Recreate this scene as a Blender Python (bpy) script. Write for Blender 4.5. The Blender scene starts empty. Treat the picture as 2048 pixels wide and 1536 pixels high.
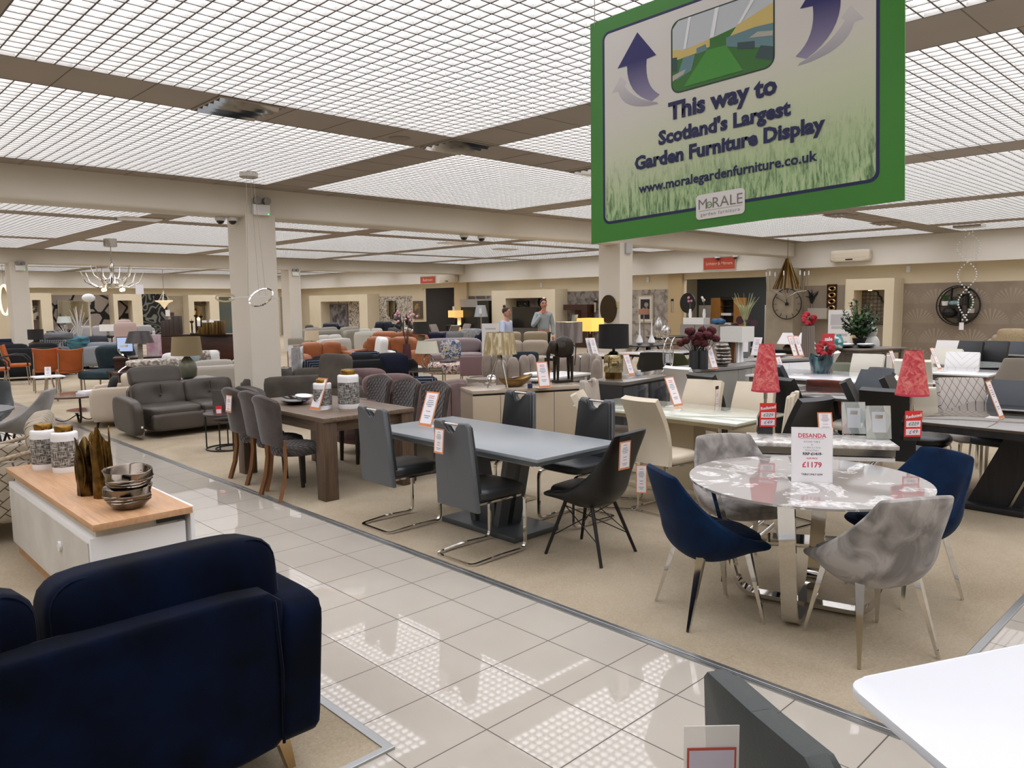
import bpy, bmesh, math, random
from mathutils import Vector, Matrix, Euler
random.seed(7)
PI = math.pi
C = bpy.context.scene.collection
SC = bpy.context.scene
R = math.radians

# ---------------------------------------------------------------- camera
CAM = Vector((0, 0, 1.7794)); FPX = 1530.33
YAW, PITCH, ROLL = 0.803596, -0.105238, 0.0104016
_f = Vector((math.cos(YAW)*math.cos(PITCH), math.sin(YAW)*math.cos(PITCH), math.sin(PITCH)))
_r0 = Vector((math.sin(YAW), -math.cos(YAW), 0)); _d0 = _f.cross(_r0)
_r = _r0*math.cos(ROLL) + _d0*math.sin(ROLL); _d = -_r0*math.sin(ROLL) + _d0*math.cos(ROLL)
cam_data = bpy.data.cameras.new('camera'); cam = bpy.data.objects.new('camera', cam_data); C.objects.link(cam)
cam_data.sensor_width = 36; cam_data.lens = 36*FPX/2048; cam_data.clip_start = .05; cam_data.clip_end = 200
cam.matrix_world = Matrix(((_r.x, -_d.x, -_f.x, CAM.x), (_r.y, -_d.y, -_f.y, CAM.y), (_r.z, -_d.z, -_f.z, CAM.z), (0, 0, 0, 1)))
SC.camera = cam

def ray(x, y):
    return _f + _r*((x-1024)/FPX) + _d*((y-768)/FPX)
def P(x, y, z=0):            # photo direction met with the level z: a place in the room
    d = ray(x, y); return CAM + d*((z-CAM.z)/d.z)
def onX(x, y, X):
    d = ray(x, y); return CAM + d*(X/d.x)
def onY(x, y, Y):
    d = ray(x, y); return CAM + d*(Y/d.y)
def at(x, y, dep):           # at a depth in metres
    return CAM + ray(x, y)*dep
def U(p):                    # metres per photo pixel at a place
    return (Vector(p)-CAM).dot(_f)/FPX

# ---------------------------------------------------------------- light, exposure
w = bpy.data.worlds.new('world'); SC.world = w; w.use_nodes = True
w.node_tree.nodes['Background'].inputs[0].default_value = (.9, .92, 1, 1); w.node_tree.nodes['Background'].inputs[1].default_value = .25
SC.view_settings.view_transform = 'Standard'; SC.view_settings.look = 'None'
SC.view_settings.exposure = 0.0; SC.view_settings.gamma = 1.0; SC.view_settings.use_curve_mapping = False
CEIL_LIGHT = 2.75

# ---------------------------------------------------------------- materials
def lin(h):
    if isinstance(h, str):
        h = h.lstrip('#'); v = [int(h[i:i+2], 16)/255 for i in (0, 2, 4)]
    else: v = h
    return tuple(((c/12.92) if c <= .04045 else ((c+.055)/1.055)**2.4) for c in v) + (1,)
_M = {}
def M(name, col, rough=.5, metal=0., col2=None, scale=8., detail=3., lo=.35, hi=.65, bump=0., bscale=None, sheen=0., coat=0., trans=0., emit=None, es=1., stretch=None, spec=None, alpha=1., ior=None, sub=0.):
    if name in _M: return _M[name]
    m = bpy.data.materials.new(name); m.use_nodes = True; nt = m.node_tree; N = nt.nodes; L = nt.links; b = N['Principled BSDF']
    b.inputs['Base Color'].default_value = lin(col); b.inputs['Roughness'].default_value = rough; b.inputs['Metallic'].default_value = metal
    if sheen: b.inputs['Sheen Weight'].default_value = sheen; b.inputs['Sheen Roughness'].default_value = .4
    if coat: b.inputs['Coat Weight'].default_value = coat; b.inputs['Coat Roughness'].default_value = .05
    if trans: b.inputs['Transmission Weight'].default_value = trans
    if ior: b.inputs['IOR'].default_value = ior
    if spec is not None: b.inputs['Specular IOR Level'].default_value = spec
    if alpha < 1: b.inputs['Alpha'].default_value = alpha
    if emit: b.inputs['Emission Color'].default_value = lin(emit); b.inputs['Emission Strength'].default_value = es
    if col2 or bump:
        tc = N.new('ShaderNodeTexCoord'); mp = N.new('ShaderNodeMapping'); L.new(tc.outputs['Object'], mp.inputs[0])
        if stretch: mp.inputs['Scale'].default_value = stretch
    if col2:
        n = N.new('ShaderNodeTexNoise'); n.inputs['Scale'].default_value = scale; n.inputs['Detail'].default_value = detail
        L.new(mp.outputs[0], n.inputs['Vector'])
        cr = N.new('ShaderNodeValToRGB'); cr.color_ramp.elements[0].position = lo; cr.color_ramp.elements[1].position = hi
        cr.color_ramp.elements[0].color = lin(col); cr.color_ramp.elements[1].color = lin(col2)
        L.new(n.outputs['Fac'], cr.inputs[0]); L.new(cr.outputs[0], b.inputs['Base Color'])
    if bump:
        n2 = N.new('ShaderNodeTexNoise'); n2.inputs['Scale'].default_value = bscale or scale*4; n2.inputs['Detail'].default_value = 4
        L.new(mp.outputs[0], n2.inputs['Vector'])
        bp = N.new('ShaderNodeBump'); bp.inputs['Strength'].default_value = bump; bp.inputs['Distance'].default_value = .01
        L.new(n2.outputs['Fac'], bp.inputs['Height']); L.new(bp.outputs[0], b.inputs['Normal'])
    _M[name] = m; return m
class G:                       # small node-graph helper
    def __init__(s, name, rough=.5, metal=0.):
        s.m = bpy.data.materials.new(name); s.m.use_nodes = True; s.t = s.m.node_tree; s.N = s.t.nodes; s.L = s.t.links; s.b = s.N['Principled BSDF']
        s.b.inputs['Roughness'].default_value = rough; s.b.inputs['Metallic'].default_value = metal; _M[name] = s.m
    def put(s, sock, v):
        if hasattr(v, 'links') or hasattr(v, 'is_linked'): s.L.new(v, sock)
        else: sock.default_value = v
    def math(s, op, a, b=0., c=None):
        n = s.N.new('ShaderNodeMath'); n.operation = op; s.put(n.inputs[0], a); s.put(n.inputs[1], b)
        if c is not None: s.put(n.inputs[2], c)
        return n.outputs[0]
    def coord(s, kind='Object', scale=(1, 1, 1), rot=(0, 0, 0)):
        n = s.N.new('ShaderNodeTexCoord'); mp = s.N.new('ShaderNodeMapping'); s.L.new(n.outputs[kind], mp.inputs[0]); mp.inputs['Scale'].default_value = scale; mp.inputs['Rotation'].default_value = rot
        return mp.outputs[0]
    def world(s):
        return s.N.new('ShaderNodeNewGeometry').outputs['Position']
    def xyz(s, v):
        n = s.N.new('ShaderNodeSeparateXYZ'); s.L.new(v, n.inputs[0]); return n.outputs
    def noise(s, v, scale, detail=3., dist=0.):
        n = s.N.new('ShaderNodeTexNoise'); s.L.new(v, n.inputs['Vector']); n.inputs['Scale'].default_value = scale; n.inputs['Detail'].default_value = detail; n.inputs['Distortion'].default_value = dist; return n.outputs['Fac']
    def vor(s, v, scale, feat='F1', out='Distance', rnd=1.):
        n = s.N.new('ShaderNodeTexVoronoi'); s.L.new(v, n.inputs['Vector']); n.feature = feat; n.inputs['Scale'].default_value = scale; n.inputs['Randomness'].default_value = rnd; return n.outputs[out]
    def ramp(s, f, *st):
        n = s.N.new('ShaderNodeValToRGB'); s.L.new(f, n.inputs[0]); e = n.color_ramp.elements
        while len(e) < len(st): e.new(.5)
        for q, (p, c) in zip(e, st): q.position = p; q.color = lin(c)
        return n.outputs[0]
    def mix(s, f, a, b):
        n = s.N.new('ShaderNodeMix'); n.data_type = 'RGBA'; s.put(n.inputs[0], f); s.put(n.inputs[6], lin(a) if isinstance(a, str) else a); s.put(n.inputs[7], lin(b) if isinstance(b, str) else b); return n.outputs[2]
    def base(s, v): s.put(s.b.inputs['Base Color'], lin(v) if isinstance(v, str) else v); return s
    def bump(s, h, strength=.3, dist=.01):
        n = s.N.new('ShaderNodeBump'); n.inputs['Strength'].default_value = strength; n.inputs['Distance'].default_value = dist; s.L.new(h, n.inputs['Height']); s.L.new(n.outputs[0], s.b.inputs['Normal']); return s

# ---------------------------------------------------------------- mesh builder
def TR(x=0, y=0, z=0, rx=0, ry=0, rz=0):
    return Matrix.Translation((x, y, z)) @ Euler((rx, ry, rz)).to_matrix().to_4x4()
class MB:
    def __init__(s): s.bm = bmesh.new(); s.mi = 0
    def _t(s, vs, m):
        if m is not None: bmesh.ops.transform(s.bm, matrix=m, verts=vs)
    def _mat(s, fs):
        for f in fs: f.material_index = s.mi
    def box(s, c, d, bev=0, rot=None, seg=2):
        if not bev:
            m = Euler(rot).to_matrix() if rot else None; c = Vector(c); v = []
            for z in (-.5, .5):
                for x, y in ((-.5, -.5), (.5, -.5), (.5, .5), (-.5, .5)):
                    q = Vector((x*d[0], y*d[1], z*d[2])); v.append(s.bm.verts.new(c+(m @ q if m else q)))
            s._mat([s.bm.faces.new([v[i] for i in f]) for f in ((3, 2, 1, 0), (4, 5, 6, 7), (0, 1, 5, 4), (1, 2, 6, 5), (2, 3, 7, 6), (3, 0, 4, 7))]); return s
        r = bmesh.ops.create_cube(s.bm, size=1); vs = r['verts']
        for v in vs: v.co = Vector((v.co.x*d[0], v.co.y*d[1], v.co.z*d[2]))
        fs = list({f for v in vs for f in v.link_faces}); s._mat(fs)
        if bev:
            es = list({e for v in vs for e in v.link_edges})
            q = bmesh.ops.bevel(s.bm, geom=es, offset=min(bev, .49*min(d)), segments=seg, profile=.5, affect='EDGES', clamp_overlap=True)
            vs = list({v for f in q['faces'] for v in f.verts} | {v for v in vs if v.is_valid})
            s._mat(q['faces'])
        m = Matrix.Translation(c)
        if rot: m = m @ Euler(rot).to_matrix().to_4x4()
        s._t(vs, m); return s
    def b2(s, x0, y0, z0, x1, y1, z1, bev=0, seg=2):
        return s.box(((x0+x1)/2, (y0+y1)/2, (z0+z1)/2), (abs(x1-x0), abs(y1-y0), abs(z1-z0)), bev, None, seg)
    def cyl(s, a, b, r0, r1=None, n=16):
        a = Vector(a); b = Vector(b); d = b-a; r1 = r0 if r1 is None else r1
        q = bmesh.ops.create_cone(s.bm, cap_ends=True, segments=n, radius1=max(r0, 1e-4), radius2=max(r1, 1e-4), depth=d.length)
        s._mat({f for v in q['verts'] for f in v.link_faces})
        s._t(q['verts'], Matrix.Translation((a+b)/2) @ d.to_track_quat('Z', 'Y').to_matrix().to_4x4()); return s
    def bar(s, a, b, w, h, w1=None, h1=None, up=(0, 0, 1)):      # tapered rectangular bar
        a = Vector(a); b = Vector(b); d = (b-a).normalized(); up = Vector(up)
        x = d.cross(up)
        if x.length < 1e-3: x = d.cross(Vector((0, 1, 0)))
        x.normalize(); y = x.cross(d).normalized(); w1 = w if w1 is None else w1; h1 = h if h1 is None else h1
        vs = []
        for p, ww, hh in ((a, w, h), (b, w1, h1)):
            for sx, sy in ((-1, -1), (1, -1), (1, 1), (-1, 1)): vs.append(s.bm.verts.new(p + x*sx*ww/2 + y*sy*hh/2))
        F = [(3, 2, 1, 0), (4, 5, 6, 7)] + [(i, (i+1) % 4, 4+(i+1) % 4, 4+i) for i in range(4)]
        s._mat([s.bm.faces.new([vs[i] for i in f]) for f in F]); return s
    def tube(s, pts, r, n=8, closed=False, prof=None, rad=None):  # sweep; prof=(w,h) gives a flat bar; rad: list of radii
        pts = [Vector(p) for p in pts]; k = len(pts); rings = []
        def tan(i):
            if closed: return (pts[(i+1) % k]-pts[i-1]).normalized()
            return (pts[min(i+1, k-1)]-pts[max(i-1, 0)]).normalized()
        t0 = tan(0); u = t0.orthogonal().normalized()
        if prof:
            u = t0.cross(Vector((0, 0, 1)))
            u = u.normalized() if u.length > 1e-3 else Vector((1, 0, 0))
        for i in range(k):
            t = tan(i); u = (u - t*u.dot(t)).normalized(); v = t.cross(u); rr = rad[i] if rad else r
            if prof: ring = [pts[i]+u*a*prof[0]/2+v*b*prof[1]/2 for a, b in ((-1, -1), (1, -1), (1, 1), (-1, 1))]
            else: ring = [pts[i]+(u*math.cos(2*PI*j/n)+v*math.sin(2*PI*j/n))*rr for j in range(n)]
            rings.append([s.bm.verts.new(p) for p in ring])
        m = len(rings[0]); fs = []
        for i in range(k if closed else k-1):
            A, B = rings[i], rings[(i+1) % k]
            for j in range(m): fs.append(s.bm.faces.new((A[j], A[(j+1) % m], B[(j+1) % m], B[j])))
        if not closed: fs.append(s.bm.faces.new(rings[0][::-1])); fs.append(s.bm.faces.new(rings[-1]))
        s._mat(fs); return s
    def lathe(s, prof, c=(0, 0, 0), n=24, wob=None, sx=1, sy=1):
        rings = []; c = Vector(c)
        for (r, z) in prof:
            rings.append([s.bm.verts.new(c+Vector((sx*(r+(wob(2*PI*j/n, z) if wob else 0))*math.cos(2*PI*j/n), sy*(r+(wob(2*PI*j/n, z) if wob else 0))*math.sin(2*PI*j/n), z))) for j in range(n)])
        fs = []
        for A, B in zip(rings, rings[1:]):
            for j in range(n): fs.append(s.bm.faces.new((A[j], A[(j+1) % n], B[(j+1) % n], B[j])))
        if prof[0][0] > 1e-3: fs.append(s.bm.faces.new(rings[0][::-1]))
        if prof[-1][0] > 1e-3: fs.append(s.bm.faces.new(rings[-1]))
        s._mat(fs); return s
    def prism(s, poly, z0, z1, m=None, bev=0, seg=2):
        lo = [s.bm.verts.new((x, y, z0)) for x, y in poly]; hi = [s.bm.verts.new((x, y, z1)) for x, y in poly]; k = len(poly)
        fs = [s.bm.faces.new(lo[::-1]), s.bm.faces.new(hi)] + [s.bm.faces.new((lo[i], lo[(i+1) % k], hi[(i+1) % k], hi[i])) for i in range(k)]
        s._mat(fs); vs = lo+hi
        if bev:
            es = [e for f in fs[:2] for e in f.edges]
            q = bmesh.ops.bevel(s.bm, geom=es, offset=bev, segments=seg, profile=.5, affect='EDGES', clamp_overlap=True); s._mat(q['faces'])
            vs = list({v for f in q['faces'] for v in f.verts} | {v for v in vs if v.is_valid})
        s._t(vs, m); return s
    def ball(s, c, r, n=12, d=None, rot=None):
        q = bmesh.ops.create_uvsphere(s.bm, u_segments=n, v_segments=max(6, n*2//3), radius=1); s._mat({f for v in q['verts'] for f in v.link_faces})
        d = d or (r, r, r); m = Matrix.Translation(c)
        if rot: m = m @ Euler(rot).to_matrix().to_4x4()
        s._t(q['verts'], m @ Matrix.Diagonal((*d, 1))); return s
    def puff(s, c, d, p=4., n=6, rot=None, f=None):     # soft cushion block
        k = {}; fs = []
        def V(a):
            key = tuple(round(q, 4) for q in a)
            if key not in k:
                x, y, z = a; l = (abs(x)**p+abs(y)**p+abs(z)**p)**(1/p); v = Vector((x/l, y/l, z/l))
                v = Vector((v.x*d[0]/2, v.y*d[1]/2, v.z*d[2]/2))
                if f: v = Vector(f(v))
                k[key] = s.bm.verts.new(v)
            return k[key]
        for ax in range(3):
            for sg in (-1, 1):
                for i in range(n):
                    for j in range(n):
                        q = []
                        for di, dj in ((0, 0), (1, 0), (1, 1), (0, 1)):
                            a = math.tan((2*(i+di)/n-1)*PI/4); b = math.tan((2*(j+dj)/n-1)*PI/4); t = [0, 0, 0]; t[ax] = sg; t[(ax+1) % 3] = a; t[(ax+2) % 3] = b; q.append(V(t))
                        fs.append(s.bm.faces.new(q if sg > 0 else q[::-1]))
        s._mat(fs); m = Matrix.Translation(c)
        if rot: m = m @ Euler(rot).to_matrix().to_4x4()
        s._t(list(k.values()), m); return s
    def shell(s, f, nu=10, nv=10, t=.04):               # thick sheet from a surface f(u,v), u,v in 0..1
        g = [[Vector(f(i/nu, j/nv)) for j in range(nv+1)] for i in range(nu+1)]; nr = [[None]*(nv+1) for _ in range(nu+1)]
        for i in range(nu+1):
            for j in range(nv+1):
                a = g[min(i+1, nu)][j]-g[max(i-1, 0)][j]; b = g[i][min(j+1, nv)]-g[i][max(j-1, 0)]; n_ = a.cross(b); nr[i][j] = n_.normalized() if n_.length > 1e-9 else Vector((0, 0, 1))
        A = [[s.bm.verts.new(g[i][j]) for j in range(nv+1)] for i in range(nu+1)]
        T = t if callable(t) else (lambda u, v: t)
        B = [[s.bm.verts.new(g[i][j]-nr[i][j]*T(i/nu, j/nv)) for j in range(nv+1)] for i in range(nu+1)]; fs = []
        for i in range(nu):
            for j in range(nv):
                fs.append(s.bm.faces.new((A[i][j], A[i+1][j], A[i+1][j+1], A[i][j+1]))); fs.append(s.bm.faces.new((B[i][j], B[i][j+1], B[i+1][j+1], B[i+1][j])))
        for i in range(nu):
            for j, fl in ((0, 1), (nv, 0)):
                q = (A[i][j], B[i][j], B[i+1][j], A[i+1][j]); fs.append(s.bm.faces.new(q if fl else q[::-1]))
        for j in range(nv):
            for i, fl in ((0, 0), (nu, 1)):
                q = (A[i][j], B[i][j], B[i][j+1], A[i][j+1]); fs.append(s.bm.faces.new(q if fl else q[::-1]))
        s._mat(fs); return s
    def quad(s, *p):
        s._mat([s.bm.faces.new([s.bm.verts.new(q) for q in p])]); return s
    def xf(s, m): bmesh.ops.transform(s.bm, matrix=m, verts=s.bm.verts); return s

def obj(name, mb, mat, parent=None, smooth=35, loc=None, rot=None):
    me = bpy.data.meshes.new(name); bmesh.ops.recalc_face_normals(mb.bm, faces=mb.bm.faces); mb.bm.to_mesh(me); mb.bm.free()
    for m in (mat if isinstance(mat, (list, tuple)) else [mat]): me.materials.append(m)
    if smooth:
        for p in me.polygons: p.use_smooth = True
        me.set_sharp_from_angle(angle=R(smooth))
    o = bpy.data.objects.new(name, me); C.objects.link(o)
    if parent: o.parent = parent
    if loc: o.location = loc
    if rot: o.rotation_euler = rot
    return o
def tag(o, label=None, cat=None, group=None, kind=None):
    if label: o['label'] = label
    if cat: o['category'] = cat
    if group: o['group'] = group
    if kind: o['kind'] = kind
    return o
def thing(name, label, cat, loc=(0, 0, 0), rz=0., group=None):
    o = bpy.data.objects.new(name, None); C.objects.link(o); o.empty_display_size = .1
    o.location = (loc[0], loc[1], loc[2] if len(loc) > 2 else 0); o.rotation_euler = (0, 0, rz); return tag(o, label, cat, group)
def struct(name, mb, mat, smooth=0):
    return tag(obj(name, mb, mat, None, smooth), kind='structure')
def solo(name, label, cat, mb, mat, loc=(0, 0, 0), rz=0., group=None, smooth=35):
    return tag(obj(name, mb, mat, None, smooth, (loc[0], loc[1], loc[2] if len(loc) > 2 else 0), (0, 0, rz)), label, cat, group)
_kids = {}
def kids(o): return [c for c in o.children]
def dup(root, loc, rz, label, group=None, scale=None):
    r = root.copy(); C.objects.link(r); r.location = (loc[0], loc[1], loc[2] if len(loc) > 2 else 0); r.rotation_euler = (0, 0, rz); r['label'] = label
    if group: r['group'] = group
    if scale: r.scale = scale
    for ch in list(root.children):
        c = ch.copy(); C.objects.link(c); c.parent = r
        for g in list(ch.children):
            d = g.copy(); C.objects.link(d); d.parent = c
    return r
def face(fx, fy): return math.atan2(fy, fx)-PI/2       # turn local +Y towards a direction
def rpath(pts, r, n=5):                                # rounded polyline
    pts = [Vector(p) for p in pts]; out = [pts[0]]
    for a, b, c in zip(pts, pts[1:], pts[2:]):
        d0 = (a-b); d1 = (c-b); q = min(r, d0.length*.49, d1.length*.49); p0 = b+d0.normalized()*q; p1 = b+d1.normalized()*q
        for i in range(n+1):
            t = i/n; out.append(p0*(1-t)**2+b*2*t*(1-t)+p1*t*t)
    return out+[pts[-1]]
def rrect(w, h, r, n=4, cx=0, cy=0):
    o = []
    for sx, sy, a0 in ((1, 1, 0), (-1, 1, 90), (-1, -1, 180), (1, -1, 270)):
        for i in range(n+1):
            a = R(a0+90*i/n); o.append((cx+sx*(w/2-r)+r*math.cos(a), cy+sy*(h/2-r)+r*math.sin(a)))
    return o
def circ(r, n=32, cx=0, cy=0): return [(cx+r*math.cos(2*PI*i/n), cy+r*math.sin(2*PI*i/n)) for i in range(n)]
def text_mb(mb, body, size, m, off=0., align='CENTER', shear=0., space=1.):
    cu = bpy.data.curves.new('t', 'FONT'); cu.body = body; cu.size = size; cu.align_x = align; cu.align_y = 'CENTER'; cu.offset = off; cu.shear = shear; cu.resolution_u = 2; cu.space_character = space
    o = bpy.data.objects.new('t', cu); me = o.to_mesh()
    b = bmesh.new(); b.from_mesh(me); bmesh.ops.transform(b, matrix=m, verts=b.verts)
    tmp = bpy.data.meshes.new('t'); b.to_mesh(tmp); b.free(); n0 = len(mb.bm.faces); mb.bm.from_mesh(tmp)
    mb.bm.faces.ensure_lookup_table()
    for f in mb.bm.faces[n0:]: f.material_index = mb.mi
    bpy.data.meshes.remove(tmp); o.to_mesh_clear(); bpy.data.objects.remove(o); bpy.data.curves.remove(cu); return mb
# ---------------------------------------------------------------- shared materials
chrome = M('chrome', '#d8d6d2', .06, 1.); steel = M('brushed_steel', '#b9b4ab', .25, 1.); gold = M('gold_metal', '#a8823f', .2, 1.); brass = M('aged_gold', '#8a6a38', .32, 1., col2='#5f4a28', scale=20)
white_m = M('white_satin', '#e9e8e6', .35); white_g = M('white_gloss', '#ededee', .1, coat=.5); black_m = M('black_matt', '#0d0d0e', .5); black_g = M('black_gloss', '#0c0c0d', .12, coat=.3)
beam_m = M('cream_paint', '#dcd5c8', .6, col2='#d7d0c2', scale=.6); soffit_m = M('soffit_paint', '#e2ddd2', .6); wall_m = M('cream_wall', '#ded0b2', .7, col2='#d8c9aa', scale=.5); niche_m = M('ivory_panel', '#e6d9bd', .55, col2='#e0d2b4', scale=.8)
g_leather = M('grey_leather_back', '#55585a', .42, bump=.12, bscale=260); b_leather = M('dark_seat_leather', '#222527', .35, bump=.12, bscale=260, col2='#282b2e', scale=4)
navy_v = M('navy_velvet', '#010511', .9, col2='#030e26', scale=5, sheen=.05, spec=.1); blue_v = M('blue_velvet', '#04162f', .8, col2='#062444', scale=7, sheen=.04, spec=.15)
def velvet():
    g = G('grey_velvet', .7); v = g.coord('Object', (5, 5, 4)); f = g.noise(v, 1.3, 4., 1.2)
    g.base(g.ramp(f, (.36, '#6f6a66'), (.5, '#8d8782'), (.62, '#a8a29d'))); g.b.inputs['Sheen Weight'].default_value = .2; return g.m
grey_v = velvet()
brown_s = M('brown_suede', '#3b322e', .85, col2='#4a403a', scale=9, sheen=.3); honey = M('honey_wood', '#6a4424', .45, col2='#7d532e', scale=10, stretch=(1, 1, .15)); darkwood = M('dark_leg_wood', '#231a15', .5)
def wood(name, c0, c1, sc=(1, 12, 12), rough=.4, s=2.5):
    g = G(name, rough); v = g.coord('Object', sc); f = g.noise(v, s, 5., .8); f2 = g.noise(v, s*6, 2.)
    g.base(g.ramp(g.math('ADD', g.math('MULTIPLY', f, .75), g.math('MULTIPLY', f2, .25)), (.35, c0), (.65, c1))); return g.m
oak_t = wood('smoked_oak_top', '#5b4a3c', '#7a6755', (14, 1.2, 14)); oak_l = wood('smoked_oak_leg', '#4a3a2d', '#665240', (14, 14, 1.2)); oak_x = wood('smoked_oak_rail', '#4a3a2d', '#665240', (1.2, 14, 14))
ltoak = wood('light_oak_top', '#b98c64', '#cda37c', (16, 1.2, 16)); ltoak_e = wood('light_oak_edge', '#a97b51', '#bd8f63', (1.2, 16, 16)); walnut = wood('dark_walnut', '#2e1a12', '#4a2c1e', (1, 1, 14), .3, 2.)
taupe_l = M('taupe_leather', '#433c35', .42, col2='#4b443c', scale=3, bump=.15, bscale=200)
glass = M('clear_glass', '#ffffff', .0, trans=1., ior=1.45); smoke = M('smoked_glass_top', '#4e4a47', .06, coat=.4); acrylic = M('acrylic', '#f4f6f8', .05, trans=.95, ior=1.3)
paper = M('card_paper', '#efecee', .6); ink = M('grey_print', '#8c8792', .7); pinkink = M('pink_print', '#dd6f7c', .6); orange = M('orange_card_border', '#d98a5a', .5); redcard = M('red_card', '#e2312f', .5); redink = M('red_print', '#d0405a', .6); black_i = M('black_print', '#2a2430', .7)
cream_l = M('cream_leather', '#d6cab3', .4, col2='#cfc2aa', scale=4, bump=.08, bscale=200); beige_g = M('beige_gloss', '#b9aa93', .2, coat=.4); white_l = M('white_leather', '#e6e3df', .4, bump=.06, bscale=200); slate_l = M('slate_leather', '#3a4046', .4, bump=.1, bscale=220); black_l = M('black_leather', '#111315', .38, bump=.1, bscale=220)
grey_t = M('grey_lacquer_top', '#868b8e', .3); grey_d = M('dark_grey_lacquer', '#45494b', .4)

# floor tiles: pale porcelain with dark grout
def tiles():
    g = G('porcelain_tiles', .07); p = g.xyz(g.world()); h = .0028
    fx = g.math('FRACT', g.math('DIVIDE', g.math('SUBTRACT', p[0], 2.825-40), .4)); fy = g.math('FRACT', g.math('DIVIDE', g.math('SUBTRACT', p[1], 5.475-40), .4))
    ex = g.math('MINIMUM', fx, g.math('SUBTRACT', 1., fx)); ey = g.math('MINIMUM', fy, g.math('SUBTRACT', 1., fy)); e = g.math('MINIMUM', ex, ey)
    grout = g.math('LESS_THAN', e, h/.4)
    n = g.noise(g.world(), 1.2, 3.); c = g.ramp(n, (.3, '#b2aa9e'), (.7, '#bab3a7'))
    g.base(g.mix(grout, c, '#4a4038')); g.put(g.b.inputs['Roughness'], g.math('ADD', g.math('MULTIPLY', grout, .6), .025)); g.b.inputs['Specular IOR Level'].default_value = .6
    return g.m
tile_m = tiles()
def carpet():
    g = G('beige_carpet', .95); w = g.world(); n = g.noise(w, 1.3, 5., .6); n2 = g.noise(w, 90., 3.)
    f = g.math('ADD', g.math('MULTIPLY', n, .6), g.math('MULTIPLY', n2, .4))
    g.base(g.ramp(f, (.32, '#988a73'), (.5, '#aa9c85'), (.68, '#b5a892'))).bump(g.noise(w, 260., 2.), .5, .006); g.b.inputs['Specular IOR Level'].default_value = .1; return g.m
carpet_m = carpet()
# ---------------------------------------------------------------- the building
XW, YW, XL, YB, H = 23.4, 43., -6., -5., 3.54      # far right wall, far wall, left wall, near wall, ceiling
BEAM1, BEAM2, BLOW = 11.15, 26.9, 3.11
def light_box():
    g = G('luminous_ceiling', 1.); g.base('#ffffff'); g.b.inputs['Emission Color'].default_value = lin('#f4f5ff'); g.b.inputs['Emission Strength'].default_value = CEIL_LIGHT; return g.m
def louvre():
    m = bpy.data.materials.new('louvre_white'); m.use_nodes = True; nt = m.node_tree; b = nt.nodes['Principled BSDF']; b.inputs['Base Color'].default_value = lin('#e4e3df'); b.inputs['Roughness'].default_value = .5
    tr = nt.nodes.new('ShaderNodeBsdfTranslucent'); tr.inputs[0].default_value = lin('#eeedea'); mx = nt.nodes.new('ShaderNodeMixShader'); mx.inputs[0].default_value = .45
    nt.links.new(b.outputs[0], mx.inputs[1]); nt.links.new(tr.outputs[0], mx.inputs[2]); nt.links.new(mx.outputs[0], nt.nodes['Material Output'].inputs[0]); return m
lum_m = light_box(); lattice_m = louvre(); lattice_edge_shade = M('louvre_edge_shade', '#5f584f', .6); border_m = M('ceiling_panel_beige', '#a69c8f', .7, col2='#a0968a', scale=1.2); seam_m = M('panel_seam', '#7d7264', .8)  # louvre edge: shade on the strips' undersides painted in as grey-brown
xs = [XL, -4.9+.3, -4.0, .5, 1.15, 5.38, 6.03, 10.25, 10.9, 15.15, 15.8, 20.05, 20.7, XW-.7]
px_ = [(-4.0, .5), (1.15, 5.38), (6.03, 10.25), (10.9, 15.15), (15.8, 20.05), (20.7, XW-.75)]
py_ = [(-4.4, .8), (1.45, 6.45), (7.1, 10.72), (12.0, 16.4), (17.0, 22.2), (22.8, 26.4), (27.8, 32.0), (32.6, 37.4), (38., 42.2)]
lat, lum, brd, sm = MB(), MB(), MB(), MB()
D = .036; ST = .6/5
lum.quad((XL, YB, H+.32), (XW, YB, H+.32), (XW, YW, H+.32), (XL, YW, H+.32))
lum_n = lum
for (x0, x1) in px_:
    for (y0, y1) in py_:
        far = 2 if y0 < 11 else 1
        nx = max(1, round((x1-x0)/ST)); ny = max(1, round((y1-y0)/ST)); t = .007
        for i in range(nx+1):
            x = x0+(x1-x0)*i/nx; lat.mi = 0; lat.b2(x-t/2, y0, H+.0002, x+t/2, y1, H+D); lat.mi = 1; lat.b2(x-t/2-.0015, y0, H-.0012, x+t/2+.0015, y1, H+.0002)
        for i in range(ny+1):
            y = y0+(y1-y0)*i/ny; lat.mi = 0; lat.b2(x0, y-t/2, H+.0006, x1, y+t/2, H+D-.001); lat.mi = 1; lat.b2(x0, y-t/2-.0015, H-.0014, x1, y+t/2+.0015, H+.0004)
# border panels: whatever is not a luminous panel
ex = [XL]+[v for p in px_ for v in p]+[XW]; ey = [YB]+[v for p in py_ for v in p]+[YW]
for i in range(0, len(ex)-1, 2):
    brd.b2(ex[i], YB, H, ex[i+1], YW, H+.03)
for (x0, x1) in px_:
    for j in range(0, len(ey)-1, 2): brd.b2(x0, ey[j], H+.001, x1, ey[j+1], H+.03)
for i in range(0, len(ex)-1, 2):
    y = YB
    while y < YW:
        sm.b2(ex[i], y-.004, H-.002, ex[i+1], y+.004, H+.004); y += .6
for j in range(0, len(ey)-1, 2):
    for (x0, x1) in px_:
        x = x0
        while x <= x1+.01: sm.b2(x-.004, ey[j], H-.002, x+.004, ey[j+1], H+.004); x += (x1-x0)/round((x1-x0)/.6)
struct('ceiling', brd, border_m); struct('ceiling_panel_seams', sm, seam_m); struct('ceiling_louvre_grid', lat, [lattice_m, lattice_edge_shade]); struct('ceiling_light_box', lum, lum_m)
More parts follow.
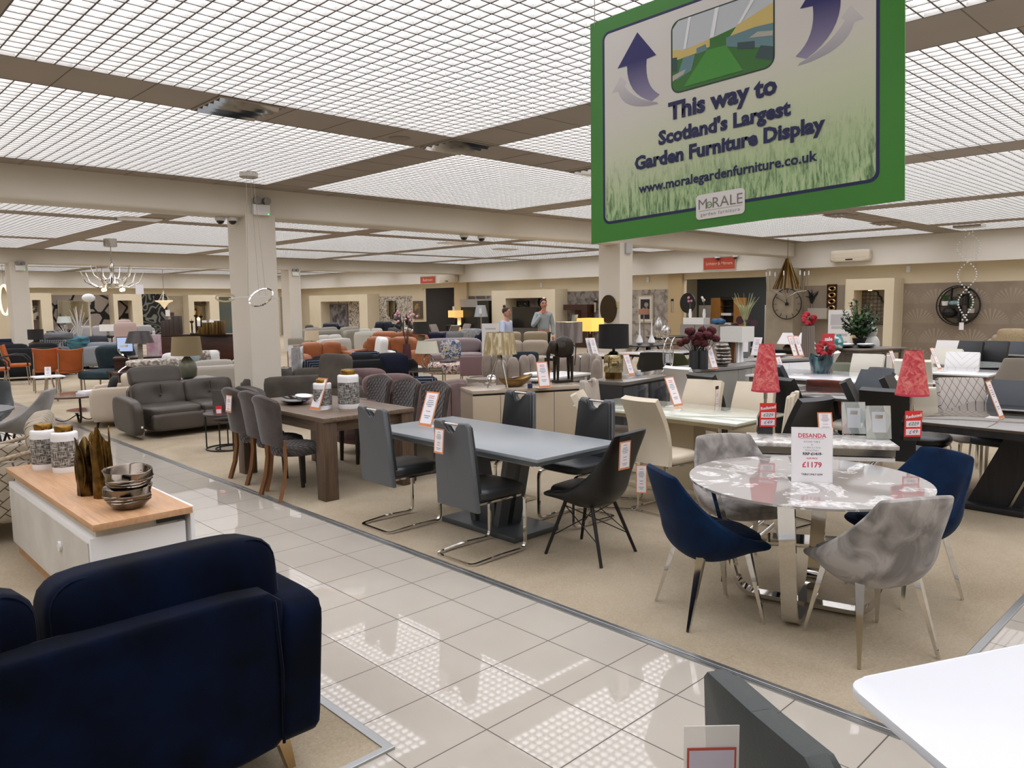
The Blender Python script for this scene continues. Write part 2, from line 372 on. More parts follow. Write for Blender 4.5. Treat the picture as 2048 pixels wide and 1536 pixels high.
struct('ceiling_slab', MB().b2(XL-.2, YB-.2, H+.4, XW+6, YW+.2, H+.5), M('slab_white', '#e8e8e8', .8))
# floor
struct('floor', MB().b2(XL-.2, YB-.2, -.2, XW+6, YW+.2, 0), tile_m)
TX, TL = 3.215, 1.63
cz = .006
struct('floor_carpet_right', MB().b2(TX, 1.06, -.05, XW-.02, YW-.02, cz), carpet_m)
struct('floor_carpet_left', MB().b2(XL+.02, 2.46, -.05, TL, YW-.02, cz), carpet_m)
tm = M('floor_trim_metal', '#a9abab', .3, .9)
struct('trim_1', MB().b2(TX-.028, 1.03, -.02, TX+.004, YW-.05, .012, .003).b2(TX-.055, 1.03, -.02, TX-.03, YW-.05, .008), tm)
struct('trim_2', MB().b2(TX-.028, 1.03, -.02, XW-.03, 1.07, .011, .003), tm)
struct('trim_3', MB().b2(TL, 2.43, -.02, TL+.04, YW-.05, .012, .003).b2(XL, 2.43, -.02, TL+.04, 2.465, .0115, .003), tm)
# walls
struct('wall_near', MB().b2(XL-.2, YB-.2, 0, XW+.2, YB, H+.4), wall_m)
struct('wall_left', MB().b2(XL-.2, YB, 0, XL, YW, H+.4), wall_m)
struct('wall_far', MB().b2(XL, YW, 0, XW+.2, YW+.2, H+.4), wall_m)
OP0, OP1 = 12.15, 15.45                                  # opening to the lighting room
BD0, BD1 = 28.0, 30.6                                    # opening to the bedroom department
w = MB().b2(XW, YB, 0, XW+.2, OP0, H+.4).b2(XW, OP1, 0, XW+.2, BD0, H+.4).b2(XW, BD1, 0, XW+.2, YW, H+.4).b2(XW, OP0, 2.55, XW+.2, OP1, H+.4).b2(XW, BD0, 2.55, XW+.2, BD1, H+.4)
struct('wall_right', w, wall_m)
so = MB().b2(XW-.4, YB, 2.76, XW, YW, H+.3).b2(XL, YW-.4, 2.76, XW-.4, YW, H+.3)
struct('trim_4', so, soffit_m)
# beams and columns
for n, y in ((1, BEAM1), (2, BEAM2)):
    struct('beam', MB().b2(XL, y, BLOW, XW-.4, y+.5, H+.3, .05, 3), beam_m, 35)
    for x in (5.23, 14.25) + ((-3.8,) if n == 1 else ()):
        struct('column', MB().b2(x, y-.015, 0, x+.48, y+.62, BLOW+.05, .008), beam_m)
struct('column', MB().b2(XW-.75, BEAM1-.15, 0, XW, BEAM1+.75, 2.77, .006), M('taupe_paper', '#a79a86', .75, col2='#9d907c', scale=3))
# ---------------------------------------------------------------- price cards
def greek(mb, rows, w, y0, dy, m):          # rows of print too small to read: thin ink bars
    for i, r in enumerate(rows):
        mb.bm.faces.new([mb.bm.verts.new(m @ Vector(q)) for q in ((-w*r/2, 0, y0-i*dy-dy*.18), (w*r/2, 0, y0-i*dy-dy*.18), (w*r/2, 0, y0-i*dy+dy*.18), (-w*r/2, 0, y0-i*dy+dy*.18))])
def sheet(t, w, h, b, lo, m, rows_ink, rows_red, name='sheet'):
    mb = MB(); mb.quad((-w/2+b, -.0022, lo), (w/2-b, -.0022, lo), (w/2-b, -.0022, h-b), (-w/2+b, -.0022, h-b)); mb.xf(m); mm = m @ Matrix.Translation((0, -.003, 0))
    n0 = 1
    for mi, rows in ((1, rows_ink), (2, rows_red)):
        for z, ws in rows: greek(mb, ws, w*.8, h*z, h*.055, mm)
        mb.bm.faces.ensure_lookup_table()
        for f in mb.bm.faces[n0:]: f.material_index = mi
        n0 = len(mb.bm.faces)
    return obj(name, mb, [paper, ink, pinkink], t, 0)
def card(label, loc, rz, w=.11, h=.3, tilt=.28, group='price cards standing on tables and cabinets', border=True):
    """leaning card in an L-shaped clear holder; front looks along local -Y"""
    t = thing('price_card', label, 'price card', loc, rz, group)
    m = Matrix.Translation((0, 0, .004)) @ Matrix.Rotation(-tilt, 4, 'X')
    mb = MB(); mb.box((0, 0, h/2), (w, .003, h)); mb.xf(m); obj('card_back', mb, orange if border else white_m, t, 0)
    sheet(t, w, h, w*.08, w*.15, m, ((.74, (.5, .62, .7, .4)), (.3, (.6, .4))), ((.87, (.55, .5)), (.43, (.42,))))
    mb = MB(); mb.box((0, h*.16, .0015), (w, h*.34, .003)); obj('stand', mb, white_m, t, 0)
    return t
def hang_card(label, loc, rz, w=.09, h=.17, tilt=0., group='price tags hanging on chairs', black_top=True):
    t = thing('price_tag', label, 'price tag', loc, rz, group); m = Matrix.Rotation(tilt, 4, 'X')
    mb = MB(); mb.box((0, 0, -h/2), (w, .003, h)); mb.xf(m); obj('tag_back', mb, orange, t, 0)
    sheet(t, w, h, w*.08, w*.12, m @ Matrix.Translation((0, 0, -h)), ((.76, (.5, .62, .7, .5)), (.44, (.4,)), (.22, (.6, .4))), ((.86, (.4,)), (.34, (.36,))))
    if black_top: mb = MB(); mb.box((0, 0, .014), (w, .002, .03)).xf(m); obj('tag_strap', mb, black_m, t, 0)
    return t

# ---------------------------------------------------------------- chairs (local +Y = the way the sitter faces)
def handle_back(w0, w1, z0, z1, y0, y1, th=.045, notch=.085, nd=.095):
    pts = [(-w0/2, z0), (w0/2, z0), (w1/2, z1-.02), (w1/2-.02, z1)]
    for i in range(9):
        a = PI*i/8; pts.append((notch*math.cos(a), z1-.004-nd*math.sin(a)))
    pts += [(-w1/2+.02, z1), (-w1/2, z1-.02)]
    mb = MB(); mb.prism(pts, -th/2, th/2, Matrix(((1, 0, 0, 0), (0, 0, -1, 0), (0, 1, 0, 0), (0, 0, 0, 1))), .014, 3)
    for v in mb.bm.verts:
        k = (v.co.z-z0)/(z1-z0); v.co.y += y0+(y1-y0)*k+.02*math.sin(PI*k)
    return mb
def cantilever(name, label, group, back_m=None, seat_m=None, loc=(0, 0), rz=0, handle=True, z1=.985):
    back_m = back_m or g_leather; seat_m = seat_m or b_leather
    t = thing(name, label, 'chair', loc, rz, group)
    mb = MB(); mb.puff((0, .03, .475), (.44, .47, .085), 6, 6); obj('seat', mb, seat_m, t, 60)
    obj('backrest', handle_back(.43, .36, .37, z1, -.2, -.25) if handle else handle_back(.43, .36, .37, z1, -.2, -.25, notch=.001, nd=.001), back_m, t, 40)
    q = handle_back(.4, .34, .5, z1-.012, -.188, -.238, .04) if handle else handle_back(.4, .34, .5, z1-.012, -.188, -.238, .04, .001, .001); bmesh.ops.translate(q.bm, verts=q.bm.verts, vec=(0, .014, 0)); obj('backrest_pad', q, seat_m, t, 40)
    if handle:
        mb = MB(); mb.cyl((-.078, -.245, z1-.022), (.078, -.245, z1-.022), .009); obj('handle', mb, chrome, t, 40)
    path = [(-.19, -.2, .425), (-.19, .26, .425), (-.19, .26, .022), (-.2, .02, .03), (-.19, -.255, .014), (.19, -.255, .014), (.2, .02, .03), (.19, .26, .022), (.19, .26, .425), (.19, -.2, .425)]
    mb = MB(); mb.tube(rpath(path, .055, 5), 0, prof=(.026, .014)); obj('frame', mb, chrome, t, 40)
    return t
def bucket_shell(t, name, mat, wf=.23, wm=.285, wb=.19, zb=.87, yb=-.30, seat=.47, thick=.06, wing=1., zr=.435):
    def cen(u):                                # seat front -> rear -> back top
        pts = [Vector((0, .27, seat-.01)), Vector((0, .12, seat-.005)), Vector((0, -.06, zr)), Vector((0, -.165, zr+.045)), Vector((0, -.215, zr+.15)), Vector((0, -.26, (zr+zb)/2+.07)), Vector((0, yb, zb))]
        x = u*(len(pts)-1); i = min(int(x), len(pts)-2); a = x-i
        p0, p1, p2, p3 = pts[max(i-1, 0)], pts[i], pts[i+1], pts[min(i+2, len(pts)-1)]
        return .5*((2*p1)+(p2-p0)*a+(2*p0-5*p1+4*p2-p3)*a*a+(3*p1-p0-3*p2+p3)*a**3)
    def edge(u):
        a = Vector((0, .27, seat-.02)); b = Vector((0, -.03, seat+.09*wing)); c = Vector((0, -.17, seat+.2*wing)); d = Vector((0, yb+.015, zb-.012))
        return a*(1-u)**3+b*3*u*(1-u)**2+c*3*u*u*(1-u)+d*u**3
    def wid(u): return (wf+(wm-wf)*min(1, u/.4)) if u < .4 else wm+(wb-wm)*((u-.4)/.6)**1.15
    def f(u, v):
        s_ = 2*v-1; k = abs(s_)**2.4; p = cen(u).lerp(edge(u), k); x = wid(u)*math.copysign(abs(s_)**.9, s_)
        return (x, p.y, p.z)
    mb = MB(); mb.shell(f, 18, 14, lambda u, v: thick*(1.0-.25*u+.8*math.sin(PI*min(1, max(0, u/.62))))*(.5+.5*(1-abs(2*v-1)**4)))
    o = obj(name, mb, mat, t, 70); md = o.modifiers.new('s', 'SUBSURF'); md.levels = 1; md.render_levels = 1; return o
def bucket(name, label, group, mat, loc, rz, leg='chrome', **k):
    t = thing(name, label, 'chair', loc, rz, group); s = bucket_shell(t, 'shell', mat, **k)
    mb = MB(); mb.puff((0, .06, .462), (.40, .40, .075), 4, 6); obj('seat_cushion', mb, mat, t, 60)
    for sx in (-1, 1):
        for y0, y1 in ((.15, .225), (-.12, -.225)):
            mb = MB()
            if leg == 'chrome': mb.bar((sx*.16, y0, .42), (sx*.225, y1, 0.006), .046, .03, .016, .014)
            else: mb.cyl((sx*.13, y0*.8, .40), (sx*.22, y1*1.05, 0.006), .014, .011, 10)
            obj('leg', mb, chrome if leg == 'chrome' else black_m, t, 30)
    if leg == 'chrome':
        mb = MB(); mb.bar((-.17, .13, .395), (.17, -.11, .395), .03, .012).bar((.17, .13, .395), (-.17, -.11, .395), .03, .012); obj('under_frame', mb, chrome, t, 0)
    if leg == 'rod':
        mb = MB()
        for a, b_ in (((-.14, .12, .36), (.19, -.2, .14)), ((.14, .12, .36), (-.19, -.2, .14)), ((-.14, -.1, .36), (.19, .2, .14)), ((.14, -.1, .36), (-.19, .2, .14)), ((-.14, .12, .36), (-.19, -.2, .14)), ((.14, .12, .36), (.19, -.2, .14))): mb.cyl(a, b_, .004, n=6)
        obj('brace_rods', mb, black_m, t, 30)
    return t
def oak_chair(label, group, loc, rz, quilted=False, pale=True):
    t = thing('dining_chair', label, 'chair', loc, rz, group)
    mb = MB(); mb.lathe([(0, -.05), (.16, -.05), (.215, -.04), (.225, 0), (.215, .035), (.17, .055), (0, .062)], (0, .02, .44), 28, sx=1.03, sy=1.0); obj('seat', mb, quilt_m if quilted else quilt_m, t, 60)
    def f(u, v):
        s_ = 2*v-1; z = .5+.47*u+.015*math.cos(s_*PI)*(u > .9); x = (.185+.055*u**1.2)*s_; y = -.205-.075*u+.055*abs(s_)**2.2*(.4+.6*u)-.05*max(0, u-.8)**1.3*3
        return (x, y, z-.02*abs(s_)**6*u)
    mb = MB(); mb.shell(f, 12, 12, .05); o = obj('backrest', mb, brown_s, t, 70); md = o.modifiers.new('s', 'SUBSURF'); md.levels = 1; md.render_levels = 1
    if quilted:
        mb = MB(); mb.shell(lambda u, v: (Vector(f(.06+.86*u, .06+.88*v))+Vector((0, .008, 0))), 8, 10, .012); obj('quilted_panel', mb, quilt_m, t, 70)
    for sx in (-1, 1):
        mb = MB(); mb.tube([(sx*.17, -.185, .56), (sx*.175, -.175, .36), (sx*.18, -.2, .18), (sx*.19, -.255, .006)], 0, prof=(.036, .034)); obj('rear_leg', mb, honey, t, 30)
        mb = MB(); mb.bar((sx*.165, .16, .42), (sx*.165, .17, .006), .042, .042, .028, .028); obj('front_leg', mb, darkwood, t, 30)
    return t
def quilt():
    g = G('quilted_suede', .85); v = g.coord('Object', (1, 1, 1)); p = g.xyz(v); s_ = g.math('ADD', p[2], p[1])
    a = g.math('PINGPONG', g.math('ADD', p[0], s_), .028); b = g.math('PINGPONG', g.math('SUBTRACT', p[0], s_), .028); e = g.math('MINIMUM', a, b)
    f = g.math('MINIMUM', g.math('MULTIPLY', e, 120.), 1.)
    g.base(g.mix(f, '#241e1b', '#40373280'[:7])).bump(e, .8, .6); g.b.inputs['Sheen Weight'].default_value = .25; return g.m
quilt_m = quilt()
# ---------------------------------------------------------------- dining sets by the aisle
gc = 'grey handle-back chairs at the grey table'
cantilever('cantilever_chair', 'grey leather chair with handle slot nearest the oak table, its back to the aisle', gc, loc=(3.565, 5.02), rz=face(1, 0))
c0 = bpy.data.objects['cantilever_chair']
dup(c0, (3.53, 4.0), face(1, 0), 'grey leather chair with handle slot and a price tag on its back, beside the aisle')
dup(c0, (4.64, 4.95), face(-1, 0), 'dark grey handle-back chair on the far side, in front of the beige sideboard')
dup(c0, (4.65, 4.06), face(-1, 0), 'dark grey handle-back chair on the far side, right one with seat in full view')
hang_card('price tag with orange border on the back of the grey aisle chair', (3.215, 4.05, .935), face(1, 0)+0, .1, .17, -.08, black_top=False)
t = thing('extension_table', 'grey lacquered extension dining table on angled pedestal beside the aisle', 'table', (3.97, 4.4, 0))
obj('tabletop', MB().b2(-.44, -.97, .735, .44, .96, .76, .004), grey_t, t); obj('edge_band', MB().b2(-.438, -.968, .712, .438, .958, .734), grey_d, t, 0)
obj('under_rail', MB().b2(-.36, -.84, .68, .36, .84, .711), M('pale_rail', '#a7a49c', .4), t, 0); obj('base_plate', MB().b2(-.14, -.44, .006, .34, .42, .05, .006), grey_d, t)
for sx in (-1, 1):
    for sy in (-1, 1):
        obj('post', MB().bar((sx*.075+.08, sy*.13, .05), (sx*.075+.08, sy*.27, .69), .1, .055, up=(0, 1, 0)), grey_d, t, 0)
obj('pedestal_core', MB().b2(-.02, -.09, .05, .18, .09, .3, .004), grey_d, t)
card('leaning price card on the grey extension table, left of the tagged chair', (3.86, 5.06, .76), -1.5, .16, .3, .36)
bucket('shell_chair', 'black leather chair on thin black rod legs at the end of the grey table', None, black_l, (4.07, 3.43), face(-.1, 1), 'rod', wf=.22, wm=.255, wb=.2, zb=.93, yb=-.33, wing=.55, thick=.05)
hang_card('price tag on black strap behind the black rod-legged chair', (3.955, 3.04, .875), -.05, .11, .19, .05)

# oak table and its chairs
t = thing('oak_dining_table', 'smoked oak dining table with thick square legs and jars on top', 'table', (3.98, 6.9, 0))
obj('tabletop', MB().b2(-.5, -.87, .73, .5, .95, .77, .003), oak_t, t)
for sx in (-1, 1):
    obj('rail', MB().b2(sx*.46, -.7, .63, sx*.435, .78, .73), oak_t, t, 0)
    for y in (-.85, .79): obj('leg', MB().b2(sx*.5, y, .006, sx*.36, y+.14, .73, .003), oak_l, t)
for y in (-.81, .86): obj('rail', MB().b2(-.36, y, .63, .36, y+.025, .73), oak_x, t, 0)
og = 'suede dining chairs around the oak table'
oak_chair('brown suede dining chair nearest the camera, its curved honey legs on the aisle edge', og, (3.45, 6.55), face(1, 0))
c1 = bpy.data.objects['dining_chair']
dup(c1, (3.54, 7.03), face(1, .06), 'brown suede dining chair, the middle one along the aisle side of the oak table')
dup(c1, (3.55, 7.44), face(1, .02), 'brown suede dining chair with a price tag, at the far end of the aisle side')
hang_card('red bordered price tags on the farthest aisle-side oak table chair', (3.215, 7.38, .9), face(1, 0), .13, .17, -.1, black_top=False)
oak_chair('suede dining chair with quilted back facing the camera, nearest the grey table', og, (4.72, 6.32), face(-1, 0), True)
c2 = bpy.data.objects['dining_chair.003']
dup(c2, (4.74, 6.86), face(-1, 0), 'suede dining chair with quilted back, second along the far side of the oak table')
dup(c2, (4.76, 7.42), face(-1, 0), 'suede dining chair with quilted back, mostly hidden behind the tall jar')

# round marble table and velvet chairs
marb = G('grey_sintered_marble', .06); v = marb.coord('Object', (1, 1, 1)); n1 = marb.noise(v, 2.2, 6., 2.2); n2 = marb.noise(v, 40., 2.)
mk = marb.math('GREATER_THAN', n1, .53); marb.base(marb.mix(mk, '#9c9691', marb.ramp(n2, (.4, '#b3afab'), (.6, '#e6e3e0')))); marb.b.inputs['Coat Weight'].default_value = .5
t = thing('round_dining_table', 'round grey marble dining table on crossed chrome base with a price sheet on it', 'table', (4.2, 1.93, 0))
obj('tabletop', MB().prism(circ(.655, 72), .748, .76, None, .003), marb.m, t); obj('top_ring', MB().lathe([(.5, .735), (.56, .735), (.56, .747), (.5, .747)], n=48), chrome, t)
for k in range(2):
    a = R(15+90*k); ca, sa = math.cos(a), math.sin(a); zz = .022+.012*k
    pts = [(-.555*ca, -.555*sa, .737), (-.36*ca, -.36*sa, zz), (.36*ca, .36*sa, zz), (.555*ca, .555*sa, .737)]
    mb = MB(); mb.tube(rpath(pts, .1, 7), 0, prof=(.085, .024)); obj('base_frame', mb, chrome, t, 40)
bucket('velvet_chair', 'dark blue velvet bucket chair on chrome legs, left of the round table', 'velvet chairs around the round table', blue_v, (3.73, 2.27), face(.41, -.26))
v0 = bpy.data.objects['velvet_chair']
dup(v0, (4.83, 1.60), face(-.62, .3), 'dark blue velvet bucket chair behind the round table, in front of the black pedestal table')
bucket('velvet_chair', 'silver grey velvet bucket chair in the foreground, back to the camera at the round table', 'velvet chairs around the round table', grey_v, (3.95, 1.46), face(.22, .36), wb=.2)
v1 = bpy.data.objects['velvet_chair.002']
dup(v1, (4.53, 2.52), face(-.42, -.6), 'silver grey velvet bucket chair on the far left side of the round table')
t = thing('price_sheet', 'white tent price sheet standing on the round marble table', 'price sheet', (4.135, 1.87, .76), math.atan2(-.18, .13))
m = Matrix.Rotation(-.13, 4, 'X'); W_, H_ = .222, .31
mb = MB(); mb.box((0, 0, H_/2), (W_, .003, H_)); mb.xf(m); obj('acrylic_holder', mb, white_g, t, 0)
mb = MB(); mb.box((0, .06, .0015), (W_, .12, .003)); obj('holder_foot', mb, acrylic, t, 0)
fm = lambda z, y=0: m @ Matrix.Translation((0, -.0025, z)) @ Matrix.Rotation(PI/2, 4, 'X')
mb = MB(); mb.quad(*[m @ Vector(q) for q in ((-.106, -.0018, .005), (.106, -.0018, .005), (.106, -.0018, .3), (-.106, -.0018, .3))])
mb.mi = 1; text_mb(mb, 'DESANDA', .033, fm(.262), .0006); text_mb(mb, 'OUR PRICE', .012, fm(.135), .0002); text_mb(mb, '£1179', .042, fm(.098), .001)
mb.quad(m @ Vector((-.065, -.0025, .245)), m @ Vector((.065, -.0025, .245)), m @ Vector((.065, -.0025, .2468)), m @ Vector((-.065, -.0025, .2468)))
mb.mi = 2; text_mb(mb, 'RRP £1419', .022, fm(.16), .0006); text_mb(mb, 'TABLE ONLY £599', .014, fm(.045), .0003)
mb.quad(m @ Vector((-.03, -.003, .159)), m @ Vector((.058, -.003, .159)), m @ Vector((.058, -.003, .1606)), m @ Vector((-.03, -.003, .1606)))
mb.mi = 3; text_mb(mb, 'ROUND TABLE', .013, fm(.228)); text_mb(mb, '&', .013, fm(.212)); text_mb(mb, '2 x Blue 2 x Grey', .013, fm(.196)); text_mb(mb, 'Dining Chairs', .013, fm(.181)); obj('printed_sheet', mb, [paper, redink, black_i, ink], t, 0)

# foreground right: white boat-shaped table, chair end, tag
pts = [Vector((2.0, .8)), Vector((3.3, .18)), Vector((2.6, -1.4)), Vector((1.32, -.15))]
def rpoly(q, r, n=6):
    o = []; k = len(q)
    for i in range(k):
        a, b, c = q[i-1], q[i], q[(i+1) % k]; d0 = (a-b).normalized(); d1 = (c-b).normalized(); p0, p1 = b+d0*r, b+d1*r
        for j in range(n+1):
            s_ = j/n; v_ = p0*(1-s_)**2+b*2*s_*(1-s_)+p1*s_*s_; o.append((v_.x, v_.y))
    return o
t = thing('white_table', 'white gloss table with rounded corners cut off by the lower right of the photo', 'table', (2.3, -.1, 0))
mb = MB(); mb.prism([(x-2.3, y+.1) for x, y in rpoly(pts, .07)][::-1], .735, .76, None, .006); obj('tabletop', mb, M('white_lacquer', '#dcdee2', .35), t)
obj('pedestal', MB().b2(-.2, -.25, .05, .2, .25, .735, .01), white_m, t); obj('base_plate', MB().b2(-.35, -.4, 0, .35, .4, .05, .01), white_m, t)
cantilever('cantilever_chair', 'dark grey leather chair seen edge-on at the bottom of the photo by the white table', None, M('green_grey_leather', '#3b403f', .4, bump=.1, bscale=240), M('green_grey_leather', ''), (1.53, .56), face(.88, -.47), handle=False, z1=1.0)
t = thing('price_holder', 'clear acrylic price holder with red-bordered sheet behind the edge-on chair', 'price holder', (1.22, .73, .97), -.75)
obj('acrylic_sleeve', MB().box((0, 0, -.12), (.105, .003, .26)), M('pale_acrylic', '#d9d6cf', .2, alpha=.55), t, 0); obj('red_border', MB().quad((-.047, -.003, -.27), (.047, -.003, -.27), (.047, -.003, -.032), (-.047, -.003, -.032)), M('brick_red', '#a5402c', .5), t, 0)
fm = lambda z, x=0: Matrix.Translation((x, -.005, z)) @ Matrix.Rotation(PI/2, 4, 'X')
mb = MB(); mb.quad((-.043, -.004, -.27), (.043, -.004, -.27), (.043, -.004, -.037), (-.043, -.004, -.037)); mb.mi = 1; text_mb(mb, 'RRP', .013, fm(-.088, 0), .0004)
mb.mi = 2; text_mb(mb, '£1', .018, fm(-.118, .004), .0005); text_mb(mb, 'OUR', .007, fm(-.103, 0)); obj('printed_sheet', mb, [M('lilac_paper', '#a9a3ae', .6), black_i, redink], t, 0)

# foreground left: navy sofa seen from behind
t = thing('navy_sofa', 'dark navy velvet sofa seen from behind in the lower left corner', 'sofa', (.25, 3.0, 0))
ox = 0.0
mb = MB(); mb.puff((-.02, -.385, .44), (2.1, .15, .62), 14, 18); obj('back_frame', mb, navy_v, t, 60); obj('corner_seam', MB().tube([(1.0, -.462, .16), (1.005, -.464, .45), (.99, -.455, .71)], .006, 6), navy_v, t, 60)
mb = MB(); mb.puff((0, .03, .3), (2.0, .95, .3), 10, 8); obj('seat_base', mb, navy_v, t, 60)
for sx in (-1, 1):
    mb = MB(); mb.puff((sx*1.07+.0, .02, .415), (.17, 1.0, .54), 12, 16, f=lambda v, sx=sx: (v.x+sx*.06*(v.z+.27), v.y, v.z-.05*max(0, v.y))); obj('arm', mb, navy_v, t, 60)
for k in (-1, 0, 1):
    x = k*.78+.28
    if k == -1: x = -.52
    mb = MB(); mb.puff((.67 - .80*(1-k) + .02, -.22, .66), (.79, .27, .5), 6, 16, (-.12, 0, 0)); bc_ = obj('back_cushion', mb, navy_v, t, 70)
    for yy in (-.1, .1): obj('piping', MB().tube([(x_, yy, z_) for x_, z_ in rrect(.752, .462, .09, 6)], .006, 6, True).xf(TR(.67-.80*(1-k)+.02, -.22, .66, -.12)), navy_v, bc_, 60)
for k in (-1, 1):
    mb = MB(); mb.puff((k*.5, .1, .49), (.98, .78, .17), 6, 8); obj('seat_cushion', mb, navy_v, t, 70)
for sx in (-1, 1):
    for y in (-.38, .42):
        mb = MB(); mb.prism([(-.17, .155), (.02, .155), (.045, .006), (.015, .006), (-.02, .12), (-.17, .14)], -.02, .02, Matrix.Translation((sx*1.03, y, 0)) @ Matrix.Diagonal((sx, 1, 1, 1)) @ Matrix.Rotation(PI/2, 4, 'X')); obj('leg', mb, M('pale_gold_leg', '#b59a70', .3, .9), t, 0)

# white and oak island unit with its ornaments
t = thing('display_cabinet', 'low white cabinet with light oak top and oak plinth beside the aisle', 'cabinet', (1.42, 5.48, 0))
obj('plinth', MB().b2(-.25, -.93, .006, .2, .93, .085), ltoak_e, t, 0); obj('body', MB().b2(-.27, -.98, .085, .24, .99, .53, .003), white_m, t); obj('recess', MB().b2(-.235, -.96, .53, .2, .96, .585), M('recess_beige', '#c9c4b4', .5), t, 0)
obj('top', MB().b2(-.27, -1.05, .585, .26, 1.06, .622, .002), ltoak, t); obj('side_panel', MB().b2(.262, -1.0, .006, .285, 1.05, .615, .002), white_g, t)
obj('back_panel', MB().b2(-.276, -.95, .12, -.271, .95, .5), M('worn_white', '#d5d2cb', .5, col2='#c3bfb6', scale=3), t, 0)
obj('grommet', MB().lathe([(.018, 0), (.03, 0), (.03, .014), (.018, .014)], n=20).xf(Matrix.Translation((-.277, -.38, .36)) @ Matrix.Rotation(-PI/2, 4, 'Y')), white_g, t); obj('slot', MB().b2(.08, -.985, .545, .235, -.97, .58), black_m, t, 0)
def xhatch():
    g = G('crosshatch_glaze', .5); v = g.coord('Object', (1, 1, 1)); p = g.xyz(v); ang = g.math('ARCTAN2', p[1], p[0])
    def comb(a, b): n = g.N.new('ShaderNodeCombineXYZ'); g.L.new(a, n.inputs[0]); g.L.new(b, n.inputs[1]); return n.outputs[0]
    a1 = g.noise(comb(g.math('MULTIPLY', ang, 14.), g.math('MULTIPLY', p[2], 12.)), 1.6, 2.); a2 = g.noise(comb(g.math('MULTIPLY', ang, 1.2), g.math('MULTIPLY', p[2], 210.)), 1.3, 2.)
    f = g.math('MAXIMUM', a1, a2); g.base(g.ramp(f, (.50, '#35332f'), (.56, '#77746e'), (.63, '#c9c6c0'))); return g.m
hatch = xhatch()
def canister(label, loc, h, r, group='cross-hatched jars with gold lids'):
    t = thing('ginger_jar', label, 'jar', loc, random.random(), group)
    obj('body', MB().lathe([(r*.97, 0), (r, .01), (r, h*.13), (r, h*.80), (r*.985, h*.87), (r*.9, h*.895), (r*.62, h*.9), (r*.6, h*.91)], n=36), white_g, t, 50)
    obj('glazed_band', MB().lathe([(r*1.004, h*.13), (r*1.006, h*.14), (r*1.006, h*.69), (r*1.004, h*.70)], n=36), hatch, t, 50)
    obj('lid', MB().lathe([(r*.6, h*.895), (r*.67, h*.9), (r*.67, h*1.0), (r*.62, h*1.03), (r*.3, h*1.045), (0, h*1.05)], n=36), gold, t, 40); return t
canister('right cross-hatched jar with gold lid on the white and oak cabinet', P(131+2, 942, .622), .32, .088)
canister('left cross-hatched jar with gold lid on the white and oak cabinet', P(92, 936, .622), .318, .088)
canister('smaller cross-hatched jar with gold lid on the oak table, beside the price card', P(646, 817, .77), .285, .089)
canister('taller cross-hatched jar with gold lid on the oak table', P(698, 816, .77), .37, .104)
def leaf_vase(label, loc, h, r, mat, seed):
    rnd = random.Random(seed); ph = [rnd.random()*6 for _ in range(6)]
    t = thing('leaf_vase', label, 'vase', loc, seed, 'leaf-embossed metal vases')
    n = 40; mb = MB(); rings = []
    for j in range(11):
        ring = []
        for i in range(n):
            a = 2*PI*i/n; top = h*(.84+.09*math.sin(3*a+ph[0])+.07*math.copysign(abs(math.sin(4*a+ph[1]))**.5, math.sin(4*a+ph[1]))); z = top*j/10
            rr = r*(1+.05*math.sin(8*a+ph[2]+9*j/10)+.10*(j/10)**3*math.sin(5*a+ph[3])); ring.append(mb.bm.verts.new((rr*math.cos(a), rr*math.sin(a), z)))
        rings.append(ring)
    inner = [mb.bm.verts.new((v.co.x*.9, v.co.y*.9, v.co.z-.004)) for v in rings[-1]]; rings.append(inner); rings.append([mb.bm.verts.new((v.co.x*.85, v.co.y*.85, .02)) for v in inner])
    for A_, B_ in zip(rings, rings[1:]):
        for i in range(n): mb.bm.faces.new((A_[i], A_[(i+1) % n], B_[(i+1) % n], B_[i]))
    mb.bm.faces.new(rings[0][::-1]); obj('body', mb, mat, t, 60)
    mb = MB()
    for k in range(5):
        a = ph[k]; pts = [(r*1.03*math.cos(a+.25*math.sin(3*q)), r*1.03*math.sin(a+.25*math.sin(3*q)), .12*h+.62*h*q) for q in [i/8 for i in range(9)]]; mb.tube(pts, .004, 6, rad=[.001+.006*math.sin(PI*i/8) for i in range(9)])
    obj('embossed_stems', mb, brass, t, 60); return t
bz = M('antique_brass', '#6b5430', .3, 1., col2='#2b2216', scale=14)
leaf_vase('shorter dark brass leaf vase on the oak cabinet, left of the pair', P(180, 988, .622), .37, .066, bz, 1)
leaf_vase('taller brass leaf vase on the oak cabinet behind the bowls', P(208, 994, .622), .45, .055, brass, 4)
def bowl(label, loc, rot, r=.128, h=.13):
    t = thing('metal_bowl', label, 'bowl', loc, 0, 'stacked silver bowls'); wob = lambda a, z: .006*math.sin(3*a+z*60)+.003*math.sin(5*a)
    pr = [(.0, .0), (r*.5, .002), (r*.68, .012), (r*.84, .035), (r*.93, .05), (r*.9, .056), (r*.97, .066), (r*.94, .072), (r*1.0, .085), (r*.97, .09), (r*1.03, h-.002), (r*1.0, h), (r*.93, h-.006), (r*.88, .05), (r*.6, .02), (0, .015)]
    obj('body', MB().lathe(pr, n=40, wob=lambda a, z: wob(a, z) if z > .04 else 0), M('bronzed_silver', '#8f857a', .18, 1., col2='#6d6257', scale=6), t, 60); t.rotation_euler = rot; return t
pb = P(258, 1015, .622)
bowl('lower silver ribbed bowl of the stack on the oak cabinet', pb, (0, 0, 0)); bowl('upper silver ribbed bowl tilted inside the lower one on the oak cabinet', (pb.x+.004, pb.y, .722), (.05, -.05, .8))
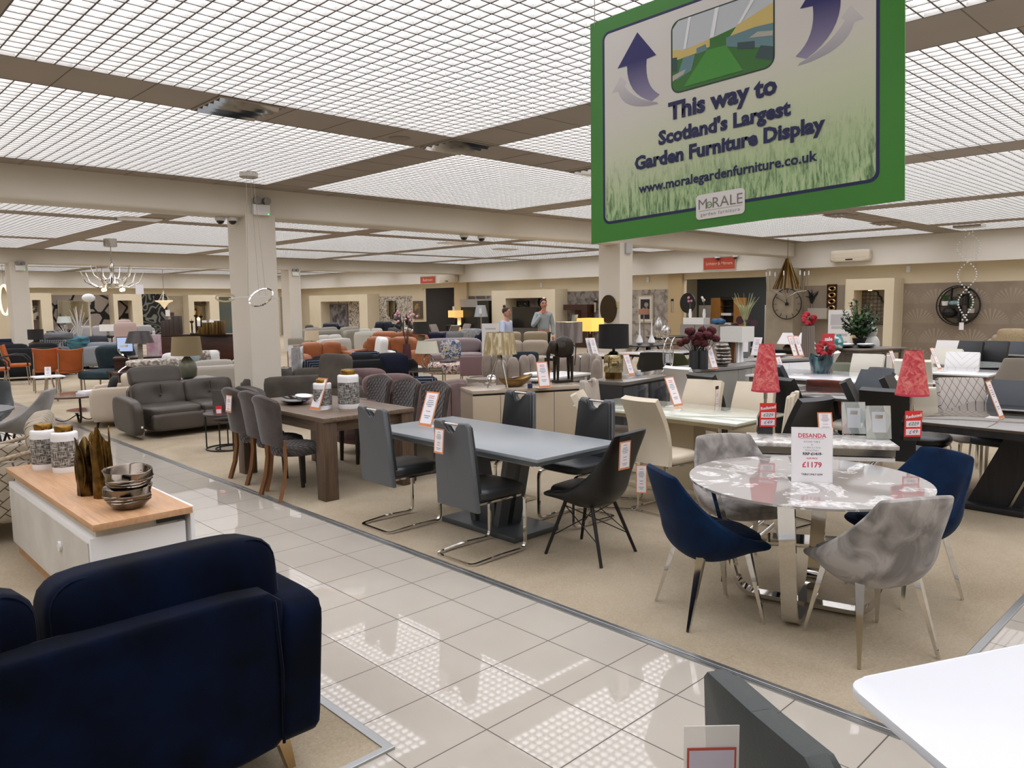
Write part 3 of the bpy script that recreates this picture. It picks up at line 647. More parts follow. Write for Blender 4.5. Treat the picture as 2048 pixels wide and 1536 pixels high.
# ---------------------------------------------------------------- hanging green sign
a = Vector((2.300, 1.936, 2.003)); b = Vector((2.383, .828, 2.064)); up = Vector((.05, .075, .84))
ux = (b-a).normalized(); uy = (up-ux*up.dot(ux)).normalized(); un = ux.cross(uy)      # un points to the viewer
SG = Matrix((( ux.x, uy.x, un.x, a.x), (ux.y, uy.y, un.y, a.y), (ux.z, uy.z, un.z, a.z), (0, 0, 0, 1)))
t = thing('hanging_sign', 'large green bordered sign hanging from the ceiling, This way to garden furniture display', 'sign', (0, 0, 0)); t.matrix_world = SG
W_, H_ = 1.11, .84
green = M('sign_green', '#3a8028', .4, col2='#36782a', scale=2); navy_p = M('sign_navy', '#12184a', .5)
def flat(polys, z): 
    mb = MB()
    for p in polys: mb._mat([mb.bm.faces.new([mb.bm.verts.new((x, y, z)) for x, y in p])])
    return mb
obj('board', MB().b2(0, 0, -.006, W_, H_, 0), green, t, 0)
obj('navy_outline', flat([rrect(.986, .722, .03, 6, .5495, .4265)], .0006), navy_p, t, 0)
g = G('meadow_print', .4); v = g.coord('Object'); p = g.xyz(v); h = p[1]
blade = g.noise(g.coord('Object', (60, 9, 1), (0, 0, .15)), 1., 3., 1.5); fine = g.noise(g.coord('Object', (150, 40, 1)), 1., 4., 1.)
edge = g.math('ADD', g.math('MULTIPLY', h, 1.15), g.math('MULTIPLY', g.math('SUBTRACT', g.math('ADD', blade, fine), 1.), .22))
sky = g.ramp(g.math('MULTIPLY', g.math('ADD', h, g.math('MULTIPLY', p[0], -.12)), 1.4), (.15, '#aebf93'), (.42, '#c4c9af'), (.62, '#cdcac2'), (1., '#cfccc8'))
gr = g.ramp(g.math('ADD', g.math('MULTIPLY', blade, .7), g.math('MULTIPLY', fine, .3)), (.38, '#4f6b4a'), (.48, '#7ba06a'), (.56, '#a3bf8c'), (.66, '#bccaa2'))
k_ = g.math('SUBTRACT', 1., g.math('SMOOTH_MIN', g.math('MULTIPLY', g.math('MAXIMUM', g.math('SUBTRACT', edge, .07), 0.), 4.2), 1., .3)); g.base(g.mix(k_, sky, gr))
obj('printed_panel', flat([rrect(.966, .702, .022, 6, .5495, .4265)], .0012), g.m, t, 0)
def bez(p0, p1, p2, n=8): return [tuple(p0[i]*(1-q)**2+2*p1[i]*q*(1-q)+p2[i]*q*q for i in (0, 1)) for q in [j/n for j in range(n+1)]]
def grad(name, c0, c1, y0, y1):
    g = G(name, .4); p = g.xyz(g.coord('Object')); g.base(g.ramp(g.math('DIVIDE', g.math('SUBTRACT', p[1], y0), y1-y0), (0, c0), (.75, c1))); return g.m
ar = [(.212, .746), (.125, .637), (.167, .636)]+bez((.167, .636), (.165, .53), (.272, .482))+bez((.305, .498), (.24, .54), (.251, .638))+[(.291, .642)]
sh = [(.138, .605), (.099, .552), (.124, .552)]+bez((.128, .55), (.15, .47), (.299, .466))+bez((.292, .474), (.2, .50), (.155, .565))+[(.167, .576)]
mir = lambda q: [(1.099-x, y) for x, y in q][::-1]
obj('arrow_shadow', flat([sh], .0016), grad('arrow_shadow_print', '#9b98a0', '#c3c0c0', .47, .62), t, 0); obj('arrow', flat([ar], .002), grad('arrow_print', '#8e86a0', '#1d1a5e', .48, .70), t, 0)
obj('arrow_shadow', flat([mir(sh)], .0016), _M['arrow_shadow_print'], t, 0); obj('arrow', flat([mir(ar)], .002), _M['arrow_print'], t, 0)
pic = [('#0f2a20', [rrect(.376, .256, .035, 6, .539, .612)]), ('#2f6b22', [rrect(.366, .246, .03, 6, .539, .612)]), ('#b9bfc4', [[(.357, .64), (.40, .628), (.52, .64), (.70, .665), (.722, .69), (.722, .712), (.70, .735), (.38, .735), (.357, .712)]]),
       ('#c8b26a', [[(.357, .60), (.44, .603), (.50, .612), (.50, .638), (.40, .628), (.357, .64)], [(.56, .61), (.722, .575), (.722, .69), (.60, .655)]]),
       ('#5f8087', [[(.45, .60), (.49, .603), (.485, .625), (.45, .62)], [(.37, .53), (.43, .55), (.445, .60), (.40, .603)], [(.56, .595), (.722, .545), (.722, .625), (.66, .63), (.56, .625)]]),
       ('#31474a', [[(.60, .575), (.66, .56), (.66, .585), (.60, .597)], [(.66, .53), (.722, .505), (.722, .55), (.68, .565)], [(.357, .565), (.375, .56), (.375, .61), (.357, .612)]]),
       ('#a9a79c', [[(.357, .53), (.40, .545), (.41, .56), (.357, .55)], [(.64, .60), (.72, .585), (.722, .60), (.67, .612)]]), ('#3e8a2c', [[(.40, .50), (.62, .50), (.56, .60), (.49, .603)]]),
       ('#dfe3e6', [[(.50, .64), (.515, .64), (.535, .735), (.52, .735)], [(.40, .632), (.41, .63), (.43, .735), (.42, .735)], [(.60, .655), (.612, .657), (.66, .72), (.65, .725)]])]
mb = MB(); pm = []
for i, (c_, ps) in enumerate(pic):
    mb.mi = i; pm.append(M('picture_ink_%d' % i, c_, .3))
    for p_ in ps: mb._mat([mb.bm.faces.new([mb.bm.verts.new((x, y, .0018+.0002*i)) for x, y in p_])])
obj('garden_picture', mb, pm, t, 0)
def line(s_, size, x, y, off, mat, nm='lettering', sp=1.): mb = MB(); text_mb(mb, s_, size, Matrix.Translation((x, y, .003)), off, space=sp); obj(nm, mb, mat, t, 0)
line('This way to', .083, .5375, .424, .0036, navy_p); line("Scotland's Largest", .066, .538, .340, .003, navy_p); line('Garden Furniture Display', .066, .54, .268, .003, navy_p); line('www.moralegardenfurniture.co.uk', .046, .538, .174, .0012, navy_p)
plate = M('logo_plate', '#d9d6d3', .4); lg = M('logo_grey', '#77716f', .5)
obj('logo_plate', flat([rrect(.178, .085, .014, 5, .536, .073)], .0024), plate, t, 0)
line('M RALE', .05, .536, .08, .0, lg, 'logo_lettering'); 
mb = MB(); mb.tube([(.497+.0095*math.cos(i*PI/10), .077+.0095*math.sin(i*PI/10), .0032) for i in range(20)], .0015, 6, True).box((.497, .076, .0032), (.016, .0016, .0003)); obj('logo_ring', mb, M('logo_green', '#5c8a4c', .5), t, 0)
line('garden furniture', .017, .536, .046, 0, lg, 'logo_lettering', 1.25); obj('logo_rule', flat([[(.457, .0585), (.615, .0585), (.615, .0595), (.457, .0595)]], .003), lg, t, 0)
for x in (.02, 1.09):
    top = SG @ Vector((x, H_-.015, 0)); loc = SG.inverted() @ Vector((top.x, top.y, H)); obj('wire', MB().cyl((x, H_-.015, 0), loc, .0015, n=6), steel, t, 30)

# ---------------------------------------------------------------- ceiling and column fittings
def vent(label, x0, y0, x1, y1):
    t = thing('ceiling_vent', label, 'vent', ((x0+x1)/2, (y0+y1)/2, H), 0, 'slatted air vents in the ceiling strips'); a, b_ = (x1-x0)/2, (y1-y0)/2
    obj('cavity', MB().b2(-a, -b_, -.002, a, b_, .002), black_m, t, 0); obj('frame', MB().b2(-a, -b_, -.012, a, -b_+.02, -.001).b2(-a, b_-.02, -.012, a, b_, -.001).b2(-a, -b_+.02, -.012, -a+.02, b_-.02, -.001).b2(a-.02, -b_+.02, -.012, a, b_-.02, -.001), border_m, t, 0)
    for i in range(5):
        y = -b_+.07+i*(2*b_-.14)/4; obj('slat', MB().bar((-a+.03, y, -.016), (a-.03, y, -.016), .042, .006, up=(0, 1, .7)), chrome, t, 0)
q = P(480, 212, H); vent('slatted metal vent in the beige ceiling strip nearest the camera', q.x-.28, 6.47, q.x+.32, 7.08)
vent('slatted metal vent where two ceiling strips cross', 5.42, 6.47, 6.0, 7.08); q = P(1150, 345, H); vent('slatted metal vent partly behind the green hanging sign', q.x-.1, 6.47, q.x+.5, 7.08)
for (x, y, lb) in ((1680, 430, 'slatted vent just under the lower right edge of the green sign'), (1770, 446, 'slatted vent right of the green sign, second in its strip')):
    q = P(x, y, H); vent(lb, q.x-.3, q.y-.25, q.x+.3, q.y+.25)
for (x, y, lb) in ((280, 437, 'dark slatted vent beyond the first beam, above the silver chandelier'), (905, 486, 'vent in the second bay ceiling left of the green sign'), (1010, 498, 'small distant vent near the second bay ceiling crossing')):
    q = P(x, y, H); vent(lb, q.x-.4, q.y-.25, q.x+.4, q.y+.25)
solo('ceiling_speaker', 'round ceiling speaker in the beige strip near the crossing vent', 'speaker', MB().lathe([(0, -.01), (.1, -.01), (.115, -.004), (.115, 0)], n=28), M('speaker_beige', '#94897b', .7), (4.98, 6.85, H))
def emlight(label, x, y, z, s=1.):
    t = thing('emergency_light', label, 'emergency light', (x, y, z), 0, 'twin spot emergency lights')
    obj('battery_box', MB().b2(-.13*s, -.07, -.1*s, .13*s, 0, .06*s, .008), white_m, t); obj('led', MB().ball((.1*s, -.072, -.08*s), .008), M('green_led', '#30ff60', .4, emit='#40ff70', es=3), t)
    for sx in (-1, 1): mb = MB(); mb.cyl((sx*.075*s, -.02, .12*s), (sx*.08*s, -.1, .115*s), .05*s, .058*s, 20).cyl((sx*.06*s, -.03, .06*s), (sx*.07*s, -.04, .1*s), .01, n=8); obj('spot_head', mb, M('spot_grey', '#8d8d88', .4), t)
emlight('twin spot emergency light at the top of the nearest column', 5.47, BEAM1-.016, 3.24); emlight('twin spot emergency light on the far left column', 5.5, BEAM2-.016, 3.0); emlight('twin spot emergency light on the slim column beyond the nearest one', 14.5, BEAM2-.016, 3.0)
solo('junction_box', 'small grey box on top of the right column, below the green sign', 'box', MB().b2(-.1, -.06, -.12, .1, 0, .12, .005), M('box_grey', '#b9bab9', .5), (14.52, BEAM1-.016, 3.02))
def dome(label, p, r=.075):
    t = thing('dome_camera', label, 'security camera', p, 0, 'dome security cameras')
    obj('base', MB().lathe([(r*.85, 0), (r, -.01), (r, -.05), (r*.8, -.06)], n=24), white_m, t); obj('dome', MB().ball((0, 0, -.055), r*.78), black_g, t, 60)
dome('dome camera hanging under the beam, left one by the nearest column', onY(440, 430, BEAM1+.25).xy.to_3d()+Vector((0, 0, BLOW))); dome('dome camera under the beam, touching the nearest column', (5.12, BEAM1+.18, BLOW))
for x, lb in ((928, 'dome camera under the long beam, left of the pair in its middle'), (963, 'dome camera under the long beam, right of the pair in its middle')):
    q = onY(x, 472, BEAM1+.25); dome(lb, (q.x, BEAM1+.25, BLOW), .085)
for x, lb in ((1427, 'white dome camera above the left half of the red lighting sign'), (1463, 'white dome camera above the right half of the red lighting sign')):
    q = onX(x, 512, XW-.75); dome(lb, (XW-.5, q.y, 3.26), .09); 
def air_con(label, c, w, group='wall air conditioners'):
    t = thing('air_conditioner', label, 'air conditioner', c, -PI/2, group)   # faces -X
    obj('casing', MB().puff((0, .1, 0), (w, .24, .34), 10, 8), M('ac_cream', '#d3c8b4', .4), t, 50); obj('outlet', MB().b2(-w*.09, -.03, -.135, w*.09, .02, -.1).xf(Matrix.Translation((0, 0, .01))), black_m, t, 0); obj('flap', MB().b2(-w*.42, -.022, -.06, w*.42, 0, -.052), M('ac_line', '#b3a894', .5), t, 0)
q0, q1 = onX(1656, 512, XW-.75), onX(1736, 510, XW-.75); air_con('cream wall air conditioner high on the right wall', (XW-.63, (q0.y+q1.y)/2, (q0.z+q1.z)/2), abs(q0.y-q1.y))
q0, q1 = onX(874, 558, XW-.75), onX(906, 557, XW-.75); air_con('small distant air conditioner beside the red bedroom sign', (XW-.63, (q0.y+q1.y)/2, (q0.z+q1.z)/2), abs(q0.y-q1.y))
def dept(label, x0, x1, y0, y1, s_, sz):
    a_, b_ = onX(x0, y0, XW-.44), onX(x1, y1, XW-.44); c = (a_+b_)/2; w_, h_ = abs(a_.y-b_.y), abs(a_.z-b_.z); t = thing('department_sign', label, 'sign', (XW-.405, c.y, c.z), -PI/2, 'red department signs')
    obj('frame', MB().b2(-w_/2, -.03, -h_/2, w_/2, 0, h_/2), M('sign_frame', '#c3b8ad', .4), t, 0); obj('red_panel', MB().b2(-w_/2+.03, -.036, -h_/2+.03, w_/2-.03, -.03, h_/2-.03), M('sign_red', '#b4492f', .5), t, 0)
    mb = MB(); text_mb(mb, s_, sz, Matrix.Translation((0, -.038, 0)) @ Matrix.Rotation(PI/2, 4, 'X'), .004); obj('lettering', mb, M('sign_pink', '#e3a595', .5), t, 0)
dept('red wall sign reading lighting and mirrors above the wide opening', 1406, 1471, 515, 539, 'Lighting & Mirrors', .135); dept('small red sign reading bedroom above the dark doorway', 840, 871, 553, 567, 'Bedroom', .2)
# ---------------------------------------------------------------- kinds of furniture shared by the whole floor
def bt(px, py, zt, f, off=.25):            # floor place of a chair whose back top is seen at a photo point
    p = P(px, py, zt); l = math.hypot(*f); return (p.x+f[0]/l*off, p.y+f[1]/l*off)
def dot(): return random.random()
def panel_chair(label, loc, rz, mat, group=None, leg=None, z1=1.0, w=.44, name='dining_chair', legs=True, quilt=None, sz=.47, taper=.9, thick=.055, cant=False):
    leg = leg or chrome; t = thing(name, label, 'chair', loc, rz, group)
    obj('seat', MB().puff((0, .02, sz), (w, .46, .09), 6, 5), mat, t, 60)
    def f(u, v):
        s_ = 2*v-1; return (s_*w/2*(1-(1-taper)*u), -.19-.13*u**1.3+.05*math.sin(PI*u)+.025*s_*s_, sz-.04+(z1-sz+.04)*u)
    obj('backrest', MB().shell(f, 8, 6, thick), quilt or mat, t, 60)
    if cant:
        path = [(-w*.42, -.18, sz-.05), (-w*.42, .23, sz-.05), (-w*.42, .24, .015), (-w*.42, -.22, .012), (w*.42, -.22, .012), (w*.42, .24, .015), (w*.42, .23, sz-.05), (w*.42, -.18, sz-.05)]
        obj('frame', MB().tube(rpath(path, .05, 4), 0, prof=(.025, .014)), leg, t, 40)
    elif legs:
        for sx in (-1, 1):
            for y in (-.17, .19): obj('leg', MB().bar((sx*w*.4, y, sz-.03), (sx*w*.44, y*1.15, .006), .03, .03, .02, .02), leg, t, 0)
    return t
def table(label, loc, rz, w, d, h=.76, top=None, leg=None, style='legs', th=.03, group=None, name='dining_table', lw=.06):
    t = thing(name, label, 'table', loc, rz, group); top = top or white_g; leg = leg or white_m
    obj('tabletop', MB().b2(-w/2, -d/2, h-th, w/2, d/2, h, .004), top, t)
    if style == 'legs':
        for sx in (-1, 1):
            for sy in (-1, 1): obj('leg', MB().b2(sx*(w/2-.04), sy*(d/2-.04), .006, sx*(w/2-.04-lw), sy*(d/2-.04-lw), h-th), leg, t, 0)
        obj('apron', MB().b2(-w/2+.06, -d/2+.06, h-th-.06, w/2-.06, d/2-.06, h-th), leg, t, 0)
    elif style == 'pedestal':
        obj('pedestal', MB().prism([(-w*.12, -d*.16), (w*.12, -d*.16), (w*.12, d*.16), (-w*.12, d*.16)], .05, h-th), leg, t, 0); obj('base_plate', MB().b2(-w*.26, -d*.28, .006, w*.26, d*.28, .05, .004), leg, t); obj('apron', MB().b2(-w/2+.1, -d/2+.1, h-th-.05, w/2-.1, d/2-.1, h-th), leg, t, 0)
    elif style == 'x':
        for sx in (-1, 1):
            for sy in (-1, 1): obj('leg', MB().bar((sx*w*.12, sy*d*.12, h-th), (sx*w*.36, sy*d*.36, .006), .05, .03), leg, t, 0)
    return t
def round_table(label, loc, r, h, top, leg, style='stem', group=None, name='side_table', sx=1., legs=3):
    t = thing(name, label, 'table', loc, 0, group); obj('tabletop', MB().lathe([(0, h-.02), (r, h-.02), (r, h), (0, h)], n=36, sx=sx), top, t, 40)
    if style == 'stem': obj('stem', MB().lathe([(r*.5, .006), (r*.5, .018), (.03, .03), (.025, h-.02)], n=20), leg, t, 40)
    else:
        for i in range(legs): a = 2*PI*i/legs+.5; obj('leg', MB().cyl((sx*r*.7*math.cos(a), r*.7*math.sin(a), h-.02), (sx*r*.85*math.cos(a), r*.85*math.sin(a), .006), .012, n=8), leg, t, 30)
    return t
def sideboard(label, loc, rz, w, d, h, body, top=None, doors=3, group=None, plinth=None, gap=True, name='sideboard'):
    """front looks along local -Y, origin at the middle of the footprint"""
    t = thing(name, label, 'sideboard', loc, rz, group); top = top or body
    obj('carcass', MB().b2(-w/2, -d/2+.02, .05, w/2, d/2, h-.04), body, t, 0); obj('top', MB().b2(-w/2-.005, -d/2-.005, h-.04, w/2+.005, d/2, h, .003), top, t); obj('plinth', MB().b2(-w/2+.04, -d/2+.05, .006, w/2-.04, d/2-.04, .05), plinth or black_m, t, 0)
    if gap: obj('handle_gap', MB().b2(-w/2+.01, -d/2+.012, h-.06, w/2-.01, -d/2+.03, h-.042), black_m, t, 0)
    for i in range(doors): x0 = -w/2+w*i/doors; obj('door', MB().b2(x0+.003, -d/2, .055, x0+w/doors-.003, -d/2+.02, h-.062, .002), body, t)
    return t
def sofa(label, loc, rz, w, d, h, mat, n=2, arm=.18, ah=.6, sh=.44, legm=None, group=None, puffy=.22, name='sofa', cush=None, bt_=.0):
    """front looks along local +Y, origin on the floor at the middle"""
    t = thing(name, label, 'sofa' if n > 1 else 'armchair', loc, rz, group); iw = w-2*arm
    obj('base', MB().b2(-w/2+.02, -d/2+.02, .1, w/2-.02, d/2-.04, sh-.14, .02), mat, t); obj('back', MB().puff((0, -d/2+.09, (h-.05)/2+.06), (w, .2, h-.16), 9, 7), mat, t, 60)
    for sx in (-1, 1): obj('arm', MB().puff((sx*(w/2-arm/2), 0, ah/2+.05), (arm, d, ah-.1), 7, 6), mat, t, 60)
    for i in range(n):
        x = -iw/2+iw*(i+.5)/n; obj('seat_cushion', MB().puff((x, .08, sh-.08), (iw/n*1.02, d*.78, .2), 6, 6), mat, t, 60); obj('back_cushion', MB().puff((x, -d/2+.26, (sh+h)/2+.03), (iw/n*1.02, puffy, h-sh+.06), 5, 7, (-.15, 0, 0)), cush or mat, t, 60)
    for sx in (-1, 1):
        for sy in (-1, 1): obj('leg', MB().cyl((sx*(w/2-.1), sy*(d/2-.1), .11), (sx*(w/2-.08), sy*(d/2-.08), .006), .02, .014, 8), legm or black_m, t, 30)
    return t
def shade_mb(r0, r1, h, z, n=32, oval=1., sq=False):
    mb = MB(); n = 4 if sq else n; th = .003
    mb.lathe([(r0, z), (r1, z+h), (r1-th, z+h), (r0-th, z)], n=n, sy=oval); return mb
def lamp(label, loc, shade, mat, base, group='table lamps', rz=0., lit=False, sq=False, oval=1., collar=None):
    """shade=(r_bottom, r_top, height, z of its bottom); base=function adding parts under the thing"""
    t = thing('table_lamp', label, 'lamp', loc, rz, group); r0, r1, h, z = shade
    mb = shade_mb(r0, r1, h, z, oval=oval, sq=sq)
    if sq: mb.xf(Matrix.Rotation(PI/4, 4, 'Z'))
    obj('lamp_shade', mb, mat, t, 40); base(t, z, h); obj('bulb_holder', MB().cyl((0, 0, z-.06), (0, 0, z+h*.45), .014, n=10), collar or steel, t, 30)
    return t
def b_lathe(prof, mat, n=28): return lambda t, z, h: obj('lamp_base', MB().lathe([(r, q*(z-.02)) for r, q in prof], n=n), mat, t, 45)
def b_tripod(r, mat, rt=.014):
    def f(t, z, h):
        for i in range(3): a = 2*PI*i/3+.35; obj('leg', MB().cyl((.012*math.cos(a), .012*math.sin(a), z-.005), (r*math.cos(a), r*math.sin(a), .004), rt, rt*.7, 10), mat, t, 30)
    return f
def b_box(w, d, mat, frac=1.): return lambda t, z, h: obj('lamp_base', MB().b2(-w/2, -d/2, 0, w/2, d/2, (z-.03)*frac, .006), mat, t)
def cushion(label, loc, w, h, mat, rz=0., tilt=.25, th=.14, group='scatter cushions', roll=0.):
    mb = MB(); mb.puff((0, 0, h/2), (w, th, h), 3.2, 7, f=lambda v: (v.x*(1+.12*(abs(v.z)/(h/2))**3), v.y*(1-.75*max(abs(v.x)/(w/2), abs(v.z)/(h/2))**3), v.z*(1+.12*(abs(v.x)/(w/2))**3)))
    o = solo('cushion', label, 'cushion', mb, mat, loc, rz, group, 70); o.rotation_euler = (tilt, roll, rz); return o
def vase(label, loc, prof, mat, group=None, name='vase', n=28, wob=None): return solo(name, label, 'vase', MB().lathe(prof, n=n, wob=wob), mat, loc, 0, group, 50)
def plate(label, loc, r, mat, oval=.8, rz=0., group='serving dishes'): return solo('dish', label, 'dish', MB().lathe([(0, .008), (r*.45, 0), (r*.5, .004), (r*.8, .022), (r, .045), (r*.97, .05), (r*.75, .03), (r*.4, .014), (0, .013)], n=36, sy=oval), mat, loc, rz, group, 50)
def side_frame(label, loc, rz, w, d, h, mat, glassm, r=.012, group=None):     # open metal frame table
    t = thing('side_table', label, 'table', loc, rz, group); obj('tabletop', MB().b2(-w/2, -d/2, h-.012, w/2, d/2, h), glassm, t, 0)
    for z in (h-.024, .02):
        for a, b_ in (((-1, -1), (1, -1)), ((1, -1), (1, 1)), ((1, 1), (-1, 1)), ((-1, 1), (-1, -1))): obj('rail', MB().bar((a[0]*w/2, a[1]*d/2, z), (b_[0]*w/2, b_[1]*d/2, z), r*2, r*2), mat, t, 0)
    for sx in (-1, 1):
        for sy in (-1, 1): obj('leg', MB().bar((sx*w/2, sy*d/2, .006), (sx*w/2, sy*d/2, h-.02), r*2, r*2, up=(0, 1, 0)), mat, t, 0)
    return t
# ---------------------------------------------------------------- right-hand dining zone
def sb_from(FL, FR, d):
    v = (FR-FL); a = math.atan2(v.y, v.x); n = Vector((-math.sin(a), math.cos(a), 0)); c = (FL+FR)/2+n*d/2; return (c.x, c.y), a, v.length
# beige sideboard and what stands on it
FL, FR = P(945, 782, .82), P(1160, 770.5, .82); c, a, L = sb_from(FL, FR, .45); sideboard('beige gloss sideboard carrying the tripod lamp and the elephant statue', c, a, L, .45, .82, beige_g, M('beige_top', '#b7a895', .25, coat=.3), 4)
wrap = G('wrapped_shade', .25); f = wrap.noise(wrap.coord('Object', (9, 9, 2.2), (0, .35, 0)), 2., 3., 1.5); wrap.base(wrap.ramp(f, (.4, '#a08c62'), (.52, '#b7a57c'), (.62, '#d8ccae'))).bump(f, .6, .02); wrap.b.inputs['Coat Weight'].default_value = .6
q = P(1001, 776, .82); u = U(q); lamp('table lamp on silver tripod with plastic-wrapped cream shade', q, (34*u, 28*u, 43*u, 68*u), wrap.m, b_tripod(26*u, steel, .012))
q = P(1030, 773, .82); mb = MB()
def bo(uu, v): a_ = PI*(v-.5)*.98; x = (uu-.5)*.46; k = math.sin(PI*uu)**.7; return (x+.02*uu, .09*k*math.sin(a_), .115-.1*k*math.cos(a_)+.1*(uu-.42)**2*1.3)
mb.shell(bo, 18, 12, .008); solo('boat_bowl', 'long gold boat-shaped bowl under the tripod lamp', 'bowl', mb, M('dull_gold', '#9a7f4e', .3, 1., col2='#6f5a3a', scale=7), (q.x, q.y, .80), a+.25, smooth=60)
for i, x in enumerate((1005, 1020)): qq = P(x, 758, .9); solo('tealight_glass', 'amber tealight glass behind the gold boat bowl, %s one' % ('nearer the lamp' if i == 0 else 'right-hand'), 'candle holder', MB().lathe([(.0, 0), (.034, 0), (.038, .075), (.034, .075), (.03, .006), (0, .006)], n=20), M('amber_glass', '#c9b57c', .15, col2='#e2dccd', scale=30), (q.x+.1+.09*i, q.y+.12, .82), 0, 'amber tealight glasses')
card('leaning price card on the beige sideboard beside the elephant', P(1090, 776, .82), -.3, .15, .3)
# elephant
q = P(1125, 765, .82); t = thing('elephant_statue', 'dark carved elephant statue on long thin legs, on the beige sideboard', 'statue', q, a+.1); dk = M('dark_bronze', '#231d18', .4, .3, col2='#342b22', scale=12, bump=.3, bscale=40)
obj('plinth', MB().b2(-.12, -.055, 0, .12, .055, .035, .003), dk, t); mb = MB()
mb.puff((.015, 0, .40), (.27, .13, .26), 2.6, 8, f=lambda v: (v.x, v.y*(1-.2*abs(v.x)), v.z+.03*math.cos(v.x*9))); obj('body', mb, dk, t, 70)
obj('head', MB().puff((-.125, 0, .43), (.12, .1, .17), 2.5, 6), dk, t, 70); obj('trunk', MB().tube([(-.165, 0, .43), (-.195, 0, .36), (-.2, 0, .27), (-.195, 0, .17), (-.185, 0, .06), (-.19, 0, .035)], 0, 8, rad=[.035, .028, .02, .014, .01, .008]), dk, t, 60)
for sx in (-.085, .105):
    for sy in (-.04, .04): obj('leg', MB().cyl((sx, sy, .32), (sx*1.05, sy, .034), .024, .014, 8), dk, t, 40)
for sy in (-1, 1): obj('ear', MB().shell(lambda uu, v: (-.1+.1*uu, sy*(.06+.018*math.sin(PI*v)), .36+.13*v), 4, 5, .008), dk, t, 60)
obj('tail', MB().tube([(.145, 0, .46), (.19, 0, .42), (.185, 0, .3), (.17, 0, .2)], .006, 6), dk, t, 50)
qq = P(1060, 776, .82); solo('gift_box', 'tiny dark blue and white box at the front of the beige sideboard', 'box', MB().b2(-.025, -.012, 0, .025, .012, .05), M('blue_card', '#2b2f55', .5), qq, a); 
qq = P(1083, 768, .82); solo('black_dish', 'small round black dish behind the card on the beige sideboard', 'dish', MB().lathe([(0, 0), (.05, .004), (.06, .03), (.05, .03), (0, .012)], n=24), black_g, (qq.x, qq.y+.1, .82))
# dark grey sideboard
FL = P(1248, 765, .83); FR = FL+Vector((1.75, .2, 0)); dg = M('anthracite_gloss', '#33363a', .15, coat=.4); c, a, L = sb_from(FL, FR, .5)
sideboard('anthracite gloss sideboard carrying the black drum lamp', c, a, L, .5, .83, dg, M('anthracite_top', '#6b665f', .12, coat=.4), 3)
q = P(1227, 752, .83); q = Vector((FL.x+.12, FL.y+.22, .83)); q = P(1227, 757, .83); u = U(q)
merc = M('mercury_glass', '#b3a06e', .12, 1., col2='#d9d0b0', scale=9)
def b_merc(t, z, h):
    obj('plinth', MB().b2(-.075, -.075, 0, .075, .075, .075, .004), brass, t); obj('lamp_base', MB().lathe([(.1, .075), (.115, .09), (.115, .27), (.105, .3), (.06, .31), (.05, .325)], n=32, wob=lambda a_, zz: .006*math.sin(6*a_)), merc, t, 50)
    obj('neck', MB().lathe([(.055, .31), (.05, .335), (.018, .345), (.018, z)], n=20), black_m, t, 45)
lamp('table lamp with wide black drum shade and mercury glass base', q, (30.5*u, 29.5*u, 47*u, 61*u), M('black_shade', '#08080a', .7), b_merc)
qq = P(1336, 745, .83); u = U(qq); t = thing('candle_holder', 'tall silver candle holder of crossed curved hoops on the anthracite sideboard', 'candle holder', qq, a)
for s_ in (-1, 1):
    for dy in (-.05, .05): obj('hoop', MB().tube([(s_*(.085*math.cos(PI*(i/12-.5)*1.5)-.035), dy, .235+.235*math.sin(PI*(i/12-.5))) for i in range(13)], .007, 8), chrome, t, 50)
obj('glass_box', MB().b2(-.045, -.045, .13, .045, .045, .27), acrylic, t, 0); obj('candle', MB().cyl((0, 0, .14), (0, 0, .25), .03), white_m, t)
card('leaning price card on the anthracite sideboard beside the black drum lamp', P(1264, 750, .83), 0, .13, .28, .38)
solo('glass_ornament', 'small clear faceted block beside the price card on the anthracite sideboard', 'ornament', MB().b2(-.035, -.02, 0, .035, .02, .07, .008), M('cut_glass', '#c9d0d6', .05, coat=.5), P(1277, 751, .83), a)
plate('oval white dish on the white console left of the mercury lamp', (q.x-.4, q.y+.95, .825), .23, white_g, .55, a)
table('white console behind the mercury glass lamp', (q.x-.1, q.y+.95), a, 1.1, .5, .825, M('white_top', '#e8e6e2', .3), white_m)
# cream extension table and chairs
cg = 'cream leather chairs at the cream glass table'; pale_glass = M('pale_green_glass_top', '#c9ccbd', .06, coat=.5); cream_b = M('cream_base', '#b9ab8e', .35)
table('cream glass-topped extension table with leaning price card', (6.07, 4.1), 0, .84, 1.8, .77, pale_glass, cream_b, 'pedestal', .025)
card('leaning price card on the cream glass table', P(1357, 813, .77), .0, .15, .3, .4)
p0 = bt(1290, 793, 1.0, (1, -.1)); panel_chair('cream leather chair seen from behind with seat, nearest at the cream table', p0, face(1, -.1), cream_l, cg, cant=True, taper=.82, name='cream_chair')
cc = bpy.data.objects['cream_chair']
def more(proto, label, loc, f, group=None, scale=None): return dup(proto, loc, face(*f), label, group, scale)
more(cc, 'cream leather chair tucked behind the dark handle-back chairs at the cream table end', bt(1170, 783, 1.0, (.6, -1)), (.6, -1)); more(cc, 'cream leather chair facing the camera across the cream table, beside a price tag', bt(1405, 760, 1.0, (-1, -.15)), (-1, -.15)); more(cc, 'cream leather chair facing the camera behind the pink lamp', bt(1508, 765, 1.0, (-1, -.2)), (-1, -.2))
p1 = bt(1590, 785, 1.0, (-.35, 1)); cantilever('cream_chair', 'cream leather handle-back chair with price tag, right end of the cream table', cg, cream_l, cream_l, p1, face(-.35, 1), z1=1.0)
hang_card('price tag on the cream handle-back chair beside the pink lamp', P(1580, 803, .93), -.25, .085, .2, .1, black_top=False)
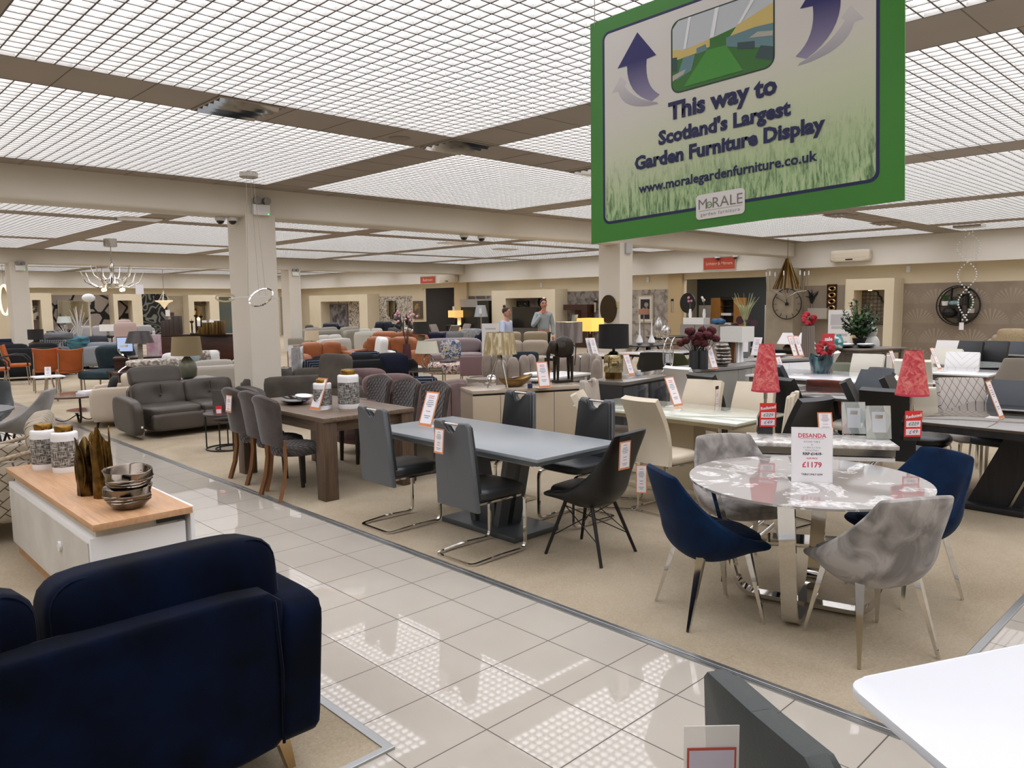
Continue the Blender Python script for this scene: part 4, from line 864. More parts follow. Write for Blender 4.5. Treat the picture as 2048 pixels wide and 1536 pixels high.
ph = bt(1180, 757, 1.0, (.1, -1)); cantilever('greige_chair', 'pale greige handle-back chair between the beige and anthracite sideboards', None, M('greige_leather', '#a79b8f', .45), M('greige_leather', ''), ph, face(.3, -1), z1=1.0)
hang_card('price tag on black strap hanging by the cream chair that faces the camera', P(1434, 778, .93), .1, .07, .18, 0, )
q = at(1283, 930, (Vector((p0[0], p0[1], .5))-CAM).dot(_f)-.22); hang_card('blue-lilac price tag hanging low beside the blue velvet chair', q, -.9, .09, .24, 0, black_top=False)
# white chair, black panel chair between
panel_chair('white leather chair with rolled back beside the anthracite sideboard', bt(1362, 729, 1.02, (1, -.2)), face(1, -.2), white_l, None, name='white_chair', taper=.95)
wc = bpy.data.objects['white_chair']
bk = 'black leather panel chairs'; panel_chair('black leather high-back chair behind the cream chair that faces the camera', bt(1412, 746, 1.05, (1, -.3)), face(1, -.3), black_l, bk, name='black_chair', taper=.86, cant=True, z1=1.05)
bc = bpy.data.objects['black_chair']
# marble console and its lamps
NL, NR = P(1500, 884, .78), P(1800, 893, .78); c, a, L = sb_from(NL, NR, .42)
mrb = G('white_marble', .12); v = mrb.coord('Object', (1, 1, 1)); n1 = mrb.noise(v, 3.5, 6., 2.5); mrb.base(mrb.ramp(n1, (.38, '#c9c4bd'), (.5, '#e3e0da'), (.6, '#b3aea8')))
t = thing('marble_console', 'white marble console table on curved metal legs carrying two pink lamps', 'table', (c[0], c[1], 0), a); obj('top', MB().b2(-L/2, -.21, .75, L/2, .21, .78, .006), mrb.m, t); obj('gold_rail', MB().b2(-L/2+.02, -.19, .7, L/2-.02, .19, .748), steel, t, 0); obj('lower_rail', MB().b2(-L/2+.02, -.185, .665, L/2-.02, .185, .69), white_m, t, 0)
for sx in (-1, 1):
    for sy in (-1, 1): obj('leg', MB().tube([(sx*(L/2-.12+.22*math.sin(PI*i/8)*-1+.1*i/8), sy*.15, .68-.66*i/8) for i in range(9)], .018, 8), chrome, t, 50)
obj('base_bar', MB().b2(-L/2+.05, -.12, .008, L/2-.05, .12, .03), chrome, t, 0)
pink = G('pink_marbled_shade', .75); n1 = pink.noise(pink.coord('Object'), 22., 4., 1.5); pink.base(pink.ramp(n1, (.35, '#b8323f'), (.5, '#cf5a5c'), (.65, '#d98478'))); pink.b.inputs['Subsurface Weight'].default_value = 0.
def b_black(t, z, h):
    obj('lamp_base', MB().prism([(-.055, 0), (.055, 0), (.055, .1), (.03, .19), (-.02, .2), (-.055, .12)], -.045, .045, Matrix.Rotation(PI/2, 4, 'X')), black_g, t, 30); obj('stem', MB().cyl((0, 0, .15), (0, 0, z), .011, n=12), steel, t)
    obj('rim', MB().lathe([(shr*1.005, z-.003), (shr*1.01, z), (shr*1.0, z+.012)], n=32), M('pink_rim', '#c93a55', .6), t, 40)
def redtag(label, loc, rz):
    t = thing('reduced_tag', label, 'price tag', loc, rz, 'red reduced tags on the pink lamps'); w_, h_ = .115, .17; Rm = Matrix.Rotation(PI/2, 4, 'X'); obj('red_card', MB().box((0, 0, -h_/2), (w_, .002, h_)), redcard, t, 0)
    mb = MB()
    for z in (-.085, -.138): mb.quad((-w_/2+.01, -.0016, z-.02), (w_/2-.01, -.0016, z-.02), (w_/2-.01, -.0016, z+.02), (-w_/2+.01, -.0016, z+.02))
    mb.mi = 1; text_mb(mb, 'Reduced', .03, Matrix.Translation((0, -.0022, -.034)) @ Matrix.Rotation(-.14, 4, 'Y') @ Rm, .0012); mb.mi = 2; text_mb(mb, '£229', .034, Matrix.Translation((0, -.0022, -.085)) @ Rm, 0, shear=.25); mb.quad((-.035, -.0024, -.087), (.035, -.0024, -.083), (.035, -.0024, -.081), (-.035, -.0024, -.085)); mb.mi = 3; text_mb(mb, '£49', .038, Matrix.Translation((0, -.0022, -.138)) @ Rm, 0, shear=.25)
    obj('price_panels', mb, [paper, white_m, M('grey_pen', '#4a4a52', .6), M('purple_pen', '#8a3a7a', .6)], t, 0); return t
for x, y, lb, xs in ((1529, 866, 'tall pink marbled cone lamp on black base beside the cream handle-back chair', 0), (1820, 879, 'tall pink marbled cone lamp on black base in front of the dark pedestal table', 1)):
    q = P(x, y, .78); u = U(q); shr = (26.5 if not xs else 30)*u*1.03
    top = 178*u; bot = (85 if not xs else 90)*u
    lamp(lb, q, (shr, shr*.52, top-bot, bot), pink.m, b_black, 'pink lamps on the marble console', a)
redtag('red Reduced tag hanging on the pink lamp beside the cream chair', P(1529, 803, 1.06)+Vector((-.06, -.06, 0)), -.85); redtag('red Reduced tag hanging on the pink lamp before the dark table', P(1819, 818, 1.06)+Vector((-.07, -.05, 0)), -.72)
mir = G('frosted_mosaic', .12); n1 = mir.vor(mir.coord('Object', (14, 1, 5), (0, .5, 0)), 1., out='Color', rnd=.6); mir.base(mir.ramp(n1, (.2, '#a7b0ae'), (.5, '#c4ccca'), (.8, '#dde2e0'))); mir.b.inputs['Metallic'].default_value = .35
for x, y, lb in ((1708, 868, 'mosaic glass photo frame on the marble console, the one beside the price card'), (1758, 878, 'mosaic glass photo frame on the marble console, beside the second pink lamp')):
    q = P(x, y, .78); t = thing('photo_frame', lb, 'photo frame', q, a+.12, 'mosaic glass photo frames'); m = Matrix.Rotation(-.2, 4, 'X')
    obj('frame', MB().box((0, 0, .12), (.17, .012, .24)).xf(m), mir.m, t, 0); obj('insert', MB().box((0, -.0075, .12), (.095, .002, .15)).xf(m), M('insert_grey', '#c7ccd0', .3), t, 0); obj('logo', MB().tube([(-.02, -.009, .165), (-.008, -.009, .155), (0, -.009, .148), (.008, -.009, .155), (.02, -.009, .165)], .0018, 6).xf(m), black_m, t, 0); obj('strut', MB().box((0, .05, .085), (.05, .004, .19), rot=(.42, 0, 0)), steel, t, 0)
card('small price card in holder on the marble console behind the price sheet', P(1652, 868, .78), a+.2, .11, .16)
# dark pedestal table and black chairs
bt_top = M('brown_glass_top', '#4c4339', .07, coat=.5); blk_oak = wood('black_oak', '#121214', '#222225', (14, 14, 1.2), .45)
PYZ = Matrix(((0, 0, 1, 0), (1, 0, 0, 0), (0, 1, 0, 0), (0, 0, 0, 1))); t = thing('pedestal_table', 'large dark glass table with slanted black oak pedestal, cut off by the right edge', 'table', (7.55, 1.72, 0), 0)
obj('tabletop', MB().b2(-.82, -.62, .752, .9, .5, .775, .004), bt_top, t); obj('top_rim', MB().b2(-.815, -.615, .70, .895, .495, .751), blk_oak, t, 0)
obj('base_plate', MB().b2(-.4, -.24, .006, .5, .28, .055, .004), blk_oak, t)
obj('slanted_pedestal', MB().prism([(.2, .055), (-.1, .055), (-.36, .70), (-.08, .70)], -.28, .3, PYZ), blk_oak, t, 0); obj('chrome_inlay', MB().prism([(-.105, .055), (-.125, .055), (-.385, .70), (-.365, .70)], -.26, .28, PYZ), steel, t, 0)
obj('second_pedestal', MB().prism([(-.13, .055), (-.2, .055), (-.46, .70), (-.39, .70)], -.28, .3, PYZ), blk_oak, t, 0)
card('leaning price card on the dark pedestal table', P(2004, 837, .775), .0, .14, .33, .38)
more(bc, 'black leather chair with seat showing, tucked at the dark pedestal table', (7.7, 2.45), (.15, -1), bk); more(bc, 'black leather curved chair behind the mosaic frames', bt(1775, 775, 1.05, (1, .1)), (1, .1), bk); more(bc, 'black leather chair behind the second pink lamp', (7.15, 2.6), (.3, -1), bk)
panel_chair('slate leather chair beyond the dark pedestal table at the right edge', bt(2030, 762, 1.0, (-1, .1)), face(-1, .1), slate_l, 'slate leather chairs', name='slate_chair', taper=.93)
sc_ = bpy.data.objects['slate_chair']
dia = G('diamond_velvet', .8); v = dia.coord('Object'); p = dia.xyz(v); aa = dia.math('PINGPONG', dia.math('ADD', dia.math('MULTIPLY', p[0], 1.6), p[2]), .06); bb = dia.math('PINGPONG', dia.math('SUBTRACT', dia.math('MULTIPLY', p[0], 1.6), p[2]), .06); dia.base(dia.mix(dia.math('LESS_THAN', dia.math('MINIMUM', aa, bb), .004), '#bdb4ac', '#5b544e'))
panel_chair('pale grey chair with diamond-stitched back behind the dark pedestal table', bt(1925, 752, 1.02, (-.75, -.6)), face(-.75, -.6), M('pale_velvet', '#b3aaa3', .8), None, name='diamond_chair', quilt=dia.m, taper=.95)
solo('open_book', 'black tray with papers on the dark pedestal table', 'tray', MB().b2(-.2, -.15, 0, .2, .15, .025, .004), black_g, P(2035, 822, .775), .2)
# dark glass table, its chairs
table('smoked glass table with black legs behind the marble console', (8.3, 3.6), 0, .95, .95, .77, smoke, black_m, 'x', .03)
more(bc, 'black leather chair at the smoked glass table, behind the first pink lamp', bt(1573, 753, 1.05, (.9, -.5)), (.9, -.5), bk); more(sc_, 'slate leather chair with its wide back to the camera at the smoked glass table', bt(1712, 738, 1.03, (-1, .35), -.02), (-1, .35), 'slate leather chairs'); more(bc, 'black leather chair whose seat shows below the cream handle-back chair', bt(1617, 805, 1.0, (.2, 1)), (.2, 1), bk)
# white tables beyond
wt = M('white_table_glass', '#e3e4e6', .1, coat=.5); wg = 'white dining tables'
table('white glass dining table with the jagged teal bowl on it', (10.2, 4.45), 0, 1.3, 1.7, .77, wt, M('taupe_base', '#6d625b', .4), 'legs', .025, wg)
q = P(1642, 746, .77); u = U(q)
bw = G('teal_glaze', .15); n1 = bw.noise(bw.coord('Object', (9, 9, 1.2)), 2., 3.); bw.base(bw.ramp(n1, (.38, '#101c22'), (.52, '#2c4a50'), (.64, '#5f7d7c')))
mb = MB(); n = 36; pr = [(0, 0), (15*u, .001), (18*u, 6*u), (22*u, 20*u), (23.5*u, 30*u), (22.5*u, 36*u)]
mb.lathe(pr+[(21*u, 35*u), (21*u, 28*u), (14*u, 5*u), (0, 4*u)], n=n)
for v in mb.bm.verts:
    if v.co.z > 26*u: v.co.z += 3.2*u*math.sin(5*math.atan2(v.co.y, v.co.x)+1)*(v.co.z-26*u)/(10*u)
solo('jagged_bowl', 'dark teal glazed bowl with jagged petal rim on a white table', 'bowl', mb, bw.m, q, 0, smooth=60)
rust = M('rust_velvet', '#5c2a1c', .8, col2='#6e3827', scale=8, sheen=.3); green_u = M('sage_fabric', '#7f8470', .9); tweed = M('charcoal_tweed', '#55565a', .95, col2='#6b6c70', scale=60); bluev2 = M('ink_velvet', '#10182a', .8)
bucket('round_chair', 'rust velvet rounded chair behind the smoked glass table', None, rust, bt(1663, 755, .86, (1, .2), .1), face(1, .2), 'rod', zb=.86, wb=.24); rc = bpy.data.objects['round_chair']
bucket('round_chair', 'dark ink-blue rounded chair between the black chair and the white table', None, bluev2, bt(1603, 757, .84, (.6, -1), 0), face(.6, -1), 'rod', zb=.84, wb=.24); bucket('round_chair', 'sage fabric tub chair on the far side of the white table', None, green_u, bt(1681, 728, .86, (-1, -.2), -.1), face(-1, -.2), 'rod', zb=.86, wb=.25); bucket('round_chair', 'charcoal tweed tub chair right of the jagged teal bowl', None, tweed, bt(1768, 734, .85, (-.9, .5), .3), face(-.9, .5), 'rod', zb=.85, wb=.27)
ivory = M('ivory_leather', '#d8d3c4', .45); panel_chair('ivory leather chair across the white table, behind the slate chair', bt(1720, 711, 1.0, (-1, -.1), -.1), face(-1, -.1), ivory, 'ivory leather chairs', name='ivory_chair', taper=.96); ic = bpy.data.objects['ivory_chair']
more(wc, 'white leather chair behind the jagged teal bowl', bt(1663, 702, 1.0, (-.2, 1)), (-.2, 1), 'white leather chairs'); more(sc_, 'slate leather chair behind the first pink lamp, by a leaning card', bt(1580, 727, 1.0, (.8, -.6), .1), (.8, -.6), 'slate leather chairs'); more(ic, 'ivory leather chair with curved back behind the black chair at the marble console', bt(1775, 752, 1.0, (-.2, 1)), (-.2, 1), 'ivory leather chairs')
card('leaning price card seen edge-on beside the first pink lamp, on the dark glass table', P(1568, 754, .77), .05, .15, .28, .35); card('leaning price card left of the second pink lamp on the white table', P(1797, 748, .77), .05, .15, .33, .35)
table('white marble-effect dining table beside the chevron chair', (11.9, 3.35), 0, .95, 1.0, .77, wt, M('taupe_base', ''), 'legs', .025, wg)
card('leaning price card on the white table in front of the chevron chair', P(1880, 739, .77), .0, .15, .33, .4)
chev = G('chevron_leather', .45); p = chev.xyz(chev.coord('Object')); k = chev.math('PINGPONG', chev.math('SUBTRACT', p[2], chev.math('ABSOLUTE', p[0])), .05); chev.base(chev.mix(chev.math('LESS_THAN', k, .003), '#e6e4e2', '#b9b6b3'))
panel_chair('white chair with chevron-stitched back facing the camera at the white table', bt(1920, 706, 1.0, (-1, -.15), 0), face(-1, -.15), white_l, 'white leather chairs', name='chevron_chair', quilt=chev.m, taper=.97)
more(bpy.data.objects['chevron_chair'], 'white chair with only its seat showing below the white table', bt(1905, 742, 1.0, (.2, -1)), (.5, 1), 'white leather chairs', (1, 1, .8)); more(ic, 'ivory leather chair hidden behind the second pink lamp', bt(1828, 718, 1.0, (1, .1)), (1, .1), 'ivory leather chairs'); bucket('round_chair', 'ivory tub chair on black legs seen below the second pink lamp shade', None, ivory, bt(1855, 768, .82, (.7, .6)), face(.7, .6), 'rod', zb=.8, wb=.24)
round_table('small white round table beside the ivory tub chair', P(1850, 762, .70).xy[:], .22, .70, white_g, steel)
bucket('round_chair', 'large taupe fabric swivel chair at the right edge', None, M('taupe_fabric', '#81776a', .9), bt(2040, 716, 1.0, (-1, .35)), face(-1, .35), 'rod', zb=1.0, wb=.24)
for x, y, lb, kind in ((1940, 688, 'black leather chair against the leaf wallpaper, leftmost of the far dark row', bc), (1968, 683, 'slate leather chair in the far dark row, second from its left end', sc_), (1990, 688, 'tall black leather chair in the middle of the far dark row', bc), (2030, 683, 'slate leather chair at the right end of the far dark row', sc_)):
    more(kind, lb, bt(x, y, 1.0, (-1, .1)), (-1, .1))
table('grey stone table between the far dark chairs', P(2005, 705, .77).xy[:], 0, 1.0, 1.6, .77, M('stone_top', '#a5a29c', .3), black_m, 'pedestal'); round_table('round grey glass table behind the chevron chair', P(1945, 727, .77).xy[:], .55, .77, M('grey_glass', '#9aa09c', .1), black_m, 'stem', name='round_table')
more(ic, 'grey-white chair behind the chevron chair under the leaf wallpaper', bt(1893, 700, .98, (-1, 0)), (-1, 0), 'ivory leather chairs'); more(wc, 'pale chair under the leaf wallpaper beside the far dark row', bt(1897, 681, 1.0, (-1, 0)), (-1, 0), 'white leather chairs')
# ---------------------------------------------------------------- middle of the floor: sofas, lamps, people
def sofa_at(label, xl, yl, xr, yr, h, d, mat, away=True, **k):
    A_, B_ = P(xl, yl, h), P(xr, yr, h); c, a_, L_ = sb_from(A_, B_, d if away else -d); return sofa(label, c, a_ if away else a_+PI, L_, d, h, mat, **k)
card('leaning price card on the oak table beside the smaller jar', (3.72, 6.62, .77), -1.5, .16, .32, .36)
plate('black oval dish on the oak table behind the price card', (3.85, 7.25, .77), .26, black_g, .6, 1.2); plate('white oval dish lying on the black one on the oak table', (3.93, 7.2, .80), .17, white_g, .5, 1.3)
mauve = M('mauve_velvet', '#5c4543', .85, col2='#6d5452', scale=5, sheen=.25); taupe_f = M('taupe_plush', '#4b443d', .9, col2='#565048', scale=5); stud = steel
# mauve chesterfield seen from outside
A_, B_ = P(800, 792, .74), P(940, 764, .74); c, a, L = sb_from(A_, B_, .95); t = thing('chesterfield_sofa', 'mauve velvet sofa with studded outer back, behind the quilted chairs of the oak table', 'sofa', c, a)
obj('outer_back', MB().puff((0, -.38, .41), (L, .18, .7), 10, 9), mauve, t, 60); obj('rolled_top', MB().tube([(-L/2+.05, -.37, .70), (0, -.37, .72), (L/2-.05, -.37, .70)], .085, 12), mauve, t, 60)
for i in range(5): obj('seam', MB().box((-L/2+L*(i+.5)/5, -.474, .4), (.008, .006, .6)), M('mauve_seam', '#2f2322', .9), t, 0); obj('stud', MB().ball((-L/2+L*(i+.5)/5, -.478, .16), .016), stud, t)
obj('seat', MB().puff((-.1, .1, .32), (L*.95, .85, .3), 8, 7), mauve, t, 60); obj('arm', MB().puff((-L/2+.08, .1, .4), (.22, .95, .55), 6, 7), mauve, t, 60)
for i, (x, y, lb) in enumerate(((735, 737, 'mauve velvet bolster cushion nearest the tall jar'), (790, 748, 'mauve velvet bolster cushion with a pleat, above the studded sofa back'))):
    q = P(x, y, .85); mb = MB(); mb.puff((0, 0, 0), (.72, .3, .3), 3.5, 8); o = solo('bolster_cushion', lb, 'cushion', mb, mauve, (q.x+.1, q.y+.3, .68), a-.75, 'mauve bolster cushions', 70)
q = P(675, 716, 1.0); t = sofa('taupe plush recliner with one high headrest, behind the jars on the oak table', (q.x+.35, q.y+.05), face(1, .2), 1.0, 1.0, .68, taupe_f, 1, arm=.2, ah=.6); obj('headrest', MB().puff((0, -.42, .82), (.58, .2, .5), 6, 8, (-.12, 0, 0)), taupe_f, t, 60)
q = P(585, 762, .62); sofa('taupe plush two-seat sofa whose rounded arm shows beside the column', (q.x+.3, q.y+.6), face(.4, 1), 1.6, .95, .72, taupe_f, 2, ah=.6)
# taupe leather sofa by the column (seen from the front)
fl, fr = P(262, 884, .0), P(545, 868, 0); t = thing('leather_sofa', 'taupe leather two-seat sofa with one raised headrest, beside the nest of tables', 'sofa', (4.28, 11.12), 0); t.scale = (.81, .97, .88)
# local axes as the room: faces -Y; arms at both ends
LW = 1.06
obj('base', MB().puff((0, .0, .24), (1.72, .85, .30), 10, 8), taupe_l, t, 60)
for sx in (-1, 1):
    obj('arm', MB().puff((sx*LW, -.02, .36), (.2, .95, .56), 5, 8, f=lambda v, sx=sx: (v.x+sx*.05*(v.z+.28), v.y-.05*v.z, v.z-.06*max(0, -v.y*1.2))), taupe_l, t, 60)
    obj('seat_cushion', MB().puff((sx*.43, -.08, .385), (.87, .80, .2), 6, 8), taupe_l, t, 60); obj('front_panel', MB().puff((sx*.43, -.44, .25), (.86, .12, .27), 8, 7), taupe_l, t, 60)
    obj('backrest', MB().puff((sx*.44, .30, .60), (.9, .22, .42), 6, 9, (-.2, 0, 0), f=lambda v: (v.x, v.y+.04*math.exp(-((v.x*9)**2+(v.z*9)**2))*(1 if v.y < 0 else 0), v.z)), taupe_l, t, 60); obj('button', MB().ball((sx*.44, .19, .6), .02), taupe_l, t)
    obj('seam_line', MB().box((sx*.44, .165, .7), (.006, .02, .14), rot=(-.2, 0, 0)), M('dark_seam', '#25211d', .8), t, 0)
    obj('leg', MB().bar((sx*1.0, -.42, .12), (sx*1.0, -.36, .006), .03, .02).bar((sx*1.0, -.36, .012), (sx*1.0, .38, .012), .03, .014), steel, t, 0)
obj('headrest', MB().puff((-.44, .40, .90), (.88, .16, .32), 6, 9, (-.3, 0, 0)), taupe_l, t, 60); obj('rear_back', MB().puff((0, .45, .46), (1.8, .14, .62), 9, 8), taupe_l, t, 60); obj('maker_tab', MB().b2(-1.06, -.5, .2, -1.03, -.49, .23), white_g, t, 0)
t = thing('nest_of_tables', 'round dark nest of tables with thin black hoop legs in front of the leather sofa', 'table', P(452, 898, 0), 0)
for i, (x, r, h, m_) in enumerate(((.02, .27, .46, M('dark_oval_top', '#3a302c', .35)), (.06, .21, .38, M('rosewood_top', '#54413c', .35)))):
    obj('tabletop', MB().lathe([(0, h-.02), (r, h-.02), (r, h), (0, h)], (x, -.05*i, 0), 36), m_, t, 40); obj('floor_hoop', MB().tube([(x+r*.92*math.cos(2*PI*k/24), -.05*i+r*.92*math.sin(2*PI*k/24), .016) for k in range(24)], .009, 8, True), black_m, t, 50)
    for k in range(3): a_ = 2*PI*k/3+.4+i; obj('leg', MB().cyl((x+r*.92*math.cos(a_), -.05*i+r*.92*math.sin(a_), .016), (x+r*.92*math.cos(a_), -.05*i+r*.92*math.sin(a_), h-.015), .009, n=8), black_m, t, 30)
q = P(452, 898, 0); t = thing('red_ticket', 'small red and white ticket standing on the dark nest of tables', 'price ticket', (q.x-.1, q.y-.08, .46), -.6); obj('card', MB().box((0, 0, .05), (.07, .004, .1)), redcard, t, 0); obj('panel', MB().b2(-.028, -.004, .01, .028, -.0025, .06), paper, t, 0)
q = P(418, 774, .62); q = P(452, 898, 0); t = thing('glass_screen', 'smoked glass panel with steel edge standing on the nest of tables', 'panel', (q.x+.02, q.y+.08, .46), -.6); obj('pane', MB().b2(-.12, 0, .0, .12, .006, .27), smoke, t, 0); obj('edge', MB().b2(.12, -.004, 0, .132, .01, .275), steel, t, 0)
# tan leather suite and the pale sofas behind
tan = M('tan_leather', '#8c5330', .42, col2='#a0633c', scale=3); pale_s = M('pale_grey_leather', '#b4b1a6', .45); grey_s = M('stone_leather', '#8b8578', .5); navy_s = M('navy_leather', '#1a2230', .45); navy_f = M('navy_fabric', '#0d1730', .85); oat = M('oat_fabric', '#a79b8b', .9); lilac = M('lilac_velvet', '#8a7c7c', .8, sheen=.3)
q = P(650, 722, .45); sofa('tan leather armchair with buttoned sides, behind the tripod lamp', (q.x, q.y), face(-.1, -1), 1.5, .95, .85, tan, 2, arm=.25, ah=.66)
q = P(775, 700, .6); sofa('tan leather three-seat sofa with loose back cushions, turned away to the right', (q.x, q.y), face(-.75, .66)+PI*.35, 2.0, .95, .88, tan, 2, arm=.25, ah=.62); q = P(800, 687, .6); sofa('second tan leather sofa behind, its long back showing pink-orange', (q.x+.1, q.y+.3), face(-.7, -.7), 1.9, .9, .9, tan, 2)
q = P(655, 715, .42); q = P(675, 709, .42); t = thing('footstool', 'tan leather footstool with dark tray on top', 'footstool', (q.x+.1, q.y-.7), .1); obj('pad', MB().puff((0, 0, .3), (.9, .6, .3), 7, 7), tan, t, 60); obj('base', MB().b2(-.38, -.24, .006, .38, .24, .16), black_m, t, 0); solo('tray', 'dark tray on the tan footstool', 'tray', MB().b2(-.2, -.12, 0, .2, .12, .03), black_g, (q.x+.1, q.y-.7, .45), .2)
for lb, xl, yl, xr, yr, h, d, m_, aw in (('pale grey leather sofa with its plain back to the camera, left of the tan sofa', 640, 676, 704, 672, .9, .95, pale_s, True), ('stone leather sofa back in the far row left of the tripod lamp', 612, 660, 690, 656, .88, .95, grey_s, True), ('stone leather sofa back in the far row under the black poster', 692, 658, 733, 655, .9, .95, grey_s, True), ('pale grey leather sofa in the far row right of the price sheet', 707, 661, 775, 660, .88, .95, pale_s, True), ('navy leather recliner sofa against the floral wallpaper', 752, 645, 797, 645, 1.0, 1.0, navy_s, False), ('charcoal leather sofa on the far right of the navy recliner', 774, 653, 800, 653, .95, .95, M('charcoal_leather', '#4a4643', .5), True), ('dark sofa in front of the far painting', 616, 653, 640, 652, .9, .9, M('charcoal_leather', ''), True), ('navy leather sofa under the horse painting', 648, 648, 690, 648, .95, .95, navy_s, False), ('white leather sofa in front of the navy recliner', 780, 667, 800, 667, .8, .9, white_l, True)):
    sofa_at(lb, xl, yl, xr, yr, h, d, m_, aw, n=2, group='far row of sofas')
cream_sh = M('cream_shade', '#cfc0a2', .8); ivory_sh = M('ivory_shade', '#d3d0bf', .8); white_sh = M('white_shade', '#ecebea', .8); lit_sh = M('lit_yellow_shade', '#e2c067', .8, emit='#f0c45c', es=.75); lit_warm = M('lit_warm_shade', '#d9b877', .8, emit='#f0c070', es=.8); dark_sh = M('dark_shade', '#23221f', .7); beige_sh = M('taupe_shade', '#8d7c5c', .75); grey_sh = M('wrapped_grey_shade', '#6f6765', .2, col2='#8f8784', scale=14, stretch=(1, 1, .1), lo=.4, hi=.6); pinkb_sh = M('brown_pink_shade', '#a87c66', .8)
q = P(625, 712, .5); u = U(q); table('dark low table carrying the cream tripod lamp', (q.x, q.y), .1, 1.0, .55, .5, darkwood, darkwood, name='coffee_table'); lamp('cream drum lamp on wooden tripod in front of the tan armchair', (q.x, q.y, .5), (15*u, 13*u, 20*u, 31*u), cream_sh, b_tripod(14*u, M('walnut_leg', '#4a3428', .5), .012))
# navy corner sofa with patterned cushions
q = P(690, 736, .6); sofa('black velvet sofa with patterned cushions behind the taupe recliner', (q.x+.45, q.y+.3), face(.3, 1), 2.2, .95, .78, M('black_velvet', '#0a0b10', .9), 3, ah=.6)
geo = G('greek_key_fabric', .85); p_ = geo.xyz(geo.coord('Object')); k1 = geo.math('PINGPONG', geo.math('MULTIPLY', geo.math('MAXIMUM', geo.math('ABSOLUTE', p_[0]), geo.math('ABSOLUTE', geo.math('SUBTRACT', p_[2], .2))), 1.), .02); geo.base(geo.mix(geo.math('LESS_THAN', k1, .004), '#101a2c', '#8792a0'))
for lb, x, y, w_, m_, rz in (('navy cushion with pale greek key border, left of the taupe recliner', 628, 738, .5, geo.m, -.3), ('black scalloped cushion by the white recliner', 776, 716, .5, M('black_velvet', ''), -.8), ('navy velvet cushion lying in front of the white recliner', 790, 731, .55, navy_f, -.7), ('blue patterned cushion behind the mauve bolsters', 732, 728, .6, geo.m, -.6), ('blue greek key cushion under the glass side table', 845, 760, .5, geo.m, -.6)):
    q = P(x, y, .62); cushion(lb, (q.x+.1, q.y+.15, .43 if y < 755 else .3), w_, w_*.78, m_, rz, .3)
# ivory recliner, glass table with lamp
q = P(800, 735, .45); t = sofa('ivory leather recliner chair with tall rounded headrest', (q.x+.1, q.y+.2), face(.9, -.4), .85, .9, .75, white_l, 1, arm=.12, ah=.5); obj('headrest', MB().puff((0, -.36, .85), (.6, .2, .5), 6, 7, (-.15, 0, 0)), white_l, t, 60)
q = P(855, 738, .55); u = U(q); side_frame('square glass side table under the ivory shaded lamp', q.xy[:], -.75, .62, .62, .55, steel, smoke)
def b_curve(t, z, h):
    for i in range(4): a_ = PI/2*i+.4; obj('leg', MB().tube([(.11*math.sin(PI*k/8)*math.cos(a_)+.02*math.cos(a_)+(.06*k/8 if False else 0), .11*math.sin(PI*k/8)*math.sin(a_)+.02*math.sin(a_), z*(1-k/8)+.006) for k in range(9)], .008, 8), steel, t, 50)
lamp('ivory oval lamp on curved steel legs on the glass side table', (q.x, q.y, .55), (24*u, 19*u, 24*u, 32*u), ivory_sh, b_curve)
flor = G('floral_fabric', .9); n_ = flor.noise(flor.coord('Object'), 9., 3., 2.); flor.base(flor.ramp(n_, (.38, '#4b3c3a'), (.48, '#b99d92'), (.6, '#d8cbc0')))
q = P(900, 728, .42); t = thing('floral_footstool', 'floral velvet footstool with a tag hanging on its side', 'footstool', (q.x, q.y), -.7); obj('pad', MB().puff((0, 0, .33), (1.0, .7, .26), 6, 8), flor.m, t, 60)
for sx in (-1, 1):
    for sy in (-1, 1): obj('leg', MB().cyl((sx*.4, sy*.26, .24), (sx*.42, sy*.28, .006), .018, .012, 8), steel, t, 30)
solo('folded_throw', 'dark throw and box lying on the floral footstool', 'throw', MB().puff((0, 0, .03), (.4, .28, .08), 4, 5), M('dark_throw', '#3a3434', .95, col2='#6a605c', scale=12), (q.x-.05, q.y, .45), .3)
q = P(915, 706, .45); t = sofa('mauve ribbed velvet sofa with blue floral cushion', (q.x, q.y+.2), face(-.5, -.86), 1.9, .9, .78, lilac, 1, arm=.14, ah=.7)
blu = G('blue_floral', .85); n_ = blu.noise(blu.coord('Object'), 11., 3., 1.5); blu.base(blu.ramp(n_, (.36, '#1b2f5e'), (.48, '#7f8fae'), (.56, '#d9d6cf'), (.68, '#d3b85a'))); q = P(900, 712, .5); cushion('square blue and yellow floral cushion on the mauve ribbed sofa', (q.x-.05, q.y-.1, .43), .5, .5, blu.m, -.75, .25)
q = P(950, 757, .2); t = thing('upholstered_stool', 'dusty pink square panel stool with dark side, left of the wrapped lamp', 'stool', (q.x+.25, q.y+.35), -.62); obj('panel', MB().b2(-.28, -.04, .22, .28, .04, .64, .02, 3), M('dusty_pink', '#7d6164', .85), t); obj('seat', MB().b2(-.28, .03, .3, .28, .5, .42, .02), M('dusty_pink', ''), t)
for sx in (-1, 1):
    for y in (0, .44): obj('leg', MB().cyl((sx*.22, y, .3), (sx*.24, y, .006), .016, .012, 8), steel, t, 30)
